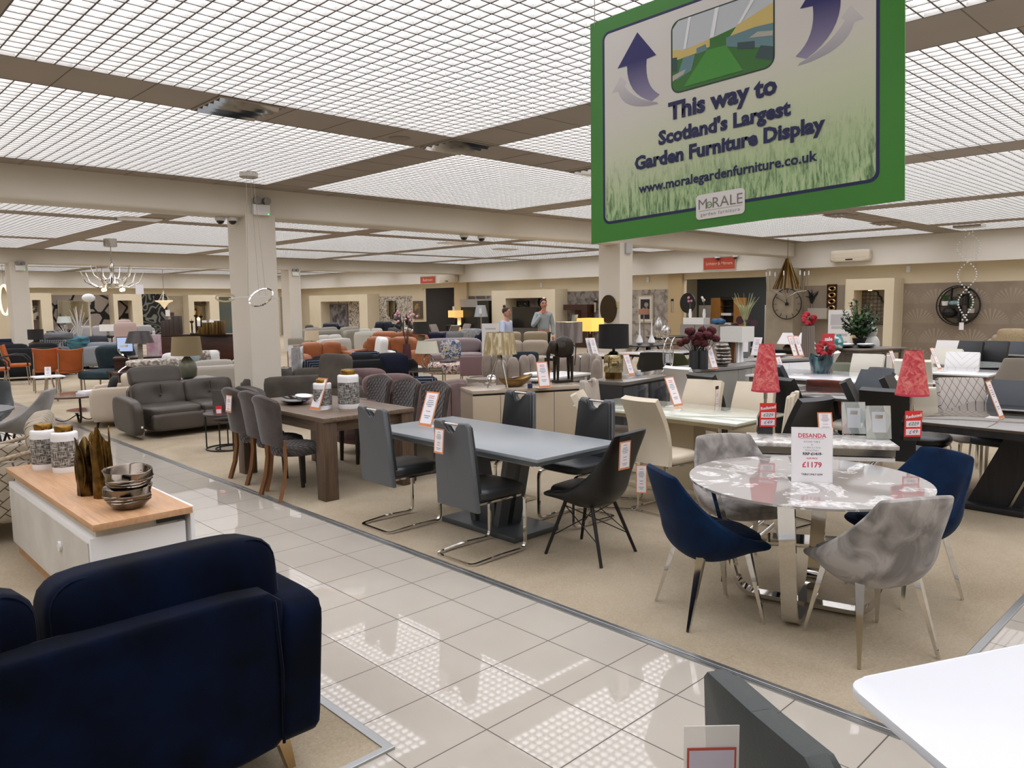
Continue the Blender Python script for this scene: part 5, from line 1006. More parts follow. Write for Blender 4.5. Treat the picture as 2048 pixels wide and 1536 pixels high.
# shell armchairs
def shell_arm(label, loc, rz, mat):
    t = thing('shell_armchair', label, 'armchair', loc, rz, 'scalloped shell armchairs')
    for i in range(6): s_ = (i-2.5)/2.5; a_ = s_*1.25; obj('scallop', MB().puff((.4*math.sin(a_), -.36*math.cos(a_)+.02, .62+.1*math.cos(a_)), (.19, .13, .5), 3, 6, (0, 0, -a_*-1)), mat, t, 60)
    obj('seat', MB().puff((0, .05, .36), (.66, .66, .26), 5, 7), mat, t, 60); obj('tub', MB().lathe([(.30, .14), (.38, .2), (.42, .5), (.36, .5), (.3, .22)], n=24), mat, t, 50); obj('base', MB().cyl((0, 0, .006), (0, 0, .15), .26), brass, t)
greige_v = M('greige_velvet', '#85786c', .8, col2='#968a7e', scale=6, sheen=.3)
q = P(1038, 725, .85); shell_arm('greige velvet scalloped armchair behind the gold boat bowl', (q.x+.1, q.y+.3), face(-.2, 1), greige_v); q = P(985, 718, .85); shell_arm('greige velvet scalloped armchair half hidden by the wrapped tripod lamp', (q.x+.25, q.y+.35), face(-1, .4), greige_v); q = P(1180, 724, .85); shell_arm('greige velvet scalloped armchair behind the white leaning cards', (q.x, q.y+.3), face(-1, .1), greige_v)
q = P(1045, 700, .6); t = sofa('beige recliner sofa with high stitched headrests, blue cushion on its seat', (q.x, q.y), face(-.7, -.7), 1.7, .95, .78, oat, 2, arm=.2, ah=.6)
for sx in (-1, 1): obj('headrest', MB().puff((sx*.34, -.36, .88), (.62, .18, .34), 6, 7, (-.12, 0, 0)), M('beige_headrest', '#97886f', .7), t, 60)
q = P(1053, 722, .45); cushion('slate blue cushion lying on the beige recliner sofa', (q.x-.2, q.y-.15, .42), .62, .36, M('slate_cushion', '#2f3d4b', .85), -.75, .7)
# open frame side tables left of the beige sideboard
q = P(945, 772, .6); side_frame('open steel side table with glass top beside the beige sideboard', (q.x-.05, q.y+.1), -.3, .75, .55, .6, steel, smoke); t = thing('lower_stool', 'dark grey mirrored side cabinet beneath the papers, left of the beige sideboard', 'cabinet', (4.88, 6.42), -.3); obj('body', MB().b2(-.18, -.14, .12, .18, .14, .34), M('grey_mirror', '#6d6a67', .15, .6), t, 0); obj('base', MB().b2(-.2, -.16, .006, .2, .16, .03), steel, t, 0); obj('post', MB().b2(-.02, -.02, .03, .02, .02, .12), steel, t, 0)
solo('paper_bundle', 'crumpled white papers on the grey mirrored cabinet', 'papers', MB().puff((0, 0, .05), (.22, .18, .1), 2.2, 6, f=lambda v: (v.x, v.y, v.z+.02*math.sin(40*v.x+25*v.y))), white_m, (4.88, 6.42, .34), .4)
solo('silver_ornament', 'round silver ornament on the steel side table beside the wrapped lamp', 'ornament', MB().lathe([(0, 0), (.05, .01), (.08, .06), (.06, .11), (.03, .13), (0, .13)], n=24), chrome, P(983, 766, .6))
# lamps in the distance
q = P(1138, 712, .72); u = U(q); table('white side table carrying lamps and leaning white cards', (q.x+.35, q.y), -.2, 1.5, .6, .72, white_g, black_m)
lamp('large grey drum lamp wrapped in plastic, beside the elephant', (q.x, q.y, .72), (27*u, 27*u, 41*u, 27*u), grey_sh, b_box(.05, .05, black_m)); q2 = P(1180, 712, .72); u = U(q2)
def b_two(t, z, h):
    for sx in (-1, 1): obj('rod', MB().cyl((sx*9*u, 0, 0), (sx*9*u, 0, z+.02), .009, n=10), gold, t, 30)
    obj('foot', MB().b2(-.14, -.06, 0, .14, .06, .02), gold, t, 0)
lamp('glowing yellow rectangular lamp on two gold rods, beside the wrapped grey lamp', (q2.x+.6, q2.y+.5, .72), (30*u, 28*u, 27*u, 47*u), lit_sh, b_two, sq=True)
lt = bpy.data.lights.new('yellow_lamp_light', 'POINT'); lt.energy = 12; lt.color = (1, .75, .4); lt.shadow_soft_size = .1; lo = bpy.data.objects.new('lamp_glow', lt); lo.parent = bpy.data.objects['table_lamp.006'] if 'table_lamp.006' in bpy.data.objects else None; lo.location = (0, 0, .6); C.objects.link(lo)
for x, y, rz, lb in ((1185, 712, -.1, 'blank white leaning card in front of the yellow lamp'), (1192, 722, .1, 'blank white leaning card beside the mercury lamp base'), (1142, 716, -.6, 'pink edged price tag behind the elephant statue')): q = P(x, min(y, 711), .72); card(lb, q, rz, .2, .36, .3, border=False)
# far lamps and navy seating
q = P(948, 690, .5); sofa('navy velvet sofa half hidden by the wrapped tripod lamp', (q.x+.7, q.y-.3), face(-.7, -.7), 1.5, .9, .85, navy_f, 2); chv = G('chevron_fabric', .9); p_ = chv.xyz(chv.coord('Object')); kk = chv.math('PINGPONG', chv.math('ADD', p_[2], chv.math('PINGPONG', p_[0], .05)), .02); chv.base(chv.mix(chv.math('GREATER_THAN', kk, .011), '#2c3947', '#b8bcbd'))
q = P(905, 684, .55); sofa('navy velvet sofa with zigzag cushion beside the black drum lamp', (q.x, q.y+.5), face(-.5, -.86), 2.0, .9, .8, navy_f, 2); cushion('zigzag patterned cushion on the far navy sofa', (q.x, q.y-.1, .5), .55, .42, chv.m, -.7, .3)
q = P(940, 680, .6); cushion('large pale patterned cushion on the navy sofa behind the wrapped lamp', (q.x-.1, q.y-.2, .55), .75, .45, M('pale_pattern', '#b7b6b2', .9, col2='#8a8f95', scale=16), -.7, .25)
q = P(843, 690, .6); u = U(q); table('side table of the far black drum lamp', q.xy[:], -.7, .5, .5, .6, black_m, black_m, name='side_table'); lamp('black drum lamp on stacked book base beside the pink blossom', (q.x, q.y, .6), (16*u, 16*u, 24*u, 22*u), dark_sh, b_box(13*u, .1, M('gilt_books', '#8d7c55', .5, col2='#5d4f35', scale=30, stretch=(1, 1, .05))))
t = thing('floor_lamp', 'black multi-head floor lamp with tilted cone shades beside the tan sofa', 'lamp', P(808, 700, .0).xy[:]); q = P(808, 690, .4); t.location = (q.x, q.y, 0); u = U(q)
obj('pole', MB().cyl((0, 0, .02), (0, 0, 1.25), .015), black_m, t); obj('base', MB().cyl((0, 0, .006), (0, 0, .03), .15), black_m, t)
for i, (dx, dz, rx) in enumerate(((.12, 1.25, .7), (.22, 1.02, .9), (-.12, 1.1, -.7), (-.15, 1.35, -.4))): obj('cone_shade', MB().lathe([(.13, -.12), (.07, .1), (.06, .1), (.12, -.12)], n=20).xf(TR(dx, -dx*.5, dz, 0, -rx, 0)), black_m, t, 50); obj('arm', MB().cyl((0, 0, dz-.1), (dx, -dx*.5, dz+.05), .008, n=8), chrome, t, 30)
table('dark grey dining table in front of the bedroom doorway', P(885, 664, .76).xy[:], 0, 1.8, .95, .76, M('dark_grey_oak', '#4d4642', .5), M('dark_grey_oak', ''), 'pedestal')
panel_chair('taupe fabric dining chair with tall straight back in the distance', bt(908, 650, 1.05, (-.2, 1)), face(-.2, 1), M('taupe_chair', '#877b6f', .85), 'distant taupe chairs', darkwood, 1.05, .5, name='taupe_chair'); tc = bpy.data.objects['taupe_chair']
more(tc, 'taupe fabric dining chair with tag in front of the black stove display', bt(932, 650, 1.0, (-1, .2)), (-1, .2)); more(tc, 'taupe fabric dining chair left of the far table, tag on its back', bt(890, 654, .95, (.4, -1), -.2), (.4, -1))
t = thing('info_totem', 'tall white information stand beside the woman', 'sign', at(981, 660, 17.6).xy[:], -.75, 'white information stands'); obj('panel', MB().b2(-.2, -.02, .1, .2, .02, 1.32), white_m, t, 0); obj('foot', MB().b2(-.22, -.18, .006, .22, .18, .1), white_m, t, 0); mb = MB(); greek(mb, (.7, .5), .34, 1.2, .1, Matrix.Translation((0, -.022, 0))); greek(mb, (.8, .8, .8, .8, .8), .34, .95, .14, Matrix.Translation((0, -.022, 0))); obj('print', mb, M('faint_print', '#c2bfc2', .7), t, 0)
t = thing('acrylic_totem', 'clear acrylic display column behind the column edge', 'display', (6.9, 11.9), 0); q = P(594, 765, .35); t.location = (q.x, q.y, 0); obj('tube', MB().b2(-.1, -.1, .35, .1, .1, 1.05), acrylic, t, 0); obj('core', MB().b2(-.07, -.02, .36, .07, .02, 1.0), M('silver_print', '#a9a4a4', .4, col2='#d8d4d4', scale=12), t, 0); obj('stand', MB().b2(-.16, -.12, .006, .16, .12, .35, .004), M('silver_stand', '#a5a8aa', .3, .6), t)
q = P(573, 735, .62); t = thing('sale_sign', 'narrow red and white sale sign leaning beside the column', 'sign', (q.x-.3, q.y+.1, .6), -.6); obj('panel', MB().box((0, 0, .1), (.14, .01, .36), rot=(-.2, .12, 0)), M('sale_red', '#c83a42', .5), t, 0); obj('white_disc', MB().cyl((0, -.012, .16), (0, -.016, .16), .04), paper, t); obj('white_panel', MB().b2(-.05, -.012, .0, .05, -.007, .05), paper, t, 0)
q = P(573, 735, .6); table('black media unit with white frame beside the column', (q.x, q.y), 0, .9, .5, .6, black_g, white_m, name='media_unit')
# people
def person(label, loc, rz, hgt, shirt, skin, hair, trousers, bun=False, hand_up=False):
    k = hgt/1.78; t = thing('person', label, 'person', loc, rz)
    def skin_mesh(name, V_, E_, rad, mat, lv=2):
        me = bpy.data.meshes.new(name); me.from_pydata([tuple(c*k for c in v) for v in V_], E_, []); o = bpy.data.objects.new(name, me); C.objects.link(o); o.parent = t; m_ = o.modifiers.new('skin', 'SKIN'); m_.use_smooth_shade = True
        for i, r in enumerate(rad): me.skin_vertices[0].data[i].radius = (r[0]*k, r[1]*k) if isinstance(r, tuple) else (r*k, r*k)
        me.skin_vertices[0].data[0].use_root = True; s_ = o.modifiers.new('sub', 'SUBSURF'); s_.levels = s_.render_levels = lv; me.materials.append(mat); return o
    hand = [(.03, .14, 1.46), (.10, .13, 1.44)] if hand_up else [(.27, .08, .80), (.27, .09, .72)]
    relb = (.30, .08, 1.10)
    V_ = [(0, 0, .95), (0, 0, 1.10), (0, 0, 1.28), (0, 0, 1.42), (0, .01, 1.50), (0, .02, 1.58), (-.17, 0, 1.41), (-.24, -.01, 1.12), (-.235, .06, .88), (.17, 0, 1.41), relb, (.10, .16, 1.38) if hand_up else (.25, .06, .88), (-.09, 0, .88), (-.10, .01, .48), (-.10, -.01, .08), (-.10, .12, .04), (.09, 0, .88), (.10, .01, .48), (.10, -.01, .08), (.10, .12, .04)]
    E_ = [(0, 1), (1, 2), (2, 3), (3, 4), (4, 5), (3, 6), (6, 7), (7, 8), (3, 9), (9, 10), (10, 11), (0, 12), (12, 13), (13, 14), (14, 15), (0, 16), (16, 17), (17, 18), (18, 19)]
    body = skin_mesh('body', V_, E_, [(.15, .1), (.15, .1), (.16, .11), (.13, .09), .055, .055, .065, .048, .035, .065, .048, .035, .085, .06, .045, .04, .085, .06, .045, .04], skin)
    top_i = [0, 1, 2, 3, 6, 7, 8, 9, 10, 11]; mp = {v: i for i, v in enumerate(top_i)}
    skin_mesh('top', [V_[i] for i in top_i], [(mp[a_], mp[b_]) for a_, b_ in E_ if a_ in mp and b_ in mp], [(.172, .122), (.168, .118), (.178, .125), (.145, .1), .08, .064, .048, .08, .064, .048], shirt)
    leg_i = [0, 12, 13, 14, 16, 17, 18]; mp = {v: i for i, v in enumerate(leg_i)}
    skin_mesh('trousers', [V_[i] for i in leg_i], [(mp[a_], mp[b_]) for a_, b_ in E_ if a_ in mp and b_ in mp], [(.165, .115), .1, .075, .062, .1, .075, .062], trousers)
    for sx in (-1, 1): obj('shoe', MB().puff((sx*.1*k, .05*k, .05*k), (.1*k, .28*k, .09*k), 3, 5), black_m, t, 60)
    head = MB().puff((0, .03*k, 1.665*k), (.155*k, .195*k, .235*k), 2.3, 8, f=lambda v: (v.x*(1-.9*max(0, -v.z-.02)), v.y, v.z)); head.puff((0, .135*k, 1.655*k), (.03*k, .04*k, .05*k), 2, 4)
    for sx in (-1, 1): head.puff((sx*.08*k, .02*k, 1.66*k), (.02*k, .045*k, .06*k), 2, 4)
    obj('head', head, skin, t, 70)
    for sx in (-1, 1): obj('eye', MB().ball((sx*.032*k, .118*k, 1.685*k), .011*k, 8), black_m, t, 60); obj('eyebrow', MB().box((sx*.034*k, .124*k, 1.71*k), (.035*k, .008*k, .007*k)), hair, t, 0)
    if not hand_up: obj('mouth', MB().box((0, .126*k, 1.605*k), (.045*k, .01*k, .01*k)), M('lips', '#a0605a', .6), t, 0)
    obj('hair', MB().puff((0, .0, 1.715*k), (.172*k, .205*k, .185*k), 2.4, 8, f=lambda v: (v.x, v.y if v.z > -.02 else min(v.y, .02), max(v.z, -.03) if v.y > 0 else v.z)), hair, t, 70)
    if bun: obj('hair_bun', MB().ball((0, -.05*k, 1.83*k), .04*k), hair, t, 60)
    for side, (w_, d_) in ((1, hand), (-1, [(-.235, .07, .80), (-.235, .08, .72)])):
        mb = MB(); mb.puff(tuple(c*k for c in w_), (.07*k, .05*k, .09*k), 3, 5)
        for fi in range(4):
            if hand_up and side == 1: a0 = (w_[0]-.03+.02*fi, w_[1]+.01, w_[2]+.03); mb.tube([tuple(c*k for c in a0), ((a0[0]-.02)*k, (a0[1]+.005)*k, (a0[2]+.05+.008*(fi % 3))*k), ((a0[0]-.035)*k, (a0[1]-.012)*k, (a0[2]+.075+.008*(fi % 3))*k)], .008*k, 6)
            else: a0 = (w_[0]-.027+.018*fi, w_[1]+.005, w_[2]-.035); mb.tube([tuple(c*k for c in a0), (a0[0]*k, (a0[1]+.01)*k, (a0[2]-.05-.006*(fi % 3))*k), (a0[0]*k, (a0[1]+.025)*k, (a0[2]-.075-.006*(fi % 3))*k)], .008*k, 6)
        mb.tube([(w_[0]*k-.035*k, w_[1]*k, w_[2]*k), (w_[0]*k-.055*k, (w_[1]+.02)*k, (w_[2]-.03)*k), (w_[0]*k-.05*k, (w_[1]+.035)*k, (w_[2]-.055)*k)], .009*k, 6); obj('hand', mb, skin, t, 60)
    return t
sk1 = M('skin_warm', '#b98068', .6); sk2 = M('skin_fair', '#bd8a74', .6)
q = at(1087, 625, 20.5); person('person in light grey sweater with a hand raised to the mouth, dark trousers', (q.x, q.y), face(-.62, -.78), 1.86, M('grey_sweater', '#9aa2a4', .9), sk1, M('black_hair', '#17120f', .7), M('black_trousers', '#101014', .8), hand_up=True)
q = at(1012, 640, 18.5); person('person in pale blue shirt over white top, brown hair tied up, looking to one side', (q.x, q.y), face(-.1, -1)+.35, 1.66, M('pale_blue_shirt', '#b9c2d8', .8), sk2, M('brown_hair', '#3c281c', .7), M('blue_trousers', '#2b3242', .8), bun=True)
# ---------------------------------------------------------------- left side of the floor
teal = M('teal_fabric', '#1f3036', .9, col2='#2a3d44', scale=5); org = M('orange_upholstery', '#a04f1c', .7, col2='#b25c26', scale=4); tube_s = M('satin_tube', '#b3a999', .3, .9)
def orange_chair(label, loc, f, arms=False):
    t = thing('orange_chair', label, 'chair', loc, face(*f), 'orange chairs by the left edge')
    obj('seat', MB().puff((0, .03, .46), (.46, .46, .08), 6, 6), org, t, 60)
    obj('backrest', MB().shell(lambda u, v: ((2*v-1)*(.2+.035*u), -.2-.1*u+.05*(2*v-1)**2, .5+.42*u+.03*u*(2*v-1)**2), 7, 7, .03), org, t, 60)
    for sx in (-1, 1):
        obj('front_leg', MB().tube([(sx*.22, .2, .45), (sx*.23, .23, .006)], .012, 8), tube_s, t, 40); obj('rear_leg', MB().tube([(sx*.22, -.3, .86), (sx*.22, -.2, .45), (sx*.23, -.28, .006)], .012, 8), tube_s, t, 40)
        if arms: obj('armrest', MB().tube([(sx*.24, -.25, .68), (sx*.26, -.05, .71), (sx*.26, .15, .69), (sx*.25, .23, .6), (sx*.23, .23, .45)], .018, 8), black_m, t, 50)
    return t
q = P(40, 770, 0); orange_chair('orange armchair with black arms at the left edge, its seat showing', (q.x, q.y+.1), (.95, -.3), True); q = P(2, 735, .46); orange_chair('orange armchair with black arms cut off by the left edge', (q.x-.2, q.y-.5), (.95, -.3), True)
q = P(60, 785, 0); orange_chair('orange chair with its back turned, a ticket on the table before it', (q.x+.3, q.y-.1), (.15, 1)); q = P(115, 788, 0); orange_chair('orange chair with its back to the camera, beside the teal tufted chair', (q.x+.25, q.y), (.1, 1))
q = P(96, 752, .5); t = thing('side_table', 'small pale three-legged table in front of the orange chairs', 'table', (q.x, q.y), 0); obj('tabletop', MB().prism(rrect(.5, .5, .06), .48, .5), white_m, t, 0)
for i in range(3): a_ = 2*PI*i/3; obj('leg', MB().cyl((.05*math.cos(a_), .05*math.sin(a_), .48), (.14*math.cos(a_), .14*math.sin(a_), .006), .016, n=8), tube_s, t, 30)
card('small pink and white ticket on the pale three-legged table', (q.x, q.y, .5), -.5, .11, .17, .1, border=False)
# teal tufted chair
q = P(178, 786, 0); t = thing('lounge_chair', 'teal tufted fabric armless lounge chair facing left', 'chair', (q.x+.4, q.y+.1), face(-.75, -.66))
obj('seat', MB().puff((0, .05, .37), (.85, .85, .2), 5, 8), teal, t, 60); obj('backrest', MB().puff((0, -.38, .64), (.85, .2, .66), 6, 9, (-.28, 0, 0)), teal, t, 60)
for z in (.52, .68, .84): obj('tuft', MB().ball((0, -.235-(z-.52)*.27, z), .03, 10, (.05, .02, .025)), M('teal_dark', '#131f23', .9), t, 60)
for sx in (-1, 1):
    for y in (-.3, .35): obj('leg', MB().cyl((sx*.35, y, .3), (sx*.36, y, .006), .02, .015, 8), tube_s, t, 30)
# round glass coffee table
q = P(158, 808, .3); t = thing('coffee_table', 'round bronze glass coffee table with looping curved legs and white lower shelf', 'table', (3.28, 13.05), .4)
obj('tabletop', MB().lathe([(0, .43), (.42, .43), (.42, .455), (0, .455)], n=40), M('bronze_glass', '#5b4334', .08, coat=.4), t, 40); obj('lower_shelf', MB().lathe([(0, .2), (.3, .2), (.3, .215), (0, .215)], (.12, -.1, 0), n=36), white_g, t, 40)
for i in range(3): a_ = 2*PI*i/3; m_ = Matrix.Rotation(a_, 4, 'Z'); obj('curved_leg', MB().tube([m_ @ Vector(v) for v in rpath([(.38, 0, .43), (.4, 0, .12), (.2, 0, .016), (-.02, 0, .16), (-.02, .02, .2)], .2, 6)], 0, prof=(.03, .012)), M('bronze_leg', '#33241c', .4, .5), t, 40)
solo('magazine_stack', 'white magazines and cloth on the round glass coffee table', 'magazines', MB().b2(-.15, -.12, 0, .15, .12, .03).b2(-.13, -.1, .031, .16, .1, .055), paper, (3.45, 12.95, .456), .3)
q = P(215, 790, .3); t = sofa('cream bouclé tub chair behind the arm of the leather sofa', (3.75, 12.5), face(-.9, .3), .8, .8, .72, M('cream_boucle', '#c4b5a2', .95), 1, arm=.14, ah=.6); t['label'] = 'cream rounded tub chair behind the arm of the leather sofa'
obj('stripe_cushion', MB().puff((0, .1, .6), (.3, .12, .3), 3, 6, (.3, 0, 0)), M('black_stripe', '#2a2a2a', .9), t, 60)
# dark velvet chairs at a round table, patterned armchair
slate_v = M('slate_velvet', '#3a3e3f', .8, col2='#4d5152', scale=6, sheen=.3)
bucket('slate_velvet_chair', 'slate velvet chair at the left edge behind the small round table', 'slate velvet chairs', slate_v, (2.42, 11.2), face(-.4, -1), 'rod', zb=.86, wb=.23); bucket('slate_velvet_chair', 'grey velvet chair with rounded back beside the aisle, between table and patterned armchair', 'slate velvet chairs', M('ash_velvet', '#7b7876', .8, col2='#8e8b88', scale=6, sheen=.3), (2.0, 8.95), face(-.9, .5), 'rod', zb=.86, wb=.22)
bpy.data.objects['slate_velvet_chair'].location.x = 1.85; bpy.data.objects['slate_velvet_chair'].location.y = 11.5; bpy.data.objects['slate_velvet_chair.001'].location.x = 2.0; bpy.data.objects['slate_velvet_chair.001'].location.y = 10.2
q = P(5, 812, .75); round_table('round slate-topped table cut off by the left edge', (q.x-.42, q.y-.1), .5, .75, M('slate_top', '#5a5e60', .35), black_m, 'stem', name='round_table')
pat = G('geometric_weave', .9); v = pat.coord('Object', (1, 1, 1)); p_ = pat.xyz(v); u1 = pat.math('ADD', pat.math('ADD', p_[0], p_[1]), pat.math('MULTIPLY', p_[2], 1.2)); u2 = pat.math('SUBTRACT', pat.math('ADD', p_[0], p_[1]), pat.math('MULTIPLY', p_[2], 1.2))
blk = pat.math('FLOOR', pat.math('MULTIPLY', u1, 9.)); l1 = pat.math('FRACT', pat.math('MULTIPLY', u1, 9.)); l2 = pat.math('FRACT', pat.math('ADD', pat.math('MULTIPLY', u2, 7.), pat.math('MULTIPLY', blk, .37)))
e_ = pat.math('MINIMUM', l1, pat.math('MULTIPLY', l2, 1.2)); pat.base(pat.mix(pat.math('LESS_THAN', e_, .11), pat.ramp(pat.noise(v, 5., 2.), (.3, '#a09480'), (.7, '#b5aa97')), '#57493a'))
t = thing('patterned_armchair', 'beige armchair with brown geometric line pattern and rope trimmed arm', 'armchair', (1.2, 7.2), face(-.95, .3)); 
obj('outer_back', MB().puff((0, -.36, .56), (.95, .16, .72), 7, 9, (-.12, 0, 0)), pat.m, t, 60); obj('seat', MB().puff((0, .02, .33), (.85, .8, .28), 6, 7), pat.m, t, 60)
for sx in (-1, 1):
    obj('arm', MB().puff((sx*.45, .02, .4), (.14, .82, .46), 6, 7), pat.m, t, 60); obj('rope_trim', MB().tube([(sx*.46, -.35, .85), (sx*.5, -.3, .7), (sx*.5, 0, .63), (sx*.48, .38, .6), (sx*.46, .42, .3)], .018, 8), M('cream_rope', '#b8a892', .9, col2='#9c8b74', scale=60), t, 50)
    for y in (-.3, .34): obj('leg', MB().cyl((sx*.36, y, .2), (sx*.39, y*1.05, .006), .022, .013, 10), gold, t, 30)
# lamps behind the leather sofa
q = P(372, 748, .55); table('dark side table behind the leather sofa', (5.25, 13.4), 0, .6, .6, .55, M('grey_stone', '#7b776c', .4), black_m, name='side_table'); u = U((5.1, 13.3, .6)); 
celadon = G('celadon_glaze', .2); p_ = celadon.xyz(celadon.coord('Object')); celadon.base(celadon.ramp(celadon.math('MULTIPLY', p_[2], 2.6), (.1, '#3f4237'), (.5, '#66685a'), (.85, '#85846f')))
lamp('table lamp with wide taupe drum shade and bulbous celadon base', (5.05, 13.2, .55), (29.5*u, 26*u, 37*u, 47*u), beige_sh, b_lathe([(.07, 0), (.14, .12), (.155, .45), (.12, .8), (.055, .95), (.05, 1)], celadon.m))
q = P(283, 742, .5); table('dark wood low table with lamp and fruit bowl behind the leather sofa', (q.x+.2, q.y+.2), 0, 1.4, .7, .5, walnut, walnut, name='coffee_table')
u = U((q.x, q.y, .5)); lamp('table lamp with dark metallic shade on a thin pale ribbed column', (q.x, q.y, .5), (27*u, 19*u, 23*u, 56*u), M('gunmetal_shade', '#4a4644', .3, .7), b_box(8*u, .08, M('ribbed_column', '#a89f92', .4, col2='#7e766b', scale=30, stretch=(.1, .1, 1))), oval=.9)
t = thing('fruit_bowl', 'bowl of green artichokes and pears behind the leather sofa', 'bowl', (q.x+.45, q.y-.15, .5), 0); obj('bowl', MB().lathe([(0, 0), (.1, .005), (.19, .08), (.18, .085), (.09, .02), (0, .015)], n=24), brass, t, 50)
for i in range(7): a_ = i*2.4; tag(obj('artichoke', MB().puff((.085*math.cos(a_)*(i > 0), .085*math.sin(a_)*(i > 0), .12+.05*(i == 0)), (.1, .1, .1), 2.2, 5, f=lambda v: v*(1+.12*math.sin(v.z*140))), M('artichoke_green', '#87863f', .7, col2='#6a5f2c', scale=14), None, 60, (q.x+.45, q.y-.15, .5)), 'green artificial artichoke in the fruit bowl behind the leather sofa', 'artichoke', 'artichokes in the fruit bowl')
q = P(240, 745, .5); t = thing('swirl_lamp', 'curling ribbon lamp of brushed chrome left of the fruit bowl', 'lamp', (q.x+.1, q.y, .1), 0); obj('ribbon', MB().tube([(.16*math.sin(i*.55)*(1-.02*i), .1*math.cos(i*.55), .02+.040*i) for i in range(22)], 0, prof=(.035, .01)), chrome, t, 60); obj('disc', MB().lathe([(0, .9), (.07, .9), (.07, .94), (0, .94)], n=24), ivory_sh, t, 50)
table('black side stand under the ribbon lamp', (q.x+.1, q.y), 0, .4, .4, .1, black_m, black_m, name='plinth')
# pale corner sofa with cushions
q = P(430, 748, .5); sofa('pale grey sofa with low back turned to us, heaped with cushions beside the column', (6.3, 15.3), face(.1, 1), 2.6, .95, .66, M('pale_weave', '#a9a398', .9), 3, ah=.6)
for lb, x, y, w_, m_, rz in (('pale blue cushion on the pale sofa behind the celadon lamp', 378, 716, .5, M('pale_blue', '#9fb0b3', .9), .1), ('white cushion on the pale sofa beside the pale blue one', 402, 716, .5, white_m, -.1), ('leaf-print cushion on the pale sofa, nearest the column', 427, 718, .5, M('leaf_print', '#7d746b', .9, col2='#c2bab0', scale=16, lo=.45, hi=.55), .3), ('white cushion half behind the celadon lamp', 332, 720, .5, white_m, 0), ('second leaf-print cushion low beside the column', 440, 728, .45, M('leaf_print', ''), .6)):
    q = P(x, y, .72); cushion(lb, (q.x, 15.55 if x > 340 else 15.4, .5), w_, w_*.8, m_, rz, .2)
card('pale leaning card on the arm of the pale sofa beside the column', (7.1, 15.0, .72), -.9, .25, .3, .3, border=False)
solo('patterned_throw', 'grey patterned throw over the sofa end left of the celadon lamp', 'throw', MB().puff((0, 0, .06), (1.1, .5, .14), 5, 8), M('leaf_print', ''), (5.3, 15.3, .66), 0)
# counter and its display
q0, q1 = P(318, 669, 1.12), P(470, 668, 1.12); c, a, L = sb_from(q0, q1, .6); sideboard('long dark walnut reception counter behind the pale sofa', c, a, L, .6, 1.12, walnut, walnut, 1, name='counter', gap=False)
CN = [(c[0], c[1]), a]
def on_counter(px, z=1.12, dy=.15): d_ = P(px, 669, 1.12); return Vector((d_.x+.02, d_.y+dy, z))
for i, (x, h, r) in enumerate(((388, .32, .05), (397, .46, .05), (407, .44, .05))): q = on_counter(x); t = thing('candlestick', ('shortest dark turned candlestick on the counter, nearest the books', 'tallest dark turned candlestick on the counter', 'dark turned candlestick on the counter nearest the gold boxes')[i], 'candlestick', q, 0, 'dark candlesticks on the counter'); obj('stem', MB().lathe([(r, 0), (r, .02), (.015, .05), (.02, h*.5), (.015, h-.06), (.045, h-.03), (.045, h)], n=16), M('ebony', '#17110e', .5), t, 45); obj('spike', MB().cyl((0, 0, h), (0, 0, h+.04), .006, n=8), black_m, t, 30)
for i, (x, w_, h) in enumerate(((413, .22, .16), (424, .3, .28), (436, .2, .24), (444, .18, .32))): solo('gilt_box', ('lowest gilt slatted box on the counter, nearest the candlesticks', 'wide gilt slatted box on the counter', 'narrow gilt slatted box on the counter', 'gilt slatted box on the counter nearest the column')[i], 'box', MB().b2(-w_/2, -.1, 0, w_/2, .1, h, .004), M('gilt_slats', '#8f7242', .35, .8, col2='#3e2e18', scale=5, stretch=(9, 1, .2)), on_counter(x), a, 'gilt boxes on the counter')
for i, (x, w_, h) in enumerate(((343, .26, .32), (352, .3, .36), (361, .18, .44))): solo('candle_pillar', ('dark ribbed pillar box on the counter, shortest of three', 'dark ribbed pillar box on the counter, middle of three', 'dark ribbed pillar box on the counter, tallest of three')[i], 'box', MB().b2(-w_/2, -.1, 0, w_/2, .1, h, .004), M('dark_ribs', '#241d1b', .5, col2='#4b3f3a', scale=4, stretch=(12, 1, .2)), on_counter(x, dy=.25), a, 'dark pillar boxes on the counter')
t = thing('desk', 'dark walnut desk holding the monitor behind the teal chair', 'desk', at(292, 690, 16.2).xy[:], -.35); obj('top', MB().b2(-.62, -.4, .71, .62, .4, .75, .004), walnut, t); obj('modesty_panel', MB().b2(-.6, -.35, .006, .6, -.32, .71), walnut, t, 0); obj('side_panel', MB().b2(.55, -.32, .006, .6, .35, .71), walnut, t, 0); obj('side_panel', MB().b2(-.6, -.32, .006, -.55, .35, .71), walnut, t, 0)
q = at(250, 690, 16.0); t = thing('computer_monitor', 'computer monitor with pale blue lit screen on the walnut desk', 'monitor', (q.x, q.y, .75), -.6); t.scale = (.62, .62, .8); obj('screen', MB().b2(-.24, -.015, .14, .24, -.013, .5), M('lit_screen', '#aebfe0', .3, emit='#a9bfe8', es=.5), t, 0); obj('casing', MB().b2(-.26, -.012, .12, .26, .02, .52, .004), black_m, t); obj('stand', MB().cyl((0, .01, 0), (0, .01, .2), .02), black_m, t); obj('foot', MB().b2(-.12, -.08, 0, .12, .08, .012), black_m, t, 0)
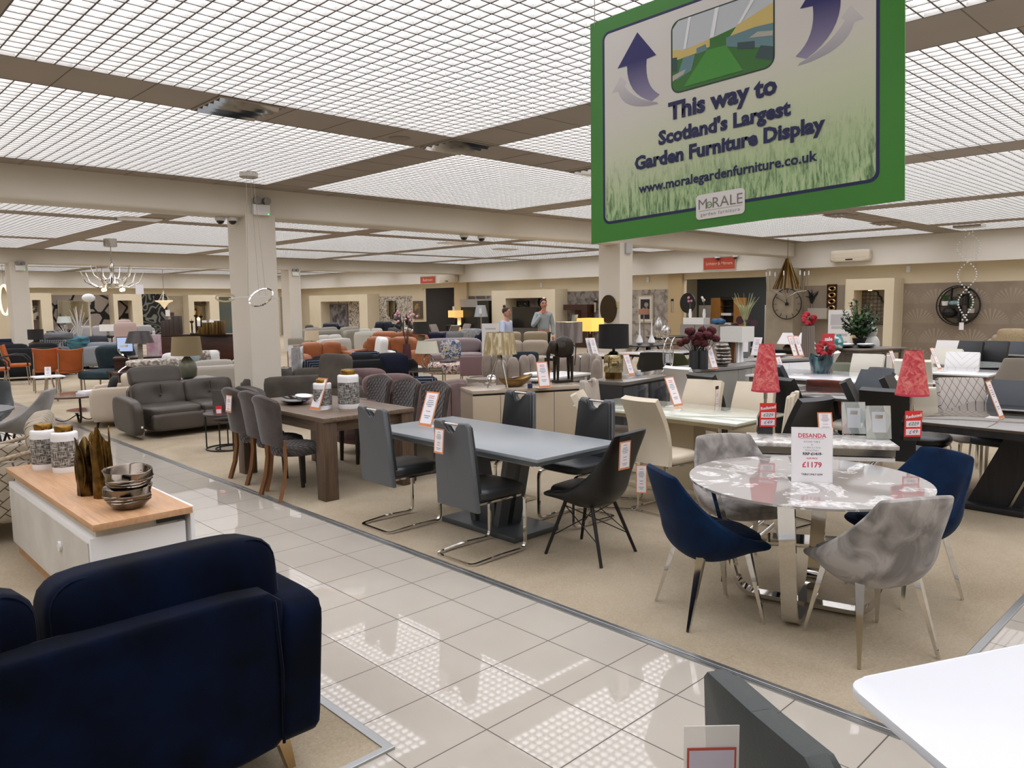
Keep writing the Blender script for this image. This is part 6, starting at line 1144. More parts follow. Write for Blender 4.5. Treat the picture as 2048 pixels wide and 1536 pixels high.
solo('pink_box', 'pink and white carton on the desk beside the monitor', 'box', MB().b2(-.12, -.08, 0, .12, .08, .45), M('pink_carton', '#b9899a', .5, col2='#cfc3c6', scale=5), at(308, 690, 16.1).xy.to_3d()+Vector((0, 0, .75)), a); solo('orange_bag', 'orange paper bag standing beside the walnut counter', 'bag', MB().b2(-.12, -.06, .006, .12, .06, .6), M('orange_paper', '#b0512c', .6), (q.x+1.0, q.y-.5, .0), a)
# dark sofas and patterned chairs further back
diam = G('diamond_weave', .9); p_ = diam.xyz(diam.coord('Object')); aa = diam.math('PINGPONG', diam.math('ADD', diam.math('ADD', p_[0], p_[1]), p_[2]), .06); bb = diam.math('PINGPONG', diam.math('SUBTRACT', diam.math('ADD', p_[0], p_[1]), p_[2]), .06); diam.base(diam.mix(diam.math('LESS_THAN', diam.math('ABSOLUTE', diam.math('SUBTRACT', aa, bb)), .022), '#26282c', '#8f9091'))
strp = G('streaked_weave', .9); n_ = strp.noise(strp.coord('Object', (16, 16, 1.2)), 2., 3.); strp.base(strp.ramp(n_, (.42, '#2b2e33'), (.5, '#6f7275'), (.58, '#a9a9a8')))
for lb, x, y, z, f_, w_, h_, m_, n_ in (('black velvet sofa behind the orange armchairs', 30, 720, .5, (.3, 1), 2.2, .85, M('black_velvet', ''), 3), ('diamond-weave accent chair with grey cushion on top', 113, 700, .5, (-.5, -.86), 1.1, .95, diam.m, 1), ('streaked grey accent chair with teal cushion, right of the diamond-weave chair', 150, 703, .5, (-.4, -.9), .95, .82, strp.m, 1), ('grey fabric chair low behind the second orange chair', 112, 720, .4, (-.2, 1), .8, .7, M('mid_grey_fabric', '#6c6e72', .9), 1), ('light grey sofa back stretching behind the teal chair', 222, 702, .5, (.3, 1), 1.5, .72, M('light_grey_fabric', '#8d9095', .9), 2), ('dark blue fabric sofa at the foot of the far left column', 36, 700, .5, (.2, 1), 1.6, .8, navy_f, 2), ('pale grey sofa far behind the white feather plant', 200, 672, .5, (-.5, -.86), 2.4, .9, M('silver_fabric', '#aaa8a8', .9), 3), ('silver grey bed-like sofa far behind the counter', 260, 668, .5, (-.3, -.9), 2.2, .85, M('silver_fabric', ''), 3), ('blush pink high-back chair far behind the monitor', 249, 665, .8, (.2, 1), .8, 1.25, M('blush_fabric', '#b9a39c', .9), 1)):
    q = P(x, y, z); sofa(lb, (q.x, q.y), face(*f_), w_, .9, h_, m_, n_, arm=.14, ah=min(.62, h_-.1), group='far seating on the left')
q = P(118, 678, .95); cushion('round grey cushion on top of the diamond-weave chair', (q.x, q.y, .93), .7, .2, M('mid_grey_fabric', ''), -.5, 0, .3); q = P(150, 684, .8); cushion('bright teal striped cushion on the streaked chair', (q.x+.1, q.y, .55), .6, .45, M('teal_stripe', '#1d4654', .8, col2='#6aa3b4', scale=5, stretch=(1, 1, 4)), -.4, .4); q = P(216, 702, .5); cushion('charcoal pointed cushion on the sofa behind the teal chair', (q.x-.25, q.y+.05, .42), .6, .55, M('charcoal_cushion', '#3f4248', .9), -.4, .2)
for lb, x, y, zt, (rb, rt_, hh, zb), m_, base in (('lamp with black rectangular shade and basket base beside the far left column', 74, 705, .55, (14, 14, 20, 26), dark_sh, b_lathe([(.12, 0), (.2, .3), (.18, .75), (.04, .95), (.03, 1)], M('basket', '#7b6a55', .9, col2='#4d4032', scale=30))), ('lamp with grey drum shade behind the diamond-weave chair', 110, 690, .5, (13.5, 13.5, 16, 12), M('mid_grey_shade', '#5d5a58', .8), b_box(.1, .1, black_m)), ('lamp with white rectangular shade in front of the geometric wallpaper', 216, 672, .55, (14.5, 14.5, 13, 10), white_sh, b_box(.1, .1, steel)), ('lamp with white drum shade beside the niche with spotlit curtain', 228, 660, .6, (10, 9, 11, 14), ivory_sh, b_box(.1, .1, steel)), ('lamp with white shade far behind the dark candlesticks', 430, 668, .7, (11, 9, 12, 17), white_sh, b_box(.1, .1, steel)), ('lamp with white rectangular shade in front of the draped mirror', 404, 668, .7, (10, 10, 11, 16), white_sh, b_box(.1, .1, black_m)), ('lamp with glossy white shade at the far mirror', 130, 660, .7, (14, 11, 13, 14), M('glass_white_shade', '#c9d0cc', .2), b_box(.12, .12, chrome))):
    q = P(x, y, zt); u = U(q); lamp(lb, q, (rb*u, rt_*u, hh*u, zb*u), m_, base); table('low table under the '+lb.replace('lamp with ', '', 1)[:60].rsplit(' ', 1)[0], (q.x, q.y), 0, .6, .6, zt, black_m, black_m, name='side_table')
# plants and flowers
def stems(label, loc, n, h, spread, mat, tip=None, name='feather_plant', r=.006, vasem=None, vh=.3, vr=.07, tipm=None, cat='plant'):
    t = thing(name, label, cat, loc, 0); rnd = random.Random(len(label)); obj('vase', MB().lathe([(vr*.7, 0), (vr, vh*.3), (vr*.6, vh), (vr*.5, vh), (vr*.8, vh*.3), (0, .02)], n=20), vasem or black_m, t, 50); mb = MB(); tp = MB()
    for i in range(n):
        a_ = rnd.random()*2*PI; s_ = spread*(.3+.7*rnd.random()); hh = h*(.7+.3*rnd.random()); pts = [(s_*math.cos(a_)*(k/6)**1.7, s_*math.sin(a_)*(k/6)**1.7, vh*.8+hh*(k/6)-.1*h*(k/6)**3*s_/spread) for k in range(7)]; mb.tube(pts, r, 5, rad=[r*(1.1-k/7) for k in range(7)])
        if tip: tp.puff(pts[-1], (tip, tip, tip), 2.2, 4, f=lambda v: v*(1+.25*math.sin(v.x*90+v.y*70)))
    obj('stems', mb, mat, t, 60)
    if tip: obj('flowers', tp, tipm or mat, t, 60)
    else: tp.bm.free()
    return t
wf = M('white_feather', '#cfcac4', .9); q = P(135, 690, .7); stems('white spidery feather plant in front of the geometric wallpaper', (q.x, q.y, .5), 22, .55, .55, wf, r=.014, vh=.3); q = P(160, 688, .7); stems('tall white antler-like feather branch beside the feather plant', (q.x, q.y, .5), 12, 1.2, .35, wf, r=.022)
for s_ in (135, 160): q = P(s_, 690, .7); table('low stand under the %s plant' % ('spidery feather' if s_ == 135 else 'antler feather'), (q.x, q.y), 0, .4, .4, .5, black_m, black_m, name='plinth')
# ---------------------------------------------------------------- wallpapers, niches and things on the walls
def paperX(name, x0, x1, ytop, mat, off=.012, ztop=None, zb=.006):
    a_, b_ = onX(x0, ytop, XW), onX(x1, ytop, XW); z = ztop or a_.z; return struct(name, MB().b2(XW-off, min(a_.y, b_.y), zb, XW+.001, max(a_.y, b_.y), z), mat)
ZP = onX(1850, 566, XW).z
fan = G('fan_leaf_paper', .8); v = fan.world(); p_ = fan.xyz(v); row = fan.math('FLOOR', fan.math('DIVIDE', p_[2], .55)); yy = fan.math('SUBTRACT', fan.math('FRACT', fan.math('ADD', fan.math('DIVIDE', p_[1], .9), fan.math('MULTIPLY', row, .5))), .5); zz = fan.math('FRACT', fan.math('DIVIDE', p_[2], .55))
ang = fan.math('ARCTAN2', yy, fan.math('ADD', zz, .05)); rad = fan.math('SQRT', fan.math('ADD', fan.math('MULTIPLY', yy, yy), fan.math('MULTIPLY', fan.math('MULTIPLY', zz, zz), .4)))
ray_ = fan.math('GREATER_THAN', fan.math('SINE', fan.math('MULTIPLY', ang, 34.)), .25); msk = fan.math('MULTIPLY', ray_, fan.math('MULTIPLY', fan.math('LESS_THAN', rad, .47), fan.noise(v, .9, 2.))); fan.base(fan.mix(msk, fan.ramp(fan.noise(v, 2., 3.), (.3, '#8f8070'), (.7, '#9d8e7d')), '#b9aa93'))
paperX('wall_right_fan_paper', 1778, 2300, 566, fan.m, ztop=ZP)
grey_p = M('grey_taupe_paper', '#a29686', .8, col2='#988c7c', scale=2); paperX('wall_right_plain_paper', 1602, 1690, 570, grey_p, ztop=ZP)
mos = G('mosaic_paper', .8); v = mos.world(); n_ = mos.vor(v, 7., 'F1', 'Color', .9); n2 = mos.noise(v, 9., 3.); mos.base(mos.ramp(mos.math('ADD', mos.math('MULTIPLY', mos.xyz(n_)[0], .5), mos.math('MULTIPLY', n2, .6)), (.3, '#7d746b'), (.5, '#968c82'), (.7, '#aba196')))
paperX('wall_right_mosaic_paper', 1205, 1366, 570, mos.m, ztop=ZP); dmos = G('dark_mosaic_paper', .8); v = dmos.world(); n_ = dmos.vor(v, 5.5, 'F1', 'Color', .9); n2 = dmos.noise(v, 8., 3.); dmos.base(dmos.ramp(dmos.math('ADD', dmos.math('MULTIPLY', dmos.xyz(n_)[0], .5), dmos.math('MULTIPLY', n2, .6)), (.3, '#5d554e'), (.5, '#776e66'), (.7, '#8d847a')))
paperX('wall_right_dark_mosaic_paper', 1111, 1204, 570, dmos.m, ztop=ZP)
gir = G('giraffe_paper', .8); v = gir.world(); d_ = gir.vor(v, 1.5, 'DISTANCE_TO_EDGE'); gir.base(gir.mix(gir.math('LESS_THAN', d_, .06), '#6b6158', '#a89b8c')); paperX('wall_right_giraffe_paper', 908, 984, 586, gir.m, ztop=ZP-.1)
flp = G('floral_paper', .8); v = flp.world(); n_ = flp.noise(v, 6., 4., 2.); flp.base(flp.ramp(n_, (.38, '#5d5650'), (.46, '#a49a8c'), (.55, '#cdc2b1'))); paperX('wall_right_floral_paper', 640, 824, 590, flp.m, ztop=ZP-.02)
struct('trim_5', MB().b2(XW-.13, OP1-.02, 0, XW+.01, OP1+.55, 2.76), M('ochre_cream', '#bfa67c', .6)); struct('trim_6', MB().b2(XW-.13, BD0-.9, 0, XW+.01, BD0, H-.1), M('column_cream', '#cbb995', .6))
def nicheX(name, xl, xr, ytop, il, ir, iy, dep, back, zsill=.006):
    """ivory block standing off the right wall with an opening; xl, xr in photo order left to right"""
    X0 = XW-dep; a_, b_ = onX(xl, ytop, X0), onX(xr, ytop, X0); i0, i1 = onX(il, iy, X0), onX(ir, iy, X0); y1, y0 = a_.y, b_.y; zt = (a_.z+b_.z)/2; j1, j0 = i0.y, i1.y; zi = (i0.z+i1.z)/2
    struct(name, MB().b2(X0, y0, 0, XW-.013, j0, zt).b2(X0, j1, 0, XW-.013, y1, zt).b2(X0, j0, zi, XW-.013, j1, zt), niche_m); struct(name+'_back', MB().b2(XW-.1, j0+.001, 0, XW-.08, j1-.001, zi), back); return X0, j0, j1, zi
NR_ = nicheX('wall_niche_right', 1692, 1789, 557, 1708, 1769, 580, .75, grey_p); NM = nicheX('wall_niche_middle', 983, 1110, 580, 1011, 1092, 596, .75, dmos.m); NL_ = nicheX('wall_niche_left', 618, 734, 590, 641, 718, 603, .75, flp.m)
def downlight(X, y, z, e=9): l_ = bpy.data.lights.new('niche_spot', 'SPOT'); l_.energy = e; l_.color = (1, .72, .42); l_.spot_size = 1.2; l_.spot_blend = .6; l_.shadow_soft_size = .04; o = bpy.data.objects.new('niche_spot', l_); o.location = (X, y, z); C.objects.link(o)
def spotlamp(label, X, y, z, e=9): downlight(X, y, z-.03, e); solo('downlight', label, 'light', MB().lathe([(.02, 0), (.05, 0), (.055, -.015), (.02, -.012)], n=16), M('spot_chrome', '#e8e4dc', .3, emit='#ffe0b0', es=3), (X, y, z), 0, 'small niche spotlights')
spotlamp('small spotlight in the top of the niche holding the arched mirror', XW-.35, NR_[2]-.3, NR_[3]); spotlamp('small spotlight above the man in the middle niche', XW-.35, NM[1]+.5, NM[3], 16); 
# arched moroccan mirror
y0 = onX(1735, 620, XW-.12).y; t = thing('arched_mirror', 'scalloped arched tile mirror inside the right-hand niche', 'mirror', (XW-.1, y0, 1.05), -PI/2)
pts = []; half = [(.62, 0), (.62, .55), (.66, .62), (.6, .7), (.6, .82), (.5, .9), (.5, 1.02), (.38, 1.1), (.36, 1.22), (.2, 1.3), (.1, 1.42), (0, 1.5)]
pts = [(x*.8, z*.78) for x, z in half]+[(-x*.8, z*.78) for x, z in half[::-1][1:]]
obj('frame', MB().prism(pts, 0, .05, Matrix.Rotation(PI/2, 4, 'X')), black_m, t, 0)
til = G('silver_tiles', .2, .6); v = til.coord('Object'); b_ = til.vor(v, 9., 'F1', 'Distance', .15); til.base(til.ramp(b_, (.2, '#a49d93'), (.6, '#6b645b'), (.8, '#4b453e'))); obj('tiles', MB().prism([(x*.93, z*.95+.02) for x, z in pts], .05, .058, Matrix.Rotation(PI/2, 4, 'X')), til.m, t, 0)
# round shelf with ornaments
ctr = onX(1918, 611, XW-.1); rr = abs(onX(1873, 611, XW-.1).y-onX(1963, 611, XW-.1).y)/2*.97; t = thing('round_wall_shelf', 'large round black metal wall shelf with four compartments on the leaf wallpaper', 'shelf', (XW-.14, ctr.y, ctr.z), -PI/2)   # local x runs to the right in the photo, -y to the room
ring = lambda r_, y_: MB().tube([(r_*math.cos(2*PI*k/40), y_, r_*math.sin(2*PI*k/40)) for k in range(40)], .018, 8, True)
obj('outer_ring', ring(rr, -.05), black_m, t, 50); obj('rear_ring', ring(rr*.93, .08), black_m, t, 50)
for nm, x0, x1, z in (('upper_shelf', -.35, .72, .42), ('middle_shelf', -.95, 0.05, -.02), ('lower_shelf', -.68, .6, -.62), ('right_shelf', .2, .85, -.4)): obj(nm, MB().b2(x0*rr, -.06, z*rr-.012, x1*rr, .09, z*rr+.012), black_m, t, 0)
for x, z0, z1 in ((-.34, -.02, .9), (.04, -.95, -.02), (.1, -.95, -.02), (.42, -.4, .9)): obj('upright', MB().b2(x*rr-.012, -.06, z0*rr, x*rr+.012, .06, z1*rr), black_m, t, 0)
def on_shelf(x, z, y=-.02): return (XW-.14+y, ctr.y-x*rr, ctr.z+z*rr)
lf = M('leaf_green', '#2c4a24', .8, col2='#3d5f30', scale=10)
def spiky(label, loc, pot, n, h, sp): t = thing('potted_plant', label, 'plant', loc, 0, 'small potted plants on the round shelf'); obj('pot', MB().lathe([(.07, 0), (.09, .12), (.08, .12), (0, .1)], n=16), pot, t, 45); mb = MB(); [mb.tube([(0, 0, .1), (sp*.5*math.cos(i*2.4), sp*.5*math.sin(i*2.4), .1+h*.6), (sp*math.cos(i*2.4), sp*math.sin(i*2.4), .1+h)], .012, 5, rad=[.014, .012, .003]) for i in range(n)]; obj('foliage', mb, lf, t, 50)
spiky('bushy green plant in white pot on the round shelf', on_shelf(-.62, .0), white_m, 18, .2, .13); spiky('spiky aloe in pale pot on the round shelf', on_shelf(.6, -.38), M('pale_pot', '#b9b6ae', .6), 10, .26, .06)
for x in (-.28, -.1): solo('teal_jar', 'small round pale teal jar on the round shelf, %s' % ('next to the bushy plant' if x < -.2 else 'nearest the crystals'), 'jar', MB().lathe([(.03, 0), (.08, .04), (.08, .09), (.04, .13), (0, .13)], n=20), M('pale_teal', '#7fa3a3', .4), on_shelf(x, .0), 0, 'pale teal jars on the round shelf')
solo('black_vase', 'wide black faceted vase at the bottom of the round shelf', 'vase', MB().lathe([(.06, 0), (.18, .06), (.2, .14), (.12, .24), (.05, .26)], n=10), black_m, on_shelf(-.4, -.6)); solo('black_bowl', 'black bowl at the top of the round shelf', 'bowl', MB().lathe([(.04, 0), (.14, .07), (.13, .08), (0, .03)], n=20), black_m, on_shelf(.18, .43)); solo('black_block', 'tall black photo block in the round shelf behind the crystals', 'ornament', MB().b2(-.05, -.06, 0, .05, .06, .3), black_m, on_shelf(.3, .0)); 
# clock, mirrors and pictures
def clock(label, p, r, f='black'):
    t = thing('wall_clock', label, 'clock', p, -PI/2); obj('rim', MB().tube([(r*math.cos(2*PI*k/40), 0, r*math.sin(2*PI*k/40)) for k in range(40)], r*.035, 8, True), black_m, t, 50); obj('hub', MB().cyl((0, 0, 0), (0, -.02, 0), r*.12), black_m, t)
    for k in range(12): a_ = PI*k/6; obj('hour_mark', MB().bar((r*.72*math.sin(a_), 0, r*.72*math.cos(a_)), (r*.95*math.sin(a_), 0, r*.95*math.cos(a_)), .02, .012), black_m, t, 0)
    obj('minute_hand', MB().bar((0, -.015, 0), (-r*.72, -.015, r*.5), .02, .008), black_m, t, 0); obj('hour_hand', MB().bar((0, -.012, 0), (0, -.012, r*.35), .02, .008), black_m, t, 0)
q = onX(1575, 608, XW-.76); u = U(q); clock('large open metal wall clock on the taupe pilaster', (XW-.80, q.y, q.z), 30*u)
def oval_mirror(label, p, rx, rz_, fm, inner, name='oval_mirror', cat='mirror'): t = thing(name, label, cat, p, -PI/2); obj('frame', MB().lathe([(.84, 0), (1, -.01), (1, .04), (.84, .04)], n=40).xf(Matrix.Diagonal((rx, rz_, 1, 1))).xf(Matrix.Rotation(PI/2, 4, 'X')), fm, t, 50); obj('glass', MB().prism([(rx*.86*x, rz_*.86*y) for x, y in circ(1, 40)], .0, .01, Matrix.Rotation(PI/2, 4, 'X')), inner, t, 0); return t
mirr = M('mirror_glass', '#a7a291', .03, 1.); 
q = onX(1376, 606, XW-.14); u = U(q); oval_mirror('oval black mirror clock on the ochre wall pier', (XW-.142, q.y, q.z), 12*u*1.45, 20*u, black_m, black_g)
cx = 14.25; q = onX(1220, 618, cx-.06); u = U(q); oval_mirror('oval bronze framed mirror on the side of the right column', (cx-.012, BEAM1+.3, q.z), .235, 28*u, M('bronze_rim', '#4d4030', .4, .8), mirr); solo('switch_plate', 'cream switch plate beside the oval mirror on the column', 'switch', MB().b2(-.015, -.05, -.07, 0, .05, .07), M('ivory_plate', '#c9b896', .5), (cx-.001, BEAM1+.04, 1.72))
def picture(label, x0, x1, y0, y1, frame, mount, art, X=None, blooms=None, name='framed_picture'):
    X = X or XW-.03; a_, b_ = onX(x0, y0, X), onX(x1, y1, X); w_, h_ = abs(a_.y-b_.y), abs(a_.z-b_.z); t = thing(name, label, 'picture', (X, (a_.y+b_.y)/2, (a_.z+b_.z)/2), -PI/2)
    obj('frame', MB().b2(-w_/2, -.05, -h_/2, w_/2, .02, h_/2), frame, t, 0); obj('mount', MB().b2(-w_*.42, -.054, -h_*.45, w_*.42, -.05, h_*.45), mount, t, 0); obj('artwork', MB().b2(-w_*.3, -.058, -h_*.36, w_*.3, -.054, h_*.36), art, t, 0)
    for i, (bx, bz, br) in enumerate(blooms or ()): obj('bloom', MB().cyl((bx*w_, -.058, bz*h_), (bx*w_, -.062, bz*h_), br*w_, n=14), M('bloom_ivory', '#a39a86', .8, col2='#7d7566', scale=9), t, 0)
    return t
picture('tall framed flower print in cream mount on the mosaic wall', 1277, 1307, 591, 646, M('champagne_frame', '#b7ac98', .4), M('mount_cream', '#d8d0bf', .7), M('plum_art', '#2b2428', .7), blooms=((.08, .16, .13), (-.1, -.02, .11), (.1, .02, .08)))
picture('dark framed silver wall art in the middle niche', 1035, 1058, 602, 634, black_m, black_m, M('silver_art', '#8d8a85', .3, .6, col2='#2f2d2b', scale=3, stretch=(1, 1, 6), lo=.45, hi=.5), X=XW-.12)
picture('framed gold deer picture beside the bedroom doorway', 827, 846, 602, 638, M('bronze_frame', '#5b4a36', .5), M('brown_ground', '#54483d', .8), M('deer_gold', '#97753f', .6, col2='#54483d', scale=2.5, lo=.45, hi=.55)); picture('dark blue and grey banner panel with a white circle shape, right of the left niche', 724, 749, 606, 655, M('banner_dark', '#222a31', .6), M('banner_blue', '#37444f', .6, col2='#5c6871', scale=.8), M('banner_dark2', '#2a353e', .5, col2='#74808a', scale=1.2)); 
picture('painted horse head canvas inside the left niche', 655, 697, 608, 652, M('canvas_grey', '#6f6a6b', .8), M('horse_paint', '#8f8c8d', .8, col2='#4a4547', scale=2.2, lo=.42, hi=.58), M('horse_paint', ''), X=XW-.12)
t = thing('wall_mirror_art', 'overlapping black framed mirror panels on the floral wallpaper', 'mirror', onX(783, 616, XW-.04)[:], -PI/2); 
for i, (x, z, w_, h_) in enumerate(((-.28, .0, .22, .75), (-.1, -.04, .2, .8), (.02, -.1, .25, .95), (.2, .0, .2, .7), (.33, .05, .18, .62))): obj('panel', MB().b2(x-w_/2, -.02-.012*i, z-h_/2, x+w_/2, -.012*i, z+h_/2), black_m, t, 0); obj('glass', MB().b2(x-w_/2+.03, -.024-.012*i, z-h_/2+.03, x+w_/2-.03, -.0205-.012*i, z+h_/2-.03), mirr, t, 0)
# black feather sprays, shelf unit, screens
def feather(label, p, h, lean): t = thing('feather_spray', label, 'wall decoration', p, -PI/2); mb = MB(); [mb.tube([(0, -.02, 0), (lean*.3+math.sin(i)*.08, -.03, h*.5), (lean+math.sin(i*1.7)*.22, -.03, h*(.75+.25*math.cos(i)))], .02, 5, rad=[.012, .028, .004]) for i in range(11)]; obj('plumes', mb, M('black_plume', '#14120f', .9, col2='#25302a', scale=5), t, 50); obj('holder', MB().cyl((0, -.02, -h*.45), (0, -.02, .05), .03), steel, t)
q = onX(1021, 624, XW-.12); feather('black feather spray in the middle niche, left of the silver art', (XW-.13, q.y, q.z), .55, -.1); q = onX(1079, 615, XW-.12); feather('black feather spray in the middle niche behind the man', (XW-.13, q.y, q.z), .5, .1); q = onX(1624, 610, XW-.03); feather('dark green feather spray on the wall between clock and copper mirror', (XW-.03, q.y, q.z), .5, 0)
t = thing('wall_unit', 'dark walnut lit wall unit on the dark mosaic wall', 'shelf unit', (XW-.3, onX(1155, 640, XW-.3).y, 0), -PI/2); dw = walnut; zt = onX(1155, 609, XW-.3).z; sc_u = U((XW, 17, 1.5)); W1 = 60*sc_u*1.12
obj('top_board', MB().b2(-W1/2, -.15, zt-.22, W1/2, .25, zt), dw, t, 0); obj('right_board', MB().b2(W1/2-.3, -.15, .3, W1/2, .25, zt-.22), dw, t, 0); obj('lower_board', MB().b2(-W1/4, -.15, .3, W1/2-.3, .25, zt-.8), dw, t, 0); obj('back', MB().b2(-W1/4, .2, zt-.8, W1/2-.3, .24, zt-.22), M('walnut_lit', '#5c2f22', .5), t, 0); obj('foot', MB().b2(-W1/4, -.15, .006, W1/2, .25, .3), dw, t, 0)
for i, x in enumerate((-.1, .45)): solo('picture_card', 'small lit %s card standing in the walnut wall unit' % ('grey' if i == 0 else 'pink leaning'), 'card', MB().box((0, 0, .2), (.32 if i == 0 else .2, .02, .4), rot=(-.1, .25*i, 0)), M('lit_card_%d' % i, '#8a8a7d' if i == 0 else '#b78f80', .5), (XW-.35, t.location.y-x, zt-.8), -PI/2, 'cards in the walnut wall unit')
downlight(XW-.4, t.location.y, zt-.26, 6)
q = P(1051, 684, .45); t = thing('television', 'black flat television on the unit inside the middle niche', 'television', (XW-.9, onX(1051, 650, XW-.9).y, 0), -PI/2); obj('screen', MB().b2(-.75, -.03, .75, .75, .02, 1.62), black_g, t); obj('stand', MB().b2(-.9, -.2, .006, .9, .25, .75), M('grey_unit', '#4f4b46', .5), t, 0)
t = thing('stove_display', 'black glossy fireplace display against the giraffe wallpaper', 'display', (XW-.35, onX(955, 640, XW-.3).y, 0), -PI/2); obj('surround', MB().b2(-1.1, 0, .006, 1.1, .3, 1.62), M('dark_surround', '#171a18', .25), t, 0); obj('mantel', MB().b2(-1.15, -.02, 1.62, 1.15, .3, 1.98), M('pale_mantel', '#a39e97', .5), t, 0); obj('tall_cabinet', MB().b2(.4, -.3, .006, 1.15, .0, 1.9), black_g, t, 0)
# copper mirror panel and grey wall lamp
a_, b_ = onX(1655, 569, XW-.03), onX(1672, 637, XW-.03); t = thing('copper_mirror', 'tall copper mirror panel of stacked swirling rings beside the right niche', 'mirror', (XW-.03, (a_.y+b_.y)/2, (a_.z+b_.z)/2), -PI/2); hh = abs(a_.z-b_.z); ww = abs(a_.y-b_.y); obj('backing', MB().b2(-ww/2, -.03, -hh/2, ww/2, .02, hh/2), M('dark_copper', '#3b2818', .3, .6), t, 0)
for k in range(5): obj('ring', MB().lathe([(.5, 0), (.75, .3), (1, 0)], n=20).xf(Matrix.Diagonal((ww*.42, hh*.08, .06, 1))).xf(TR(0, -.03, -hh*.38+hh*.19*k, PI/2)), M('polished_copper', '#c19c6a', .12, 1.), t, 60)
for i, (x, y, w_, h_, lb) in enumerate(((1637, 627, .6, .33, 'white boxy wall lamp shade beside the red flowers'),)): q = onX(x, y, XW-.2); solo('wall_lamp', lb, 'lamp', MB().b2(-w_/2, -.1, -h_/2, w_/2, .18, h_/2), M('pearl_shade', '#b8b1a4', .5), (XW-.2, q.y, q.z), -PI/2)
for x, y, lb in ((1817, 538, 'small white sensor on the wall band above the leaf wallpaper'), (1083, 570, 'small white sensor on the wall band above the middle niche'), (1296, 559, 'small cream sensor on the wall band above the flower print')): q = onX(x, y, XW-.02); solo('wall_sensor', lb, 'sensor', MB().b2(-.06, -.05, -.1, .06, 0, .1, .02), white_m, (XW-.001, q.y, q.z), -PI/2, 'wall sensors')
# slim wall sconces
for x, y, lb in ((1347, 608, 'slim silver wall sconce on the mosaic wall'), (1192, 610, 'slim silver wall sconce beside the right column')): q = onX(x, y, XW-.05); t = thing('wall_sconce', lb, 'lamp', (XW-.05, q.y, q.z), -PI/2, 'silver wall sconces'); obj('plate', MB().b2(-.06, 0, -.2, .06, .03, .25), steel, t, 0); obj('tube', MB().cyl((0, -.06, -.28), (0, -.06, .1), .06), chrome, t); obj('cap', MB().cyl((0, -.06, .1), (0, -.06, .18), .065), black_m, t)
# lighting room beyond the opening
struct('wall_lighting_room', MB().b2(XW+4.5, OP0-1.5, 0, XW+4.7, OP1+2.5, H), M('slate_wall', '#565a5c', .8)); struct('wall_lighting_room_side', MB().b2(XW+.2, OP1+2.3, 0, XW+4.7, OP1+2.5, H).b2(XW+.2, OP0-1.5, 0, XW+4.7, OP0-1.3, H), wall_m); struct('wall_half', MB().b2(XW+2.6, OP0-1.3, 0, XW+2.7, OP0+1.55, 1.62).b2(XW+2.6, OP0+2.4, 0, XW+2.7, OP1+1, 1.62), M('half_wall', '#b9b2ab', .8)); struct('ceiling_lighting_room', MB().b2(XW+.2, OP0-1.3, 2.95, XW+4.5, OP1+2.3, 3.0), soffit_m)
l_ = bpy.data.lights.new('lighting_room_fill', 'AREA'); l_.energy = 60; l_.size = 2.5; o = bpy.data.objects.new('lighting_room_fill', l_); o.location = (XW+1.6, (OP0+OP1)/2, 2.9); C.objects.link(o)  # unseen area light added to brighten the lighting room
X = XW+1.6; a_, b_ = onX(1422, 596, X), onX(1478, 655, X); t = thing('wardrobe', 'oak cabinet with dark open shelves in the room behind the opening', 'cabinet', (X, (a_.y+b_.y)/2, 0), -PI/2); ww = abs(a_.y-b_.y); zt = a_.z; oakm = wood('warm_oak', '#8a5c2c', '#a87439', (14, 14, 1.2))
obj('left_door', MB().b2(-ww/2, 0, .006, -ww*.18, .5, zt), oakm, t, 0); obj('right_door', MB().b2(ww*.3, 0, .006, ww/2, .5, zt), oakm, t, 0); obj('interior', MB().b2(-ww*.18, .3, .006, ww*.3, .5, zt), darkwood, t, 0); obj('cornice', MB().b2(-ww*.18, .02, zt-.08, ww*.3, .3, zt+.04), black_m, t, 0)
for z in (.9, 1.25, 1.6): obj('shelf', MB().b2(-ww*.18, .04, z-.02, ww*.3, .3, z), darkwood, t, 0)
for i, z in enumerate((1.25, .9)): solo('paper_stack', 'stack of white papers on the %s shelf of the oak cabinet' % ('upper' if i == 0 else 'lower'), 'papers', MB().b2(-.2, -.1, 0, .2, .1, .09), paper, (X+.18, t.location.y, z), -PI/2, 'paper stacks in the oak cabinet')
# pendants
def canopy(t, r, h=.05): obj('canopy', MB().lathe([(r, 0), (r, -h), (r*.8, -h-.01), (0, -h-.01)], n=24), steel, t, 45)
q = P(217, 477, H); q.x, q.y = 6.47, 21.6; t = thing('chandelier', 'silver antler-arm chandelier with small lit bulbs hanging from the ceiling', 'chandelier', (q.x, q.y, H)); canopy(t, .16, .2); u = U(q); zb = onY(222, 575, 21.6).z-H; obj('chain', MB().cyl((0, 0, 0), (0, 0, zb+.6), .012, n=8), steel, t, 30); obj('body', MB().lathe([(.02, zb+.62), (.07, zb+.5), (.03, zb+.4), (.09, zb+.25), (.16, zb+.1), (.05, zb)], n=20), chrome, t, 50)
for k in range(14):
    a_ = 2*PI*k/14; lv = k % 2; r_ = (.75 if lv else .5); z0 = zb+(.08 if lv else .25); obj('arm', MB().tube([(.05*math.cos(a_), .05*math.sin(a_), z0), (r_*.5*math.cos(a_), r_*.5*math.sin(a_), z0-.08), (r_*.85*math.cos(a_), r_*.85*math.sin(a_), z0+.06), (r_*math.cos(a_), r_*math.sin(a_), z0+.32)], .02, 7, rad=[.02, .024, .02, .007]), chrome, t, 50)
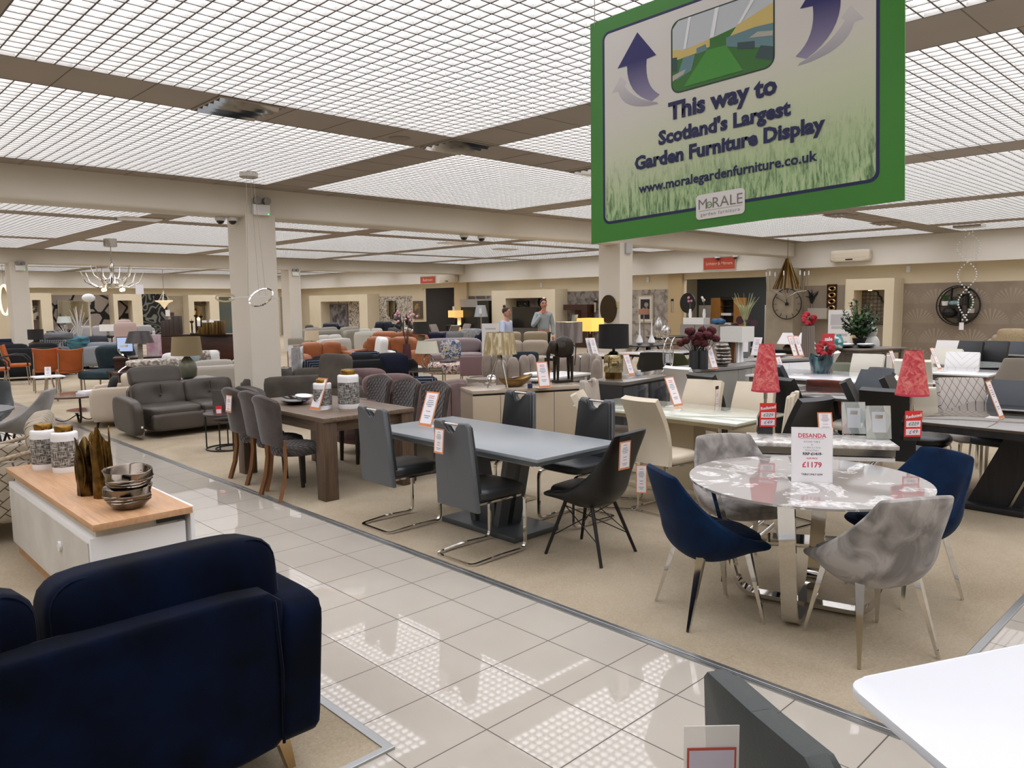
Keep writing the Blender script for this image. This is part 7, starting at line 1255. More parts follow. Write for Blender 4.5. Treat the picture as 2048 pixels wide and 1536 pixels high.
for k in range(4): a_ = 2*PI*k/4+.6; obj('bulb', MB().ball((.3*math.cos(a_), .3*math.sin(a_), zb-.06), .045), M('warm_bulb', '#fff0d8', .3, emit='#ffd9a0', es=6), t, 60)
obj('tag', MB().box((.55, -.3, zb-.05), (.2, .01, .25)), paper, t, 0); obj('hanging_string', MB().cyl((.45, -.25, zb+.05), (.55, -.3, zb+.07), .004, n=5), steel, t, 0)
q = P(497, 345, H); t = thing('loop_pendant', 'looping silver ribbon pendant light hanging in front of the nearest column', 'pendant light', (q.x, q.y, H)); canopy(t, .12, .06); zz = onY(505, 598, q.y).z-H
obj('ribbon', MB().tube([(-.40+.13*math.cos(k*PI/8), .0, zz+.02+.05*math.sin(k*PI/8)) for k in range(16)], 0, closed=True, prof=(.02, .012)), chrome, t, 50); obj('ribbon', MB().tube([(.10+.17*math.cos(k*PI/8), .0+.05*math.sin(k*PI/8), zz+.02+.12*math.sin(k*PI/8+.6)) for k in range(16)], 0, closed=True, prof=(.02, .012)), chrome, t, 50); obj('ribbon', MB().tube([(-.36, -.02, zz), (-.2, -.03, zz+.03), (.1, -.03, zz+.03), (.36, 0, zz)], 0, prof=(.02, .012)), M('pale_led', '#d9d6cf', .4), t, 50)
for x in (-.06, .05, .12): obj('wire', MB().cyl((x*.5, 0, 0), (x*1.4, 0, zz+.05), .002, n=5), steel, t, 0)
q = onX(1576, 490, 21.); t = thing('cone_chandelier', 'brass rod cone chandelier with candle arms hanging before the taupe pilaster', 'chandelier', (21., q.y, H)); zt, zb = onX(1576, 517, 21.).z-H, onX(1576, 578, 21.).z-H; u = U((21, 10.6, 2)); obj('cord', MB().cyl((0, 0, 0), (0, 0, zt), .006, n=6), black_m, t, 0)
for k in range(10): a_ = 2*PI*k/10; obj('rod', MB().bar((.03*math.cos(a_), .03*math.sin(a_), zt), (26*u*math.cos(a_), 26*u*math.sin(a_), zb), .05, .03), M('aged_brass_rod', '#6b5228', .35, .9), t, 0)
for k in range(8): a_ = 2*PI*k/8+.3; obj('candle_arm', MB().tube([(0, 0, zb-.25), (.3*math.cos(a_), .3*math.sin(a_), zb-.1), (38*u*math.cos(a_), 38*u*math.sin(a_), zb-.05), (40*u*math.cos(a_), 40*u*math.sin(a_), zb+.38)], .012, 7), steel, t, 50); obj('candle_bulb', MB().cyl((40*u*math.cos(a_), 40*u*math.sin(a_), zb+.38), (40*u*math.cos(a_), 40*u*math.sin(a_), zb+.5), .018, n=8), white_g, t, 40)
q = onX(1938, 470, 21.); t = thing('crystal_pendant', 'spiralling crystal drop pendant hanging in front of the round wall shelf', 'pendant light', (21., q.y, H)); obj('canopy', MB().b2(-.22, -.3, -.06, .22, .3, 0), chrome, t, 0); z1 = onX(1935, 640, 21.).z-H
crys = M('crystal', '#dfe3e6', .05, coat=.6); n_ = 72
for k in range(n_):
    f_ = (k//2)/(n_/2-1); a_ = f_*PI*3.2+PI*(k % 2); z = -.15+(z1+.15)*f_; r_ = .27-.14*f_; obj('crystal_drop', MB().ball((r_*math.cos(a_), r_*math.sin(a_), z), .016+.008*f_, 6), crys, t, 60)
    if k % 6 == 0: obj('thread', MB().cyl((r_*math.cos(a_), r_*math.sin(a_), 0), (r_*math.cos(a_), r_*math.sin(a_), z), .0012, n=4), steel, t, 0)
obj('tag', MB().box((-.05, .05, z1-.15), (.01, .1, .18)), paper, t, 0)
# ---------------------------------------------------------------- far wall at the back, bedroom doorway
def paperY(name, x0, x1, y, mat, off=.012): a_, b_ = onY(x0, y, YW), onY(x1, y, YW); return struct(name, MB().b2(a_.x, YW-off, .006, b_.x, YW+.001, (a_.z+b_.z)/2), mat)
gw = G('geometric_paper', .8); d_ = gw.vor(gw.world(), 1.0, 'DISTANCE_TO_EDGE'); gw.base(gw.mix(gw.math('LESS_THAN', d_, .045), '#9b8e83', '#17130f')); paperY('wall_far_geometric_paper', 98, 232, 590, gw.m)
zeb = G('zebra_mural', .7); n_ = zeb.noise(zeb.coord('Object', (.5, 1, .5)), 1.2, 2., .6); st_ = zeb.math('SINE', zeb.math('MULTIPLY', n_, 130.)); zeb.base(zeb.mix(zeb.math('MULTIPLY', zeb.math('GREATER_THAN', st_, .35), zeb.math('GREATER_THAN', zeb.noise(zeb.coord('Object'), .55, 1.), .5)), '#0e0e0d', '#77776c')); paperY('wall_far_mural', 283, 333, 588, zeb.m, .02)
paperY('wall_far_sand_paper', 333, 376, 592, M('sand_paper', '#a89a82', .8, col2='#b5a88f', scale=2)); paperY('wall_far_teal_paper', 436, 468, 594, M('verdigris_paper', '#56625f', .8, col2='#76663f', scale=.9))
def nicheY(name, xl, xr, ytop, il, ir, iy, dep, back): Y0 = YW-dep; a_, b_ = onY(xl, ytop, Y0), onY(xr, ytop, Y0); i0, i1 = onY(il, iy, Y0), onY(ir, iy, Y0); struct(name, MB().b2(a_.x, Y0, 0, i0.x, YW-.013, a_.z).b2(i1.x, Y0, 0, b_.x, YW-.013, a_.z).b2(i0.x, Y0, i0.z, i1.x, YW-.013, a_.z), niche_m); struct(name+'_back', MB().b2(i0.x, YW-.12, 0, i1.x, YW-.1, i0.z), back); return Y0, i0.x, i1.x, i0.z
n1_ = nicheY('wall_niche_far_left', 57, 102, 586, 64, 81, 600, .8, M('niche_taupe', '#857a70', .8)); n2_ = nicheY('wall_niche_far_middle', 226, 283, 588, 235, 264, 601, .8, gw.m); n3_ = nicheY('wall_niche_far_right', 376, 437, 590, 388, 419, 603, .8, M('niche_sand', '#93846e', .8))
def picY(label, x0, x1, y0, y1, fm, inner, Y, name='mirror', cat='mirror'): a_, b_ = onY(x0, y0, Y), onY(x1, y1, Y); w_, h_ = b_.x-a_.x, a_.z-b_.z; t = thing(name, label, cat, ((a_.x+b_.x)/2, Y, (a_.z+b_.z)/2)); obj('frame', MB().b2(-w_/2, -.03, -h_/2, w_/2, .03, h_/2), fm, t, 0); obj('panel', MB().b2(-w_*.46, -.036, -h_*.46, w_*.46, -.03, h_*.46), inner, t, 0); return t
picY('wide framed mirror on the geometric wallpaper', 114, 178, 601, 643, steel, mirr, YW-.05); picY('crystal mosaic panel in the far left niche', 63, 82, 612, 640, steel, M('crystal_mosaic', '#4b4845', .3, .4, col2='#e5e2df', scale=4, lo=.45, hi=.55), YW-.16, 'wall_art', 'picture'); picY('small dark plaque on the sand wallpaper beside the mural', 333, 348, 625, 632, M('plum_plaque', '#4b3f42', .5), M('plum_plaque', ''), YW-.03, 'plaque', 'plaque')
t = thing('draped_mirror', 'tall mirror hung with a draped taupe swag inside the far right niche', 'mirror', (onY(403, 620, YW-.15).x, YW-.16, 1.35)); obj('glass', MB().b2(-.45, -.02, -1.2, .45, .0, .75), mirr, t, 0); obj('swag', MB().tube([(-.62, -.05, .8), (-.3, -.07, .6), (0, -.08, .53), (.3, -.07, .6), (.62, -.05, .8)], .1, 8), M('taupe_drape', '#6b5d4c', .9), t, 60)
for sx in (-1, 1): obj('side_drape', MB().tube([(sx*.66, -.04, .85), (sx*.6, -.04, 0), (sx*.66, -.04, -1.2)], .09, 8), M('taupe_drape', ''), t, 60)
t = thing('pendant_bowl', 'small alabaster cone pendant hanging before the zebra mural', 'pendant light', (onY(328, 600, 38.).x, 38., H)); zz = onY(328, 603, 38.).z-H; obj('cord', MB().cyl((0, 0, 0), (0, 0, zz+.3), .012, n=6), steel, t, 0); obj('shade', MB().lathe([(0, zz-.36), (.2, zz-.08), (.4, zz+.02), (.38, zz+.05), (0, zz+.03)], n=24), M('alabaster', '#e0d2b4', .4, emit='#ffe3b5', es=.5), t, 50)
for k in range(3): obj('strap', MB().cyl((.3*math.cos(k*2.1), .3*math.sin(k*2.1), zz+.04), (0, 0, zz+.5), .02, n=6), steel, t, 0)
obj('tag', MB().box((.1, -.1, zz-.55), (.2, .02, .3)), paper, t, 0)
t = thing('ring_pendant', 'upright glowing white ring light at the far left column', 'pendant light', P(9, 640, 1.1).xy[:]); q = at(9, 600, 24.); t.location = (q.x, q.y, q.z); obj('ring', MB().tube([(.1*math.cos(k*PI/16), -.14*math.cos(k*PI/16), .46*math.sin(k*PI/16)) for k in range(32)], 0, closed=True, prof=(.07, .05)), M('led_ring', '#f0ead8', .4, emit='#ffeccc', es=.9), t, 50); obj('wire', MB().cyl((0, 0, .46), (0, 0, H-q.z), .006, n=5), steel, t, 0)
t = thing('globe_lamp', 'tall lamp with white glass globe in front of the wide mirror', 'lamp', at(180, 640, 30).xy[:]); q = at(180, 596, 30.); obj('pole', MB().cyl((0, 0, .02), (0, 0, q.z-.05), .03), M('ivory_pole', '#c9c0ad', .5), t); obj('base', MB().cyl((0, 0, .006), (0, 0, .04), .2), steel, t); obj('globe', MB().ball((0, 0, q.z), .2, 16, (.24, .24, .17)), M('milk_glass', '#dfe2e0', .15), t, 60)
picY("framed animal print on the grey wall between the two columns", 566, 580, 605, 633, black_m, M('animal_print', '#b9b2a8', .8, col2='#8b705c', scale=1.2), YW-.03, 'framed_picture', 'picture'); struct('wall_far_grey_panel', MB().b2(onY(560, 600, YW).x, YW-.02, .006, XW-.02, YW+.001, 2.3), M('grey_lilac_wall', '#a39b95', .8))
# bedroom beyond the doorway
struct('wall_bedroom', MB().b2(XW+3.6, BD0-1.5, 0, XW+3.8, BD1+4, H), M('charcoal_wall', '#4f4744', .8)); struct('wall_bedroom_side', MB().b2(XW+.2, BD1+1.2, 0, XW+3.6, BD1+1.4, H).b2(XW+.2, BD0-1.5, 0, XW+3.6, BD0-1.3, H), M('charcoal_wall', '')); l_ = bpy.data.lights.new('bedroom_fill', 'AREA'); l_.energy = 45; l_.size = 2.; o = bpy.data.objects.new('bedroom_fill', l_); o.location = (XW+1.6, (BD0+BD1)/2, 2.9); C.objects.link(o)  # area light is an unseen fill, added so the doorway isn't black
struct('ceiling_bedroom', MB().b2(XW+.2, BD0-1.3, 2.95, XW+3.6, BD1+1.2, 3.0), soffit_m)
yb = onX(878, 655, XW+3.4).y; t = thing('bed', 'bed with dark padded headboard and grey covers in the bedroom doorway', 'bed', (XW+2.4, yb, 0), PI/2); obj('headboard', MB().b2(-1.0, -1.15, .006, 1.0, -1.05, 1.35, .01), black_m, t); obj('headboard_pad', MB().b2(-.9, -1.05, .5, .9, -1.02, 1.25), M('headboard_grey', '#45403c', .9), t, 0); obj('mattress', MB().puff((0, -.1, .42), (1.8, 1.9, .45), 9, 7), M('bed_grey', '#8f8886', .9, col2='#6f6663', scale=2), t, 60)
for sx in (-1, 1): obj('pillow', MB().puff((sx*.45, -.75, .7), (.75, .4, .22), 3.5, 6), M('pillow_grey', '#a9a4a6', .9), t, 60)
obj('runner', MB().puff((0, .4, .6), (1.84, .7, .14), 7, 5), M('brown_runner', '#5a4a42', .9), t, 60)
t.rotation_euler = (0, 0, PI/2)
q = onX(915, 652, XW-.5); u = U(q); table('dark bedside console by the bedroom doorway', (q.x-.1, q.y), 0, .6, .9, .8, darkwood, darkwood, name='side_table'); lamp('glowing warm rectangular lamp beside the bedroom doorway', (q.x-.1, q.y, .8), (15*u, 15*u, 14*u, (q.z-.8)-9*u if q.z-.8-9*u > .2 else .35), lit_warm, b_box(.12, .1, black_m), sq=True)
l_ = bpy.data.lights.new('warm_lamp_light', 'POINT'); l_.energy = 9; l_.color = (1, .68, .35); l_.shadow_soft_size = .15; o = bpy.data.objects.new('warm_lamp_light', l_); o.location = (XW-.2, q.y+.35, q.z+.05); C.objects.link(o)
t = thing('frame_column', 'strip of three small framed pictures on the giraffe wallpaper pier', 'picture', (XW-.02, onX(912, 620, XW).y, 1.55), -PI/2); [obj('frame', MB().b2(-.2, -.03, z-.2, .2, 0, z+.16), white_m if i == 1 else black_m, t, 0) for i, z in enumerate((.35, -.05, -.45))]
q = onX(962, 622, XW-1.2); u = U(q); t = thing('tall_lamp', 'lamp with tapered white shade and tag before the black fireplace display', 'lamp', (q.x, q.y, 0)); obj('pole', MB().cyl((0, 0, .02), (0, 0, q.z), .03), steel, t); obj('base', MB().cyl((0, 0, .006), (0, 0, .04), .18), steel, t); obj('lamp_shade', shade_mb(.3, .2, .5, q.z-.25), M('pearl_white_shade', '#aab0b3', .6), t, 40); obj('tag', MB().box((-.2, -.2, q.z), (.08, .08, .25)), paper, t, 0)
q = at(812, 640, 17.); stems('pink blossom spray in a tall vase beside the floor lamp', (q.x, q.y, .0), 16, 1.0, .35, M('twig', '#4a3a30', .8), .05, 'blossom_vase', .008, M('plum_vase', '#4a2227', .3), .9, .14, M('pink_blossom', '#d9a3ab', .8)); q = P(822, 692, .5); stems('white orchid spray in a black vase beside the black drum lamp', (q.x, q.y, .0), 9, .45, .25, M('twig', ''), .09, 'orchid_vase', .008, black_m, .8, .12, M('orchid_white', '#d8d2c6', .8))
# ---------------------------------------------------------------- right centre: curved sideboard, flowers, plant, totems
gs = M('pale_grey_gloss', '#9c9a94', .25, coat=.3); gs_t = M('stone_grey_top', '#85837f', .35)
A_, B_ = P(1388, 739, .85), P(1520, 725, .85); c, a, L = sb_from(A_, B_, .5); t = thing('curved_sideboard', 'pale grey sideboard with sweeping curved front carrying the red flower vases', 'sideboard', (c[0], c[1], 0), a)
fr = lambda x, o=0: -.25-.16*math.sin(PI*min(1, max(0, (x+L/2)/L)))-o
xs_ = [-L/2+L*i/16 for i in range(17)]
obj('top', MB().prism([(x, fr(x, .02)) for x in xs_]+[(L/2, .25), (-L/2, .25)], .815, .85), gs_t, t, 0); obj('carcass', MB().prism([(x, fr(x, -.03)) for x in xs_]+[(L/2, .24), (-L/2, .24)], .08, .814), gs_t, t, 0); obj('plinth', MB().b2(-L/2+.05, -.2, .006, L/2-.05, .2, .08), black_m, t, 0)
for i in range(4): xx = xs_[i*4:i*4+5]; obj('door', MB().prism([(x+(.004 if j == 0 else -.004 if j == 4 else 0), fr(x)) for j, x in enumerate(xx)]+[(x, fr(x, -.028)) for x in xx[::-1]], .1, .8), gs, t, 0)
dr = M('dark_red_petal', '#3d0e14', .85, col2='#5a1720', scale=14); cgv = M('charcoal_vase', '#34373a', .35)
for x, lb in ((1388, 'dark grey cylinder vase of deep red flowers, the one nearest the oval clock'), (1406, 'dark grey cylinder vase of deep red flowers, beside the leaning card')):
    q = P(x, 738, .85); u = U(q); t = thing('flower_vase', lb, 'vase', q, 0, 'vases of deep red flowers'); obj('vase', MB().lathe([(9.5*u, 0), (10*u, .01), (10*u, 37*u), (9*u, 37*u), (9*u, .02), (0, .02)], n=28), cgv, t, 45); rnd = random.Random(x)
    for k in range(11):
        a_ = k*2.4; r_ = (8+22*rnd.random())*u; z_ = (46+34*rnd.random())*u; pt = (r_*math.cos(a_), r_*math.sin(a_), z_); mb = MB(); mb.puff(pt, (15*u, 15*u, 13*u), 2.2, 5, f=lambda v: v*(1+.2*math.sin(v.x*150)*math.sin(v.z*120+k))); obj('bloom', mb, dr, t, 60); obj('stem', MB().tube([(0, 0, 30*u), (pt[0]*.5, pt[1]*.5, 40*u), pt], .004, 5), M('stem_dark', '#22251a', .8), t, 0)
    for k in range(2): obj('twig', MB().cyl((0, 0, 30*u), ((6-10*k)*u, 4*u, (88-5*k)*u), .004, n=5), black_m, t, 0)
card('leaning price card on the curved sideboard beside the red flower vases', P(1430, 738, .85), -.05, .15, .34, .35)
q = P(1445, 733, .85); u = U(q); t = thing('spiral_vase', 'silver coiled spiral vase on the curved sideboard', 'vase', q); [obj('coil', MB().lathe([(r_*u-.004, z_*u), (r_*u+.012, z_*u+3*u), (r_*u-.004, z_*u+6*u)], n=28, wob=lambda a_, z: .012*math.sin(a_+z*20)), M('pewter', '#8d877e', .25, .9), t, 60) for r_, z_ in ((11, 0), (14, 6), (15, 12), (14, 19), (14, 26), (15, 33), (12, 40))]
q = P(1473, 727, .85); u = U(q)
def b_obel(t, z, h):
    for x, m_ in ((-13*u, M('bronze_mirror', '#7a5d48', .1, .9)), (0, white_g), (15*u, white_g)): obj('obelisk', MB().prism([(-5*u, 0), (5*u, 0), (1.5*u, z-.01), (-1.5*u, z-.01)], -.03, .03, TR(x, 0, 0, PI/2)), m_, t, 0)
    obj('foot', MB().b2(-24*u, -.07, -.001, 24*u, .07, .02), chrome, t, 0)
lamp('lamp with square white shade on chrome obelisk legs on the curved sideboard', q, (34*u, 34*u, 30*u, 44*u), M('ivory_linen', '#d9d7d0', .8), b_obel, sq=True)
A_, B_ = P(1488, 722, .85), P(1622, 716, .85); c, a, L = sb_from(A_, B_, .5); sideboard('grey topped white sideboard behind the curved one, carrying cards and glass frames', c, a, L, .5, .85, white_g, gs_t, 3)
q = P(1495, 714, .85); t = thing('photo_frame', 'clear glass photo frame with blank card beside the obelisk lamp', 'photo frame', (q.x+.05, q.y+.1, .85), -.5); obj('frame', MB().b2(-.12, -.01, 0, .12, .01, .36), M('grey_glass_frame', '#6f706f', .2), t, 0); obj('insert', MB().b2(-.075, -.014, .08, .075, -.01, .3), paper, t, 0)
card('leaning card seen obliquely behind the obelisk lamp', P(1515, 712, .85)+Vector((.1, .1, 0)), -1.5, .15, .32, .36, border=False); card('leaning price card in front of the two white cone lamps', P(1592, 714, .85), -.05, .15, .36, .35); card('leaning card with red heading in front of the two white cone lamps', P(1604, 714, .85)+Vector((.1, .05, 0)), 0, .17, .36, .35)
plate('oval white dish on the grey topped white sideboard', P(1555, 714, .85), .2, white_g, .6)
for x, lb in ((1567, 'white tapered lamp shade, smaller of the pair behind the first pink lamp'), (1603, 'white tapered lamp shade, larger of the pair nearest the red flowers')): q = P(x, 701, .8); u = U(q); q.x += .15; lamp(lb, q, (20*u, 9*u, 22*u, 13*u), white_sh, b_lathe([(.06, 0), (.09, .3), (.05, .9), (.02, 1)], M('striped_base', '#6b615b', .5, col2='#37322f', scale=3, stretch=(12, 12, .2))), 'white tapered lamps')
q = P(1585, 700, .8); table('black framed table under the white tapered lamps', (q.x+.35, q.y+.2), .0, .7, 2.0, .8, M('black_top', '#232120', .4), black_m, name='console_table', lw=.04)
A_, B_ = P(1658, 697, .9), P(1722, 694, .9); c, a, L = sb_from(A_, B_, .55); sideboard('light grey cabinet carrying the mosaic vase and the leafy plant', c, a, L+.5, .55, .9, M('dove_grey', '#8f8d89', .4), gs_t, 2, gap=False)
q = P(1675, 697, .9); u = U(q); mv = G('turquoise_mosaic', .3); n_ = mv.vor(mv.coord('Object'), 22., 'F1', 'Color', 1.); mv.base(mv.ramp(mv.xyz(n_)[0], (.2, '#2f7f84'), (.45, '#7fb4b2'), (.6, '#cfd6d0'), (.8, '#4e8f98'))); vase('turquoise mosaic glass vase on the light grey cabinet', q, [(8*u, 0), (10.5*u, 3*u), (10.5*u, 18*u), (7*u, 24*u), (6*u, 25*u), (6*u, 28*u), (5*u, 28*u), (5*u, 20*u), (0, 4*u)], mv.m)
q = P(1728, 694, .9); u = U(q); t = thing('leafy_plant', 'bushy dark green leafy plant standing on the light grey cabinet', 'plant', (q.x+.3, q.y+.2, .9)); obj('pot', MB().lathe([(.1, 0), (.14, .15), (.13, .15), (0, .12)], n=20), black_m, t, 45); rnd = random.Random(3); mb = MB(); br = MB()
for k in range(64):
    a_ = k*2.4; el = .15+1.25*rnd.random(); ln = (28+36*rnd.random()*math.sin(el))*u; d_ = Vector((math.cos(a_)*math.cos(el), math.sin(a_)*math.cos(el), math.sin(el)+.35)); tip = Vector((0, 0, .15))+d_*ln; br.tube([(0, 0, .12), tuple(Vector((0, 0, .15))+d_*ln*.5+Vector((0, 0, .03))), tuple(tip)], .006, 5)
    for j in range(20):
        p0 = Vector((0, 0, .15))+d_*ln*(.3+.72*j/19); o_ = Vector((rnd.uniform(-1, 1), rnd.uniform(-1, 1), rnd.uniform(-.3, 1))).normalized(); s_ = o_.cross(d_).normalized(); l_ = 9*u*(.6+.6*rnd.random()); mb.quad(p0, p0+o_*l_*.5+s_*l_*.3, p0+o_*l_, p0+o_*l_*.5-s_*l_*.3)
obj('branches', br, M('twig', ''), t, 0); obj('foliage', mb, M('dark_leaf', '#1d3a1c', .6, col2='#3a5c2c', scale=3), t, 0)
for x, lb in ((1695, 'black rimmed white dish on the light grey cabinet, beside the plant'), (1735, 'black rimmed white dish right of the leafy plant')): q = P(x, 695, .9); plate(lb, (q.x-.1, q.y, .9), .24, black_g, .7); plate(lb.replace('black rimmed white dish', 'white inner dish resting'), (q.x-.1, q.y, .925), .2, white_g, .7)
table('taupe console table right of the leafy plant', P(1745, 699, .87).xy[:], a, 1.2, .5, .9, M('taupe_console', '#6e655c', .4), M('taupe_console', ''), name='console_table')
for x, dp, lb, h_ in ((1617, 13.2, 'tall ribbed taupe floor vase with red silk flowers, beside the grey wall lamp', 1.24), (1652, 10.6, 'tall ribbed taupe floor vase with red silk flowers, before the red sale card', .88)):
    q = at(x, 650, dp); t = thing('flower_vase', lb, 'vase', (q.x, q.y), 0, 'tall ribbed vases with red flowers'); rb = G('ribbed_'+str(x), .6); p_ = rb.xyz(rb.coord('Object')); rb.base(rb.mix(rb.math('GREATER_THAN', rb.math('SINE', rb.math('MULTIPLY', rb.math('ARCTAN2', p_[1], p_[0]), 22.)), .1), '#5d534c', '#8a7f76')); obj('vase', MB().lathe([(.1, .006), (.13, .2), (.1, h_+.1), (.08, h_+.1), (.08, .1), (0, .1)], n=24), rb.m, t, 45); mb = MB()
    for k in range(7): a_ = k*2.4; d_ = (.08*math.cos(a_), .08*math.sin(a_), h_+.14+.05*(k % 4)); mb.puff(d_, (.1, .1, .085), 2.1, 4, f=lambda v: v*(1+.3*math.sin(v.x*60+v.z*50)))
    obj('flowers', mb, M('crimson', '#8e1420', .7, col2='#b3222f', scale=9), t, 60); obj('stems', MB().cyl((0, 0, h_), (.03, 0, h_+.25), .012, n=6).cyl((0, 0, h_), (-.04, .02, h_+.2), .012, n=6), lf, t, 0)
q = P(1657, 690, .85); t = thing('sale_card', 'red card with white lettering beside the red silk flowers', 'sign', (0, 0, 0), -.8); q = at(1656, 688, 11.); t.location = (q.x, q.y, 0); obj('card', MB().b2(-.085, -.01, q.z-.02, .085, .01, q.z+.15), M('sale_red', ''), t, 0); obj('stand', MB().cyl((0, 0, .006), (0, 0, q.z), .012), black_m, t); mb = MB(); text_mb(mb, 'sale', .075, Matrix.Translation((0, -.014, q.z+.07)) @ Matrix.Rotation(PI/2, 4, 'X'), .003); obj('lettering', mb, paper, t, 0)
t = thing('info_totem', 'tall white printed stand in front of the right-hand niche', 'sign', P(1678, 720, .3).xy[:], -.85, 'white information stands'); q = at(1678, 660, 17.5); t.location = (q.x, q.y, 0); obj('panel', MB().b2(-.24, -.02, .1, .24, .02, 1.55), white_m, t, 0); obj('foot', MB().b2(-.25, -.18, .006, .25, .18, .1), white_m, t, 0); mb = MB(); mb.quad((-.2, -.021, 1.2), (.2, -.021, 1.2), (.2, -.021, 1.45), (-.2, -.021, 1.45)); greek(mb, (.9, .9, .9, .9, .9), .4, 1.15, .17, Matrix.Translation((0, -.022, 0))); obj('print', mb, M('faint_print', ''), t, 0)
q = P(1755, 697, .9); t = thing('bust_statue', 'white abstract statue of two leaning figures beside the right-hand niche', 'statue', (q.x+.9, q.y+.5, 0)); u = U((q.x+.9, q.y+.5, 1)); wh = M('plaster', '#c3c3bf', .6); obj('plinth', MB().b2(-.4, -.3, .006, .4, .3, .7), white_m, t, 0)
for x, z, s_ in ((-.17, .98, .9), (.15, 1.0, 1.1)): obj('figure', MB().puff((x, x*.6, .9), (.36*s_, .3, .42), 2.4, 7).puff((x, x*.6, z+.22*s_), (.24*s_, .22, .26*s_), 2.1, 6), wh, t, 60)
# darker dining groups at the foot of the mosaic wall
drt = M('dark_top', '#2a2826', .3)
for lb, x, y, z, w_, d_, st in (('black dining table with white sculptures under the flower print', 1296, 688, .76, 1.6, .95, 'x'), ('white ceramic dining table on black trestle behind the candle holder', 1318, 703, .76, 1.5, .95, 'pedestal'), ('dark wood table behind the red flower vases', 1345, 672, .76, 1.4, .9, 'legs')): q = P(x, y, z); table(lb, (q.x, q.y), 0, w_, d_, .76, white_g if 'white ceramic' in lb else drt, black_m, st)
bucket('round_chair', 'tan scoop chair at the dark wood table', None, M('camel_leather', '#8d7862', .6), bt(1330, 675, .85, (.3, 1), -.1), face(.3, 1), 'rod', zb=.85, wb=.26); bucket('round_chair', 'black scoop chair between the candle holder and the red flowers', None, black_l, bt(1306, 700, .85, (.8, .6), -.15), face(.8, .6), 'rod', zb=.85, wb=.25); bucket('round_chair', 'dark olive scoop chair behind the candle holder', None, M('olive_velvet', '#3a3f24', .8), bt(1358, 703, .82, (1, .1), 0), face(1, .1), 'rod', zb=.82, wb=.25); bucket('round_chair', 'charcoal scoop chair left of the red flower vases', None, slate_l, bt(1376, 690, .88, (-.6, .8), 0), face(-.6, .8), 'rod', zb=.88, wb=.25)
q = P(1316, 672, .76)
for x, h_, r_, lb in ((1318, .62, .13, 'large silver ribbed urn on the dark table'), (1330, .4, .16, 'low silver ribbed urn on the dark table')): q = P(x, 676, .76); vase(lb, q, [(r_*.5, 0), (r_, h_*.4), (r_*.9, h_*.7), (r_*.35, h_*.9), (r_*.4, h_), (r_*.3, h_), (0, h_*.8)], M('silver_ribs', '#9d9b98', .2, .7, col2='#e3e1de', scale=3, stretch=(14, 14, .2), lo=.45, hi=.55), 'silver urns on the dark table')
for x, lb in ((1279, 'slender white glass bottle sculpture nearest the column'), (1303, 'slender white glass bottle sculpture beside the urns')): q = P(x, 690, .76); vase(lb, q, [(.03, 0), (.09, .06), (.08, .12), (.02, .25), (.015, .6), (.03, .62), (0, .62)], white_g, 'white bottle sculptures')
q = onX(1288, 624, XW-1.5); u = U(q); t = thing('standing_lamp', 'lamp with brown-pink drum shade in front of the flower print', 'lamp', (q.x, q.y, 0)); obj('pole', MB().cyl((0, 0, .02), (0, 0, q.z), .02), steel, t); obj('base', MB().cyl((0, 0, .006), (0, 0, .04), .16), steel, t); obj('lamp_shade', shade_mb(11*u, 11*u, 11*u, q.z-5*u), pinkb_sh, t, 40)
q = P(1500, 690, .5); t = thing('floor_plant', 'tall arrangement of pale green palm fronds with purple discs behind the obelisk lamp', 'plant', (q.x+.4, q.y+.4, 0)); obj('vase', MB().lathe([(.1, .006), (.14, .3), (.1, .8), (.08, .8), (0, .3)], n=20), M('grey_glass_vase', '#5d7272', .15), t, 45); u = U((q.x, q.y, 1)); mb = MB(); z0 = 1.15
for k in range(26): a_ = k*2.4; l_ = .25+.22*((k*7) % 5)/5; mb.tube([(0, 0, z0-.1), (l_*.45*math.cos(a_), l_*.45*math.sin(a_), z0+.42), (l_*math.cos(a_), l_*math.sin(a_), z0+.5+.12*((k*3) % 4))], .012, 5, rad=[.012, .012, .003])
obj('fronds', mb, M('pale_frond', '#a9b184', .8, col2='#c7cba6', scale=6), t, 50); obj('stem', MB().cyl((0, 0, .6), (0, 0, z0), .03, n=8), M('pale_frond', ''), t, 30)
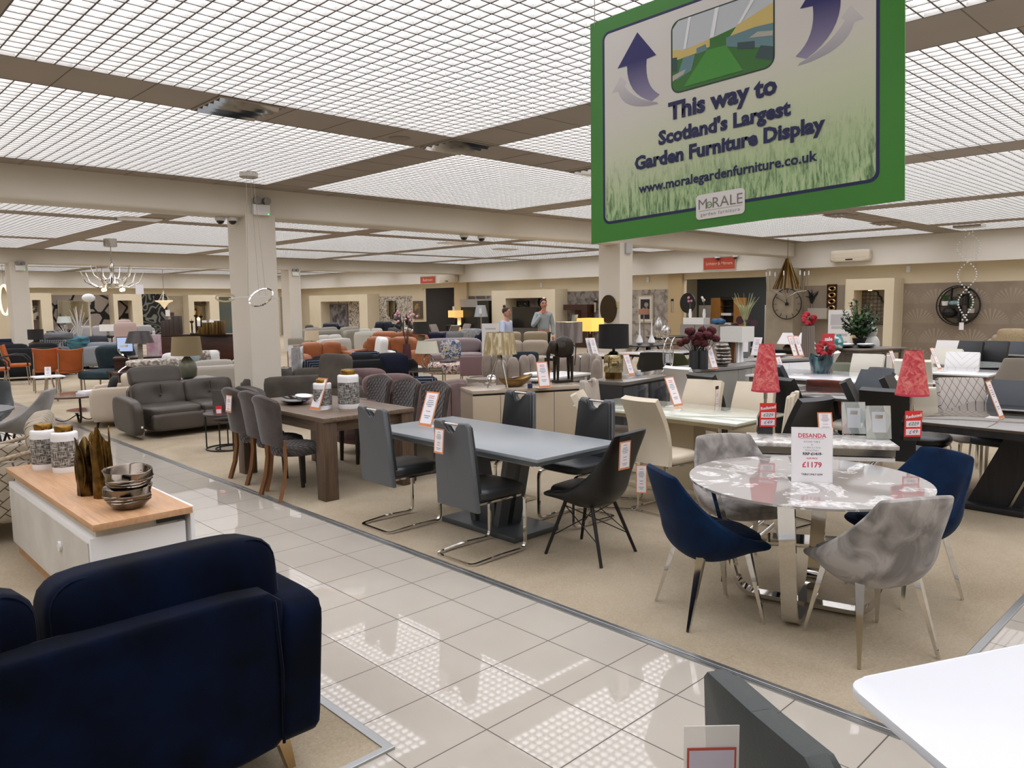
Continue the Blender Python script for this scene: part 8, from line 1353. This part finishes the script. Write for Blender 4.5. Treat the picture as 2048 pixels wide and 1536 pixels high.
for x, z in ((-.22, 1.0), (.2, 1.1), (.05, 1.25), (-.12, 1.2)): obj('purple_disc', MB().cyl((x, -x*.9, z), (x-.02, -x*.9-.03, z+.01), .12, n=18), M('aubergine', '#3a1226', .25), t, 40)
t = thing('white_bench', 'pale wall bench with orchids and a blue cloth at the opening to the lighting room', 'bench', (XW-.6, onX(1408, 650, XW-.6).y, 0), -PI/2); obj('body', MB().b2(-.75, -.3, .006, .75, .3, 1.0), M('grey_bench', '#908b85', .5), t, 0); obj('box', MB().b2(-.7, -.2, 1.0, .1, .2, 1.22), white_m, t, 0)
for x, lb in ((.55, 'pink orchid in white vase on the pale bench'), (-.0, 'white orchid in white vase on the pale bench')): stems(lb, (XW-.6, t.location.y+x, 1.22), 4, .5, .12, M('orchid_stem', '#66704f', .8), .07, 'orchid', .006, white_g, .3, .06, M('pink_orchid' if x > .3 else 'white_orchid', '#c98a9a' if x > .3 else '#d9d4ce', .8), 'flower')
solo('blue_cloth', 'folded blue cloth heap on the pale bench', 'cloth', MB().puff((0, 0, .1), (.5, .3, .2), 2.6, 6, f=lambda v: (v.x, v.y, v.z+.02*math.sin(v.x*30))), M('denim', '#3d6790', .9), (XW-.6, t.location.y-.55, 1.0), -PI/2)
# cushions and throws against the leaf wallpaper, far right
q = P(1995, 690, .5); t = sofa('beige sofa against the leaf wallpaper heaped with throws', (XW-1.0, q.y-.3 if q.x < 22 else 6.2), face(-1, 0), 2.4, .95, .8, M('beige_boucle', '#b5a68c', .95), 3); yy = onX(1995, 680, XW-1.1).y; t.location = (XW-.9, yy-.8, 0)
for dy, lb, m_, rr_ in ((.25, 'curled beige teddy cushion on the sofa against the leaf wallpaper', M('teddy', '#b3a080', .98, col2='#c6b597', scale=30), .3), (-.5, 'white crumpled cushion on the sofa against the leaf wallpaper', white_m, 0), (-1.3, 'pale pink cushion on the sofa at the right edge', M('pale_pink', '#c9bdbb', .9), .1)): cushion(lb, (XW-1.0, yy-.6+dy, .5), .75, .55, m_, -PI/2, .3)
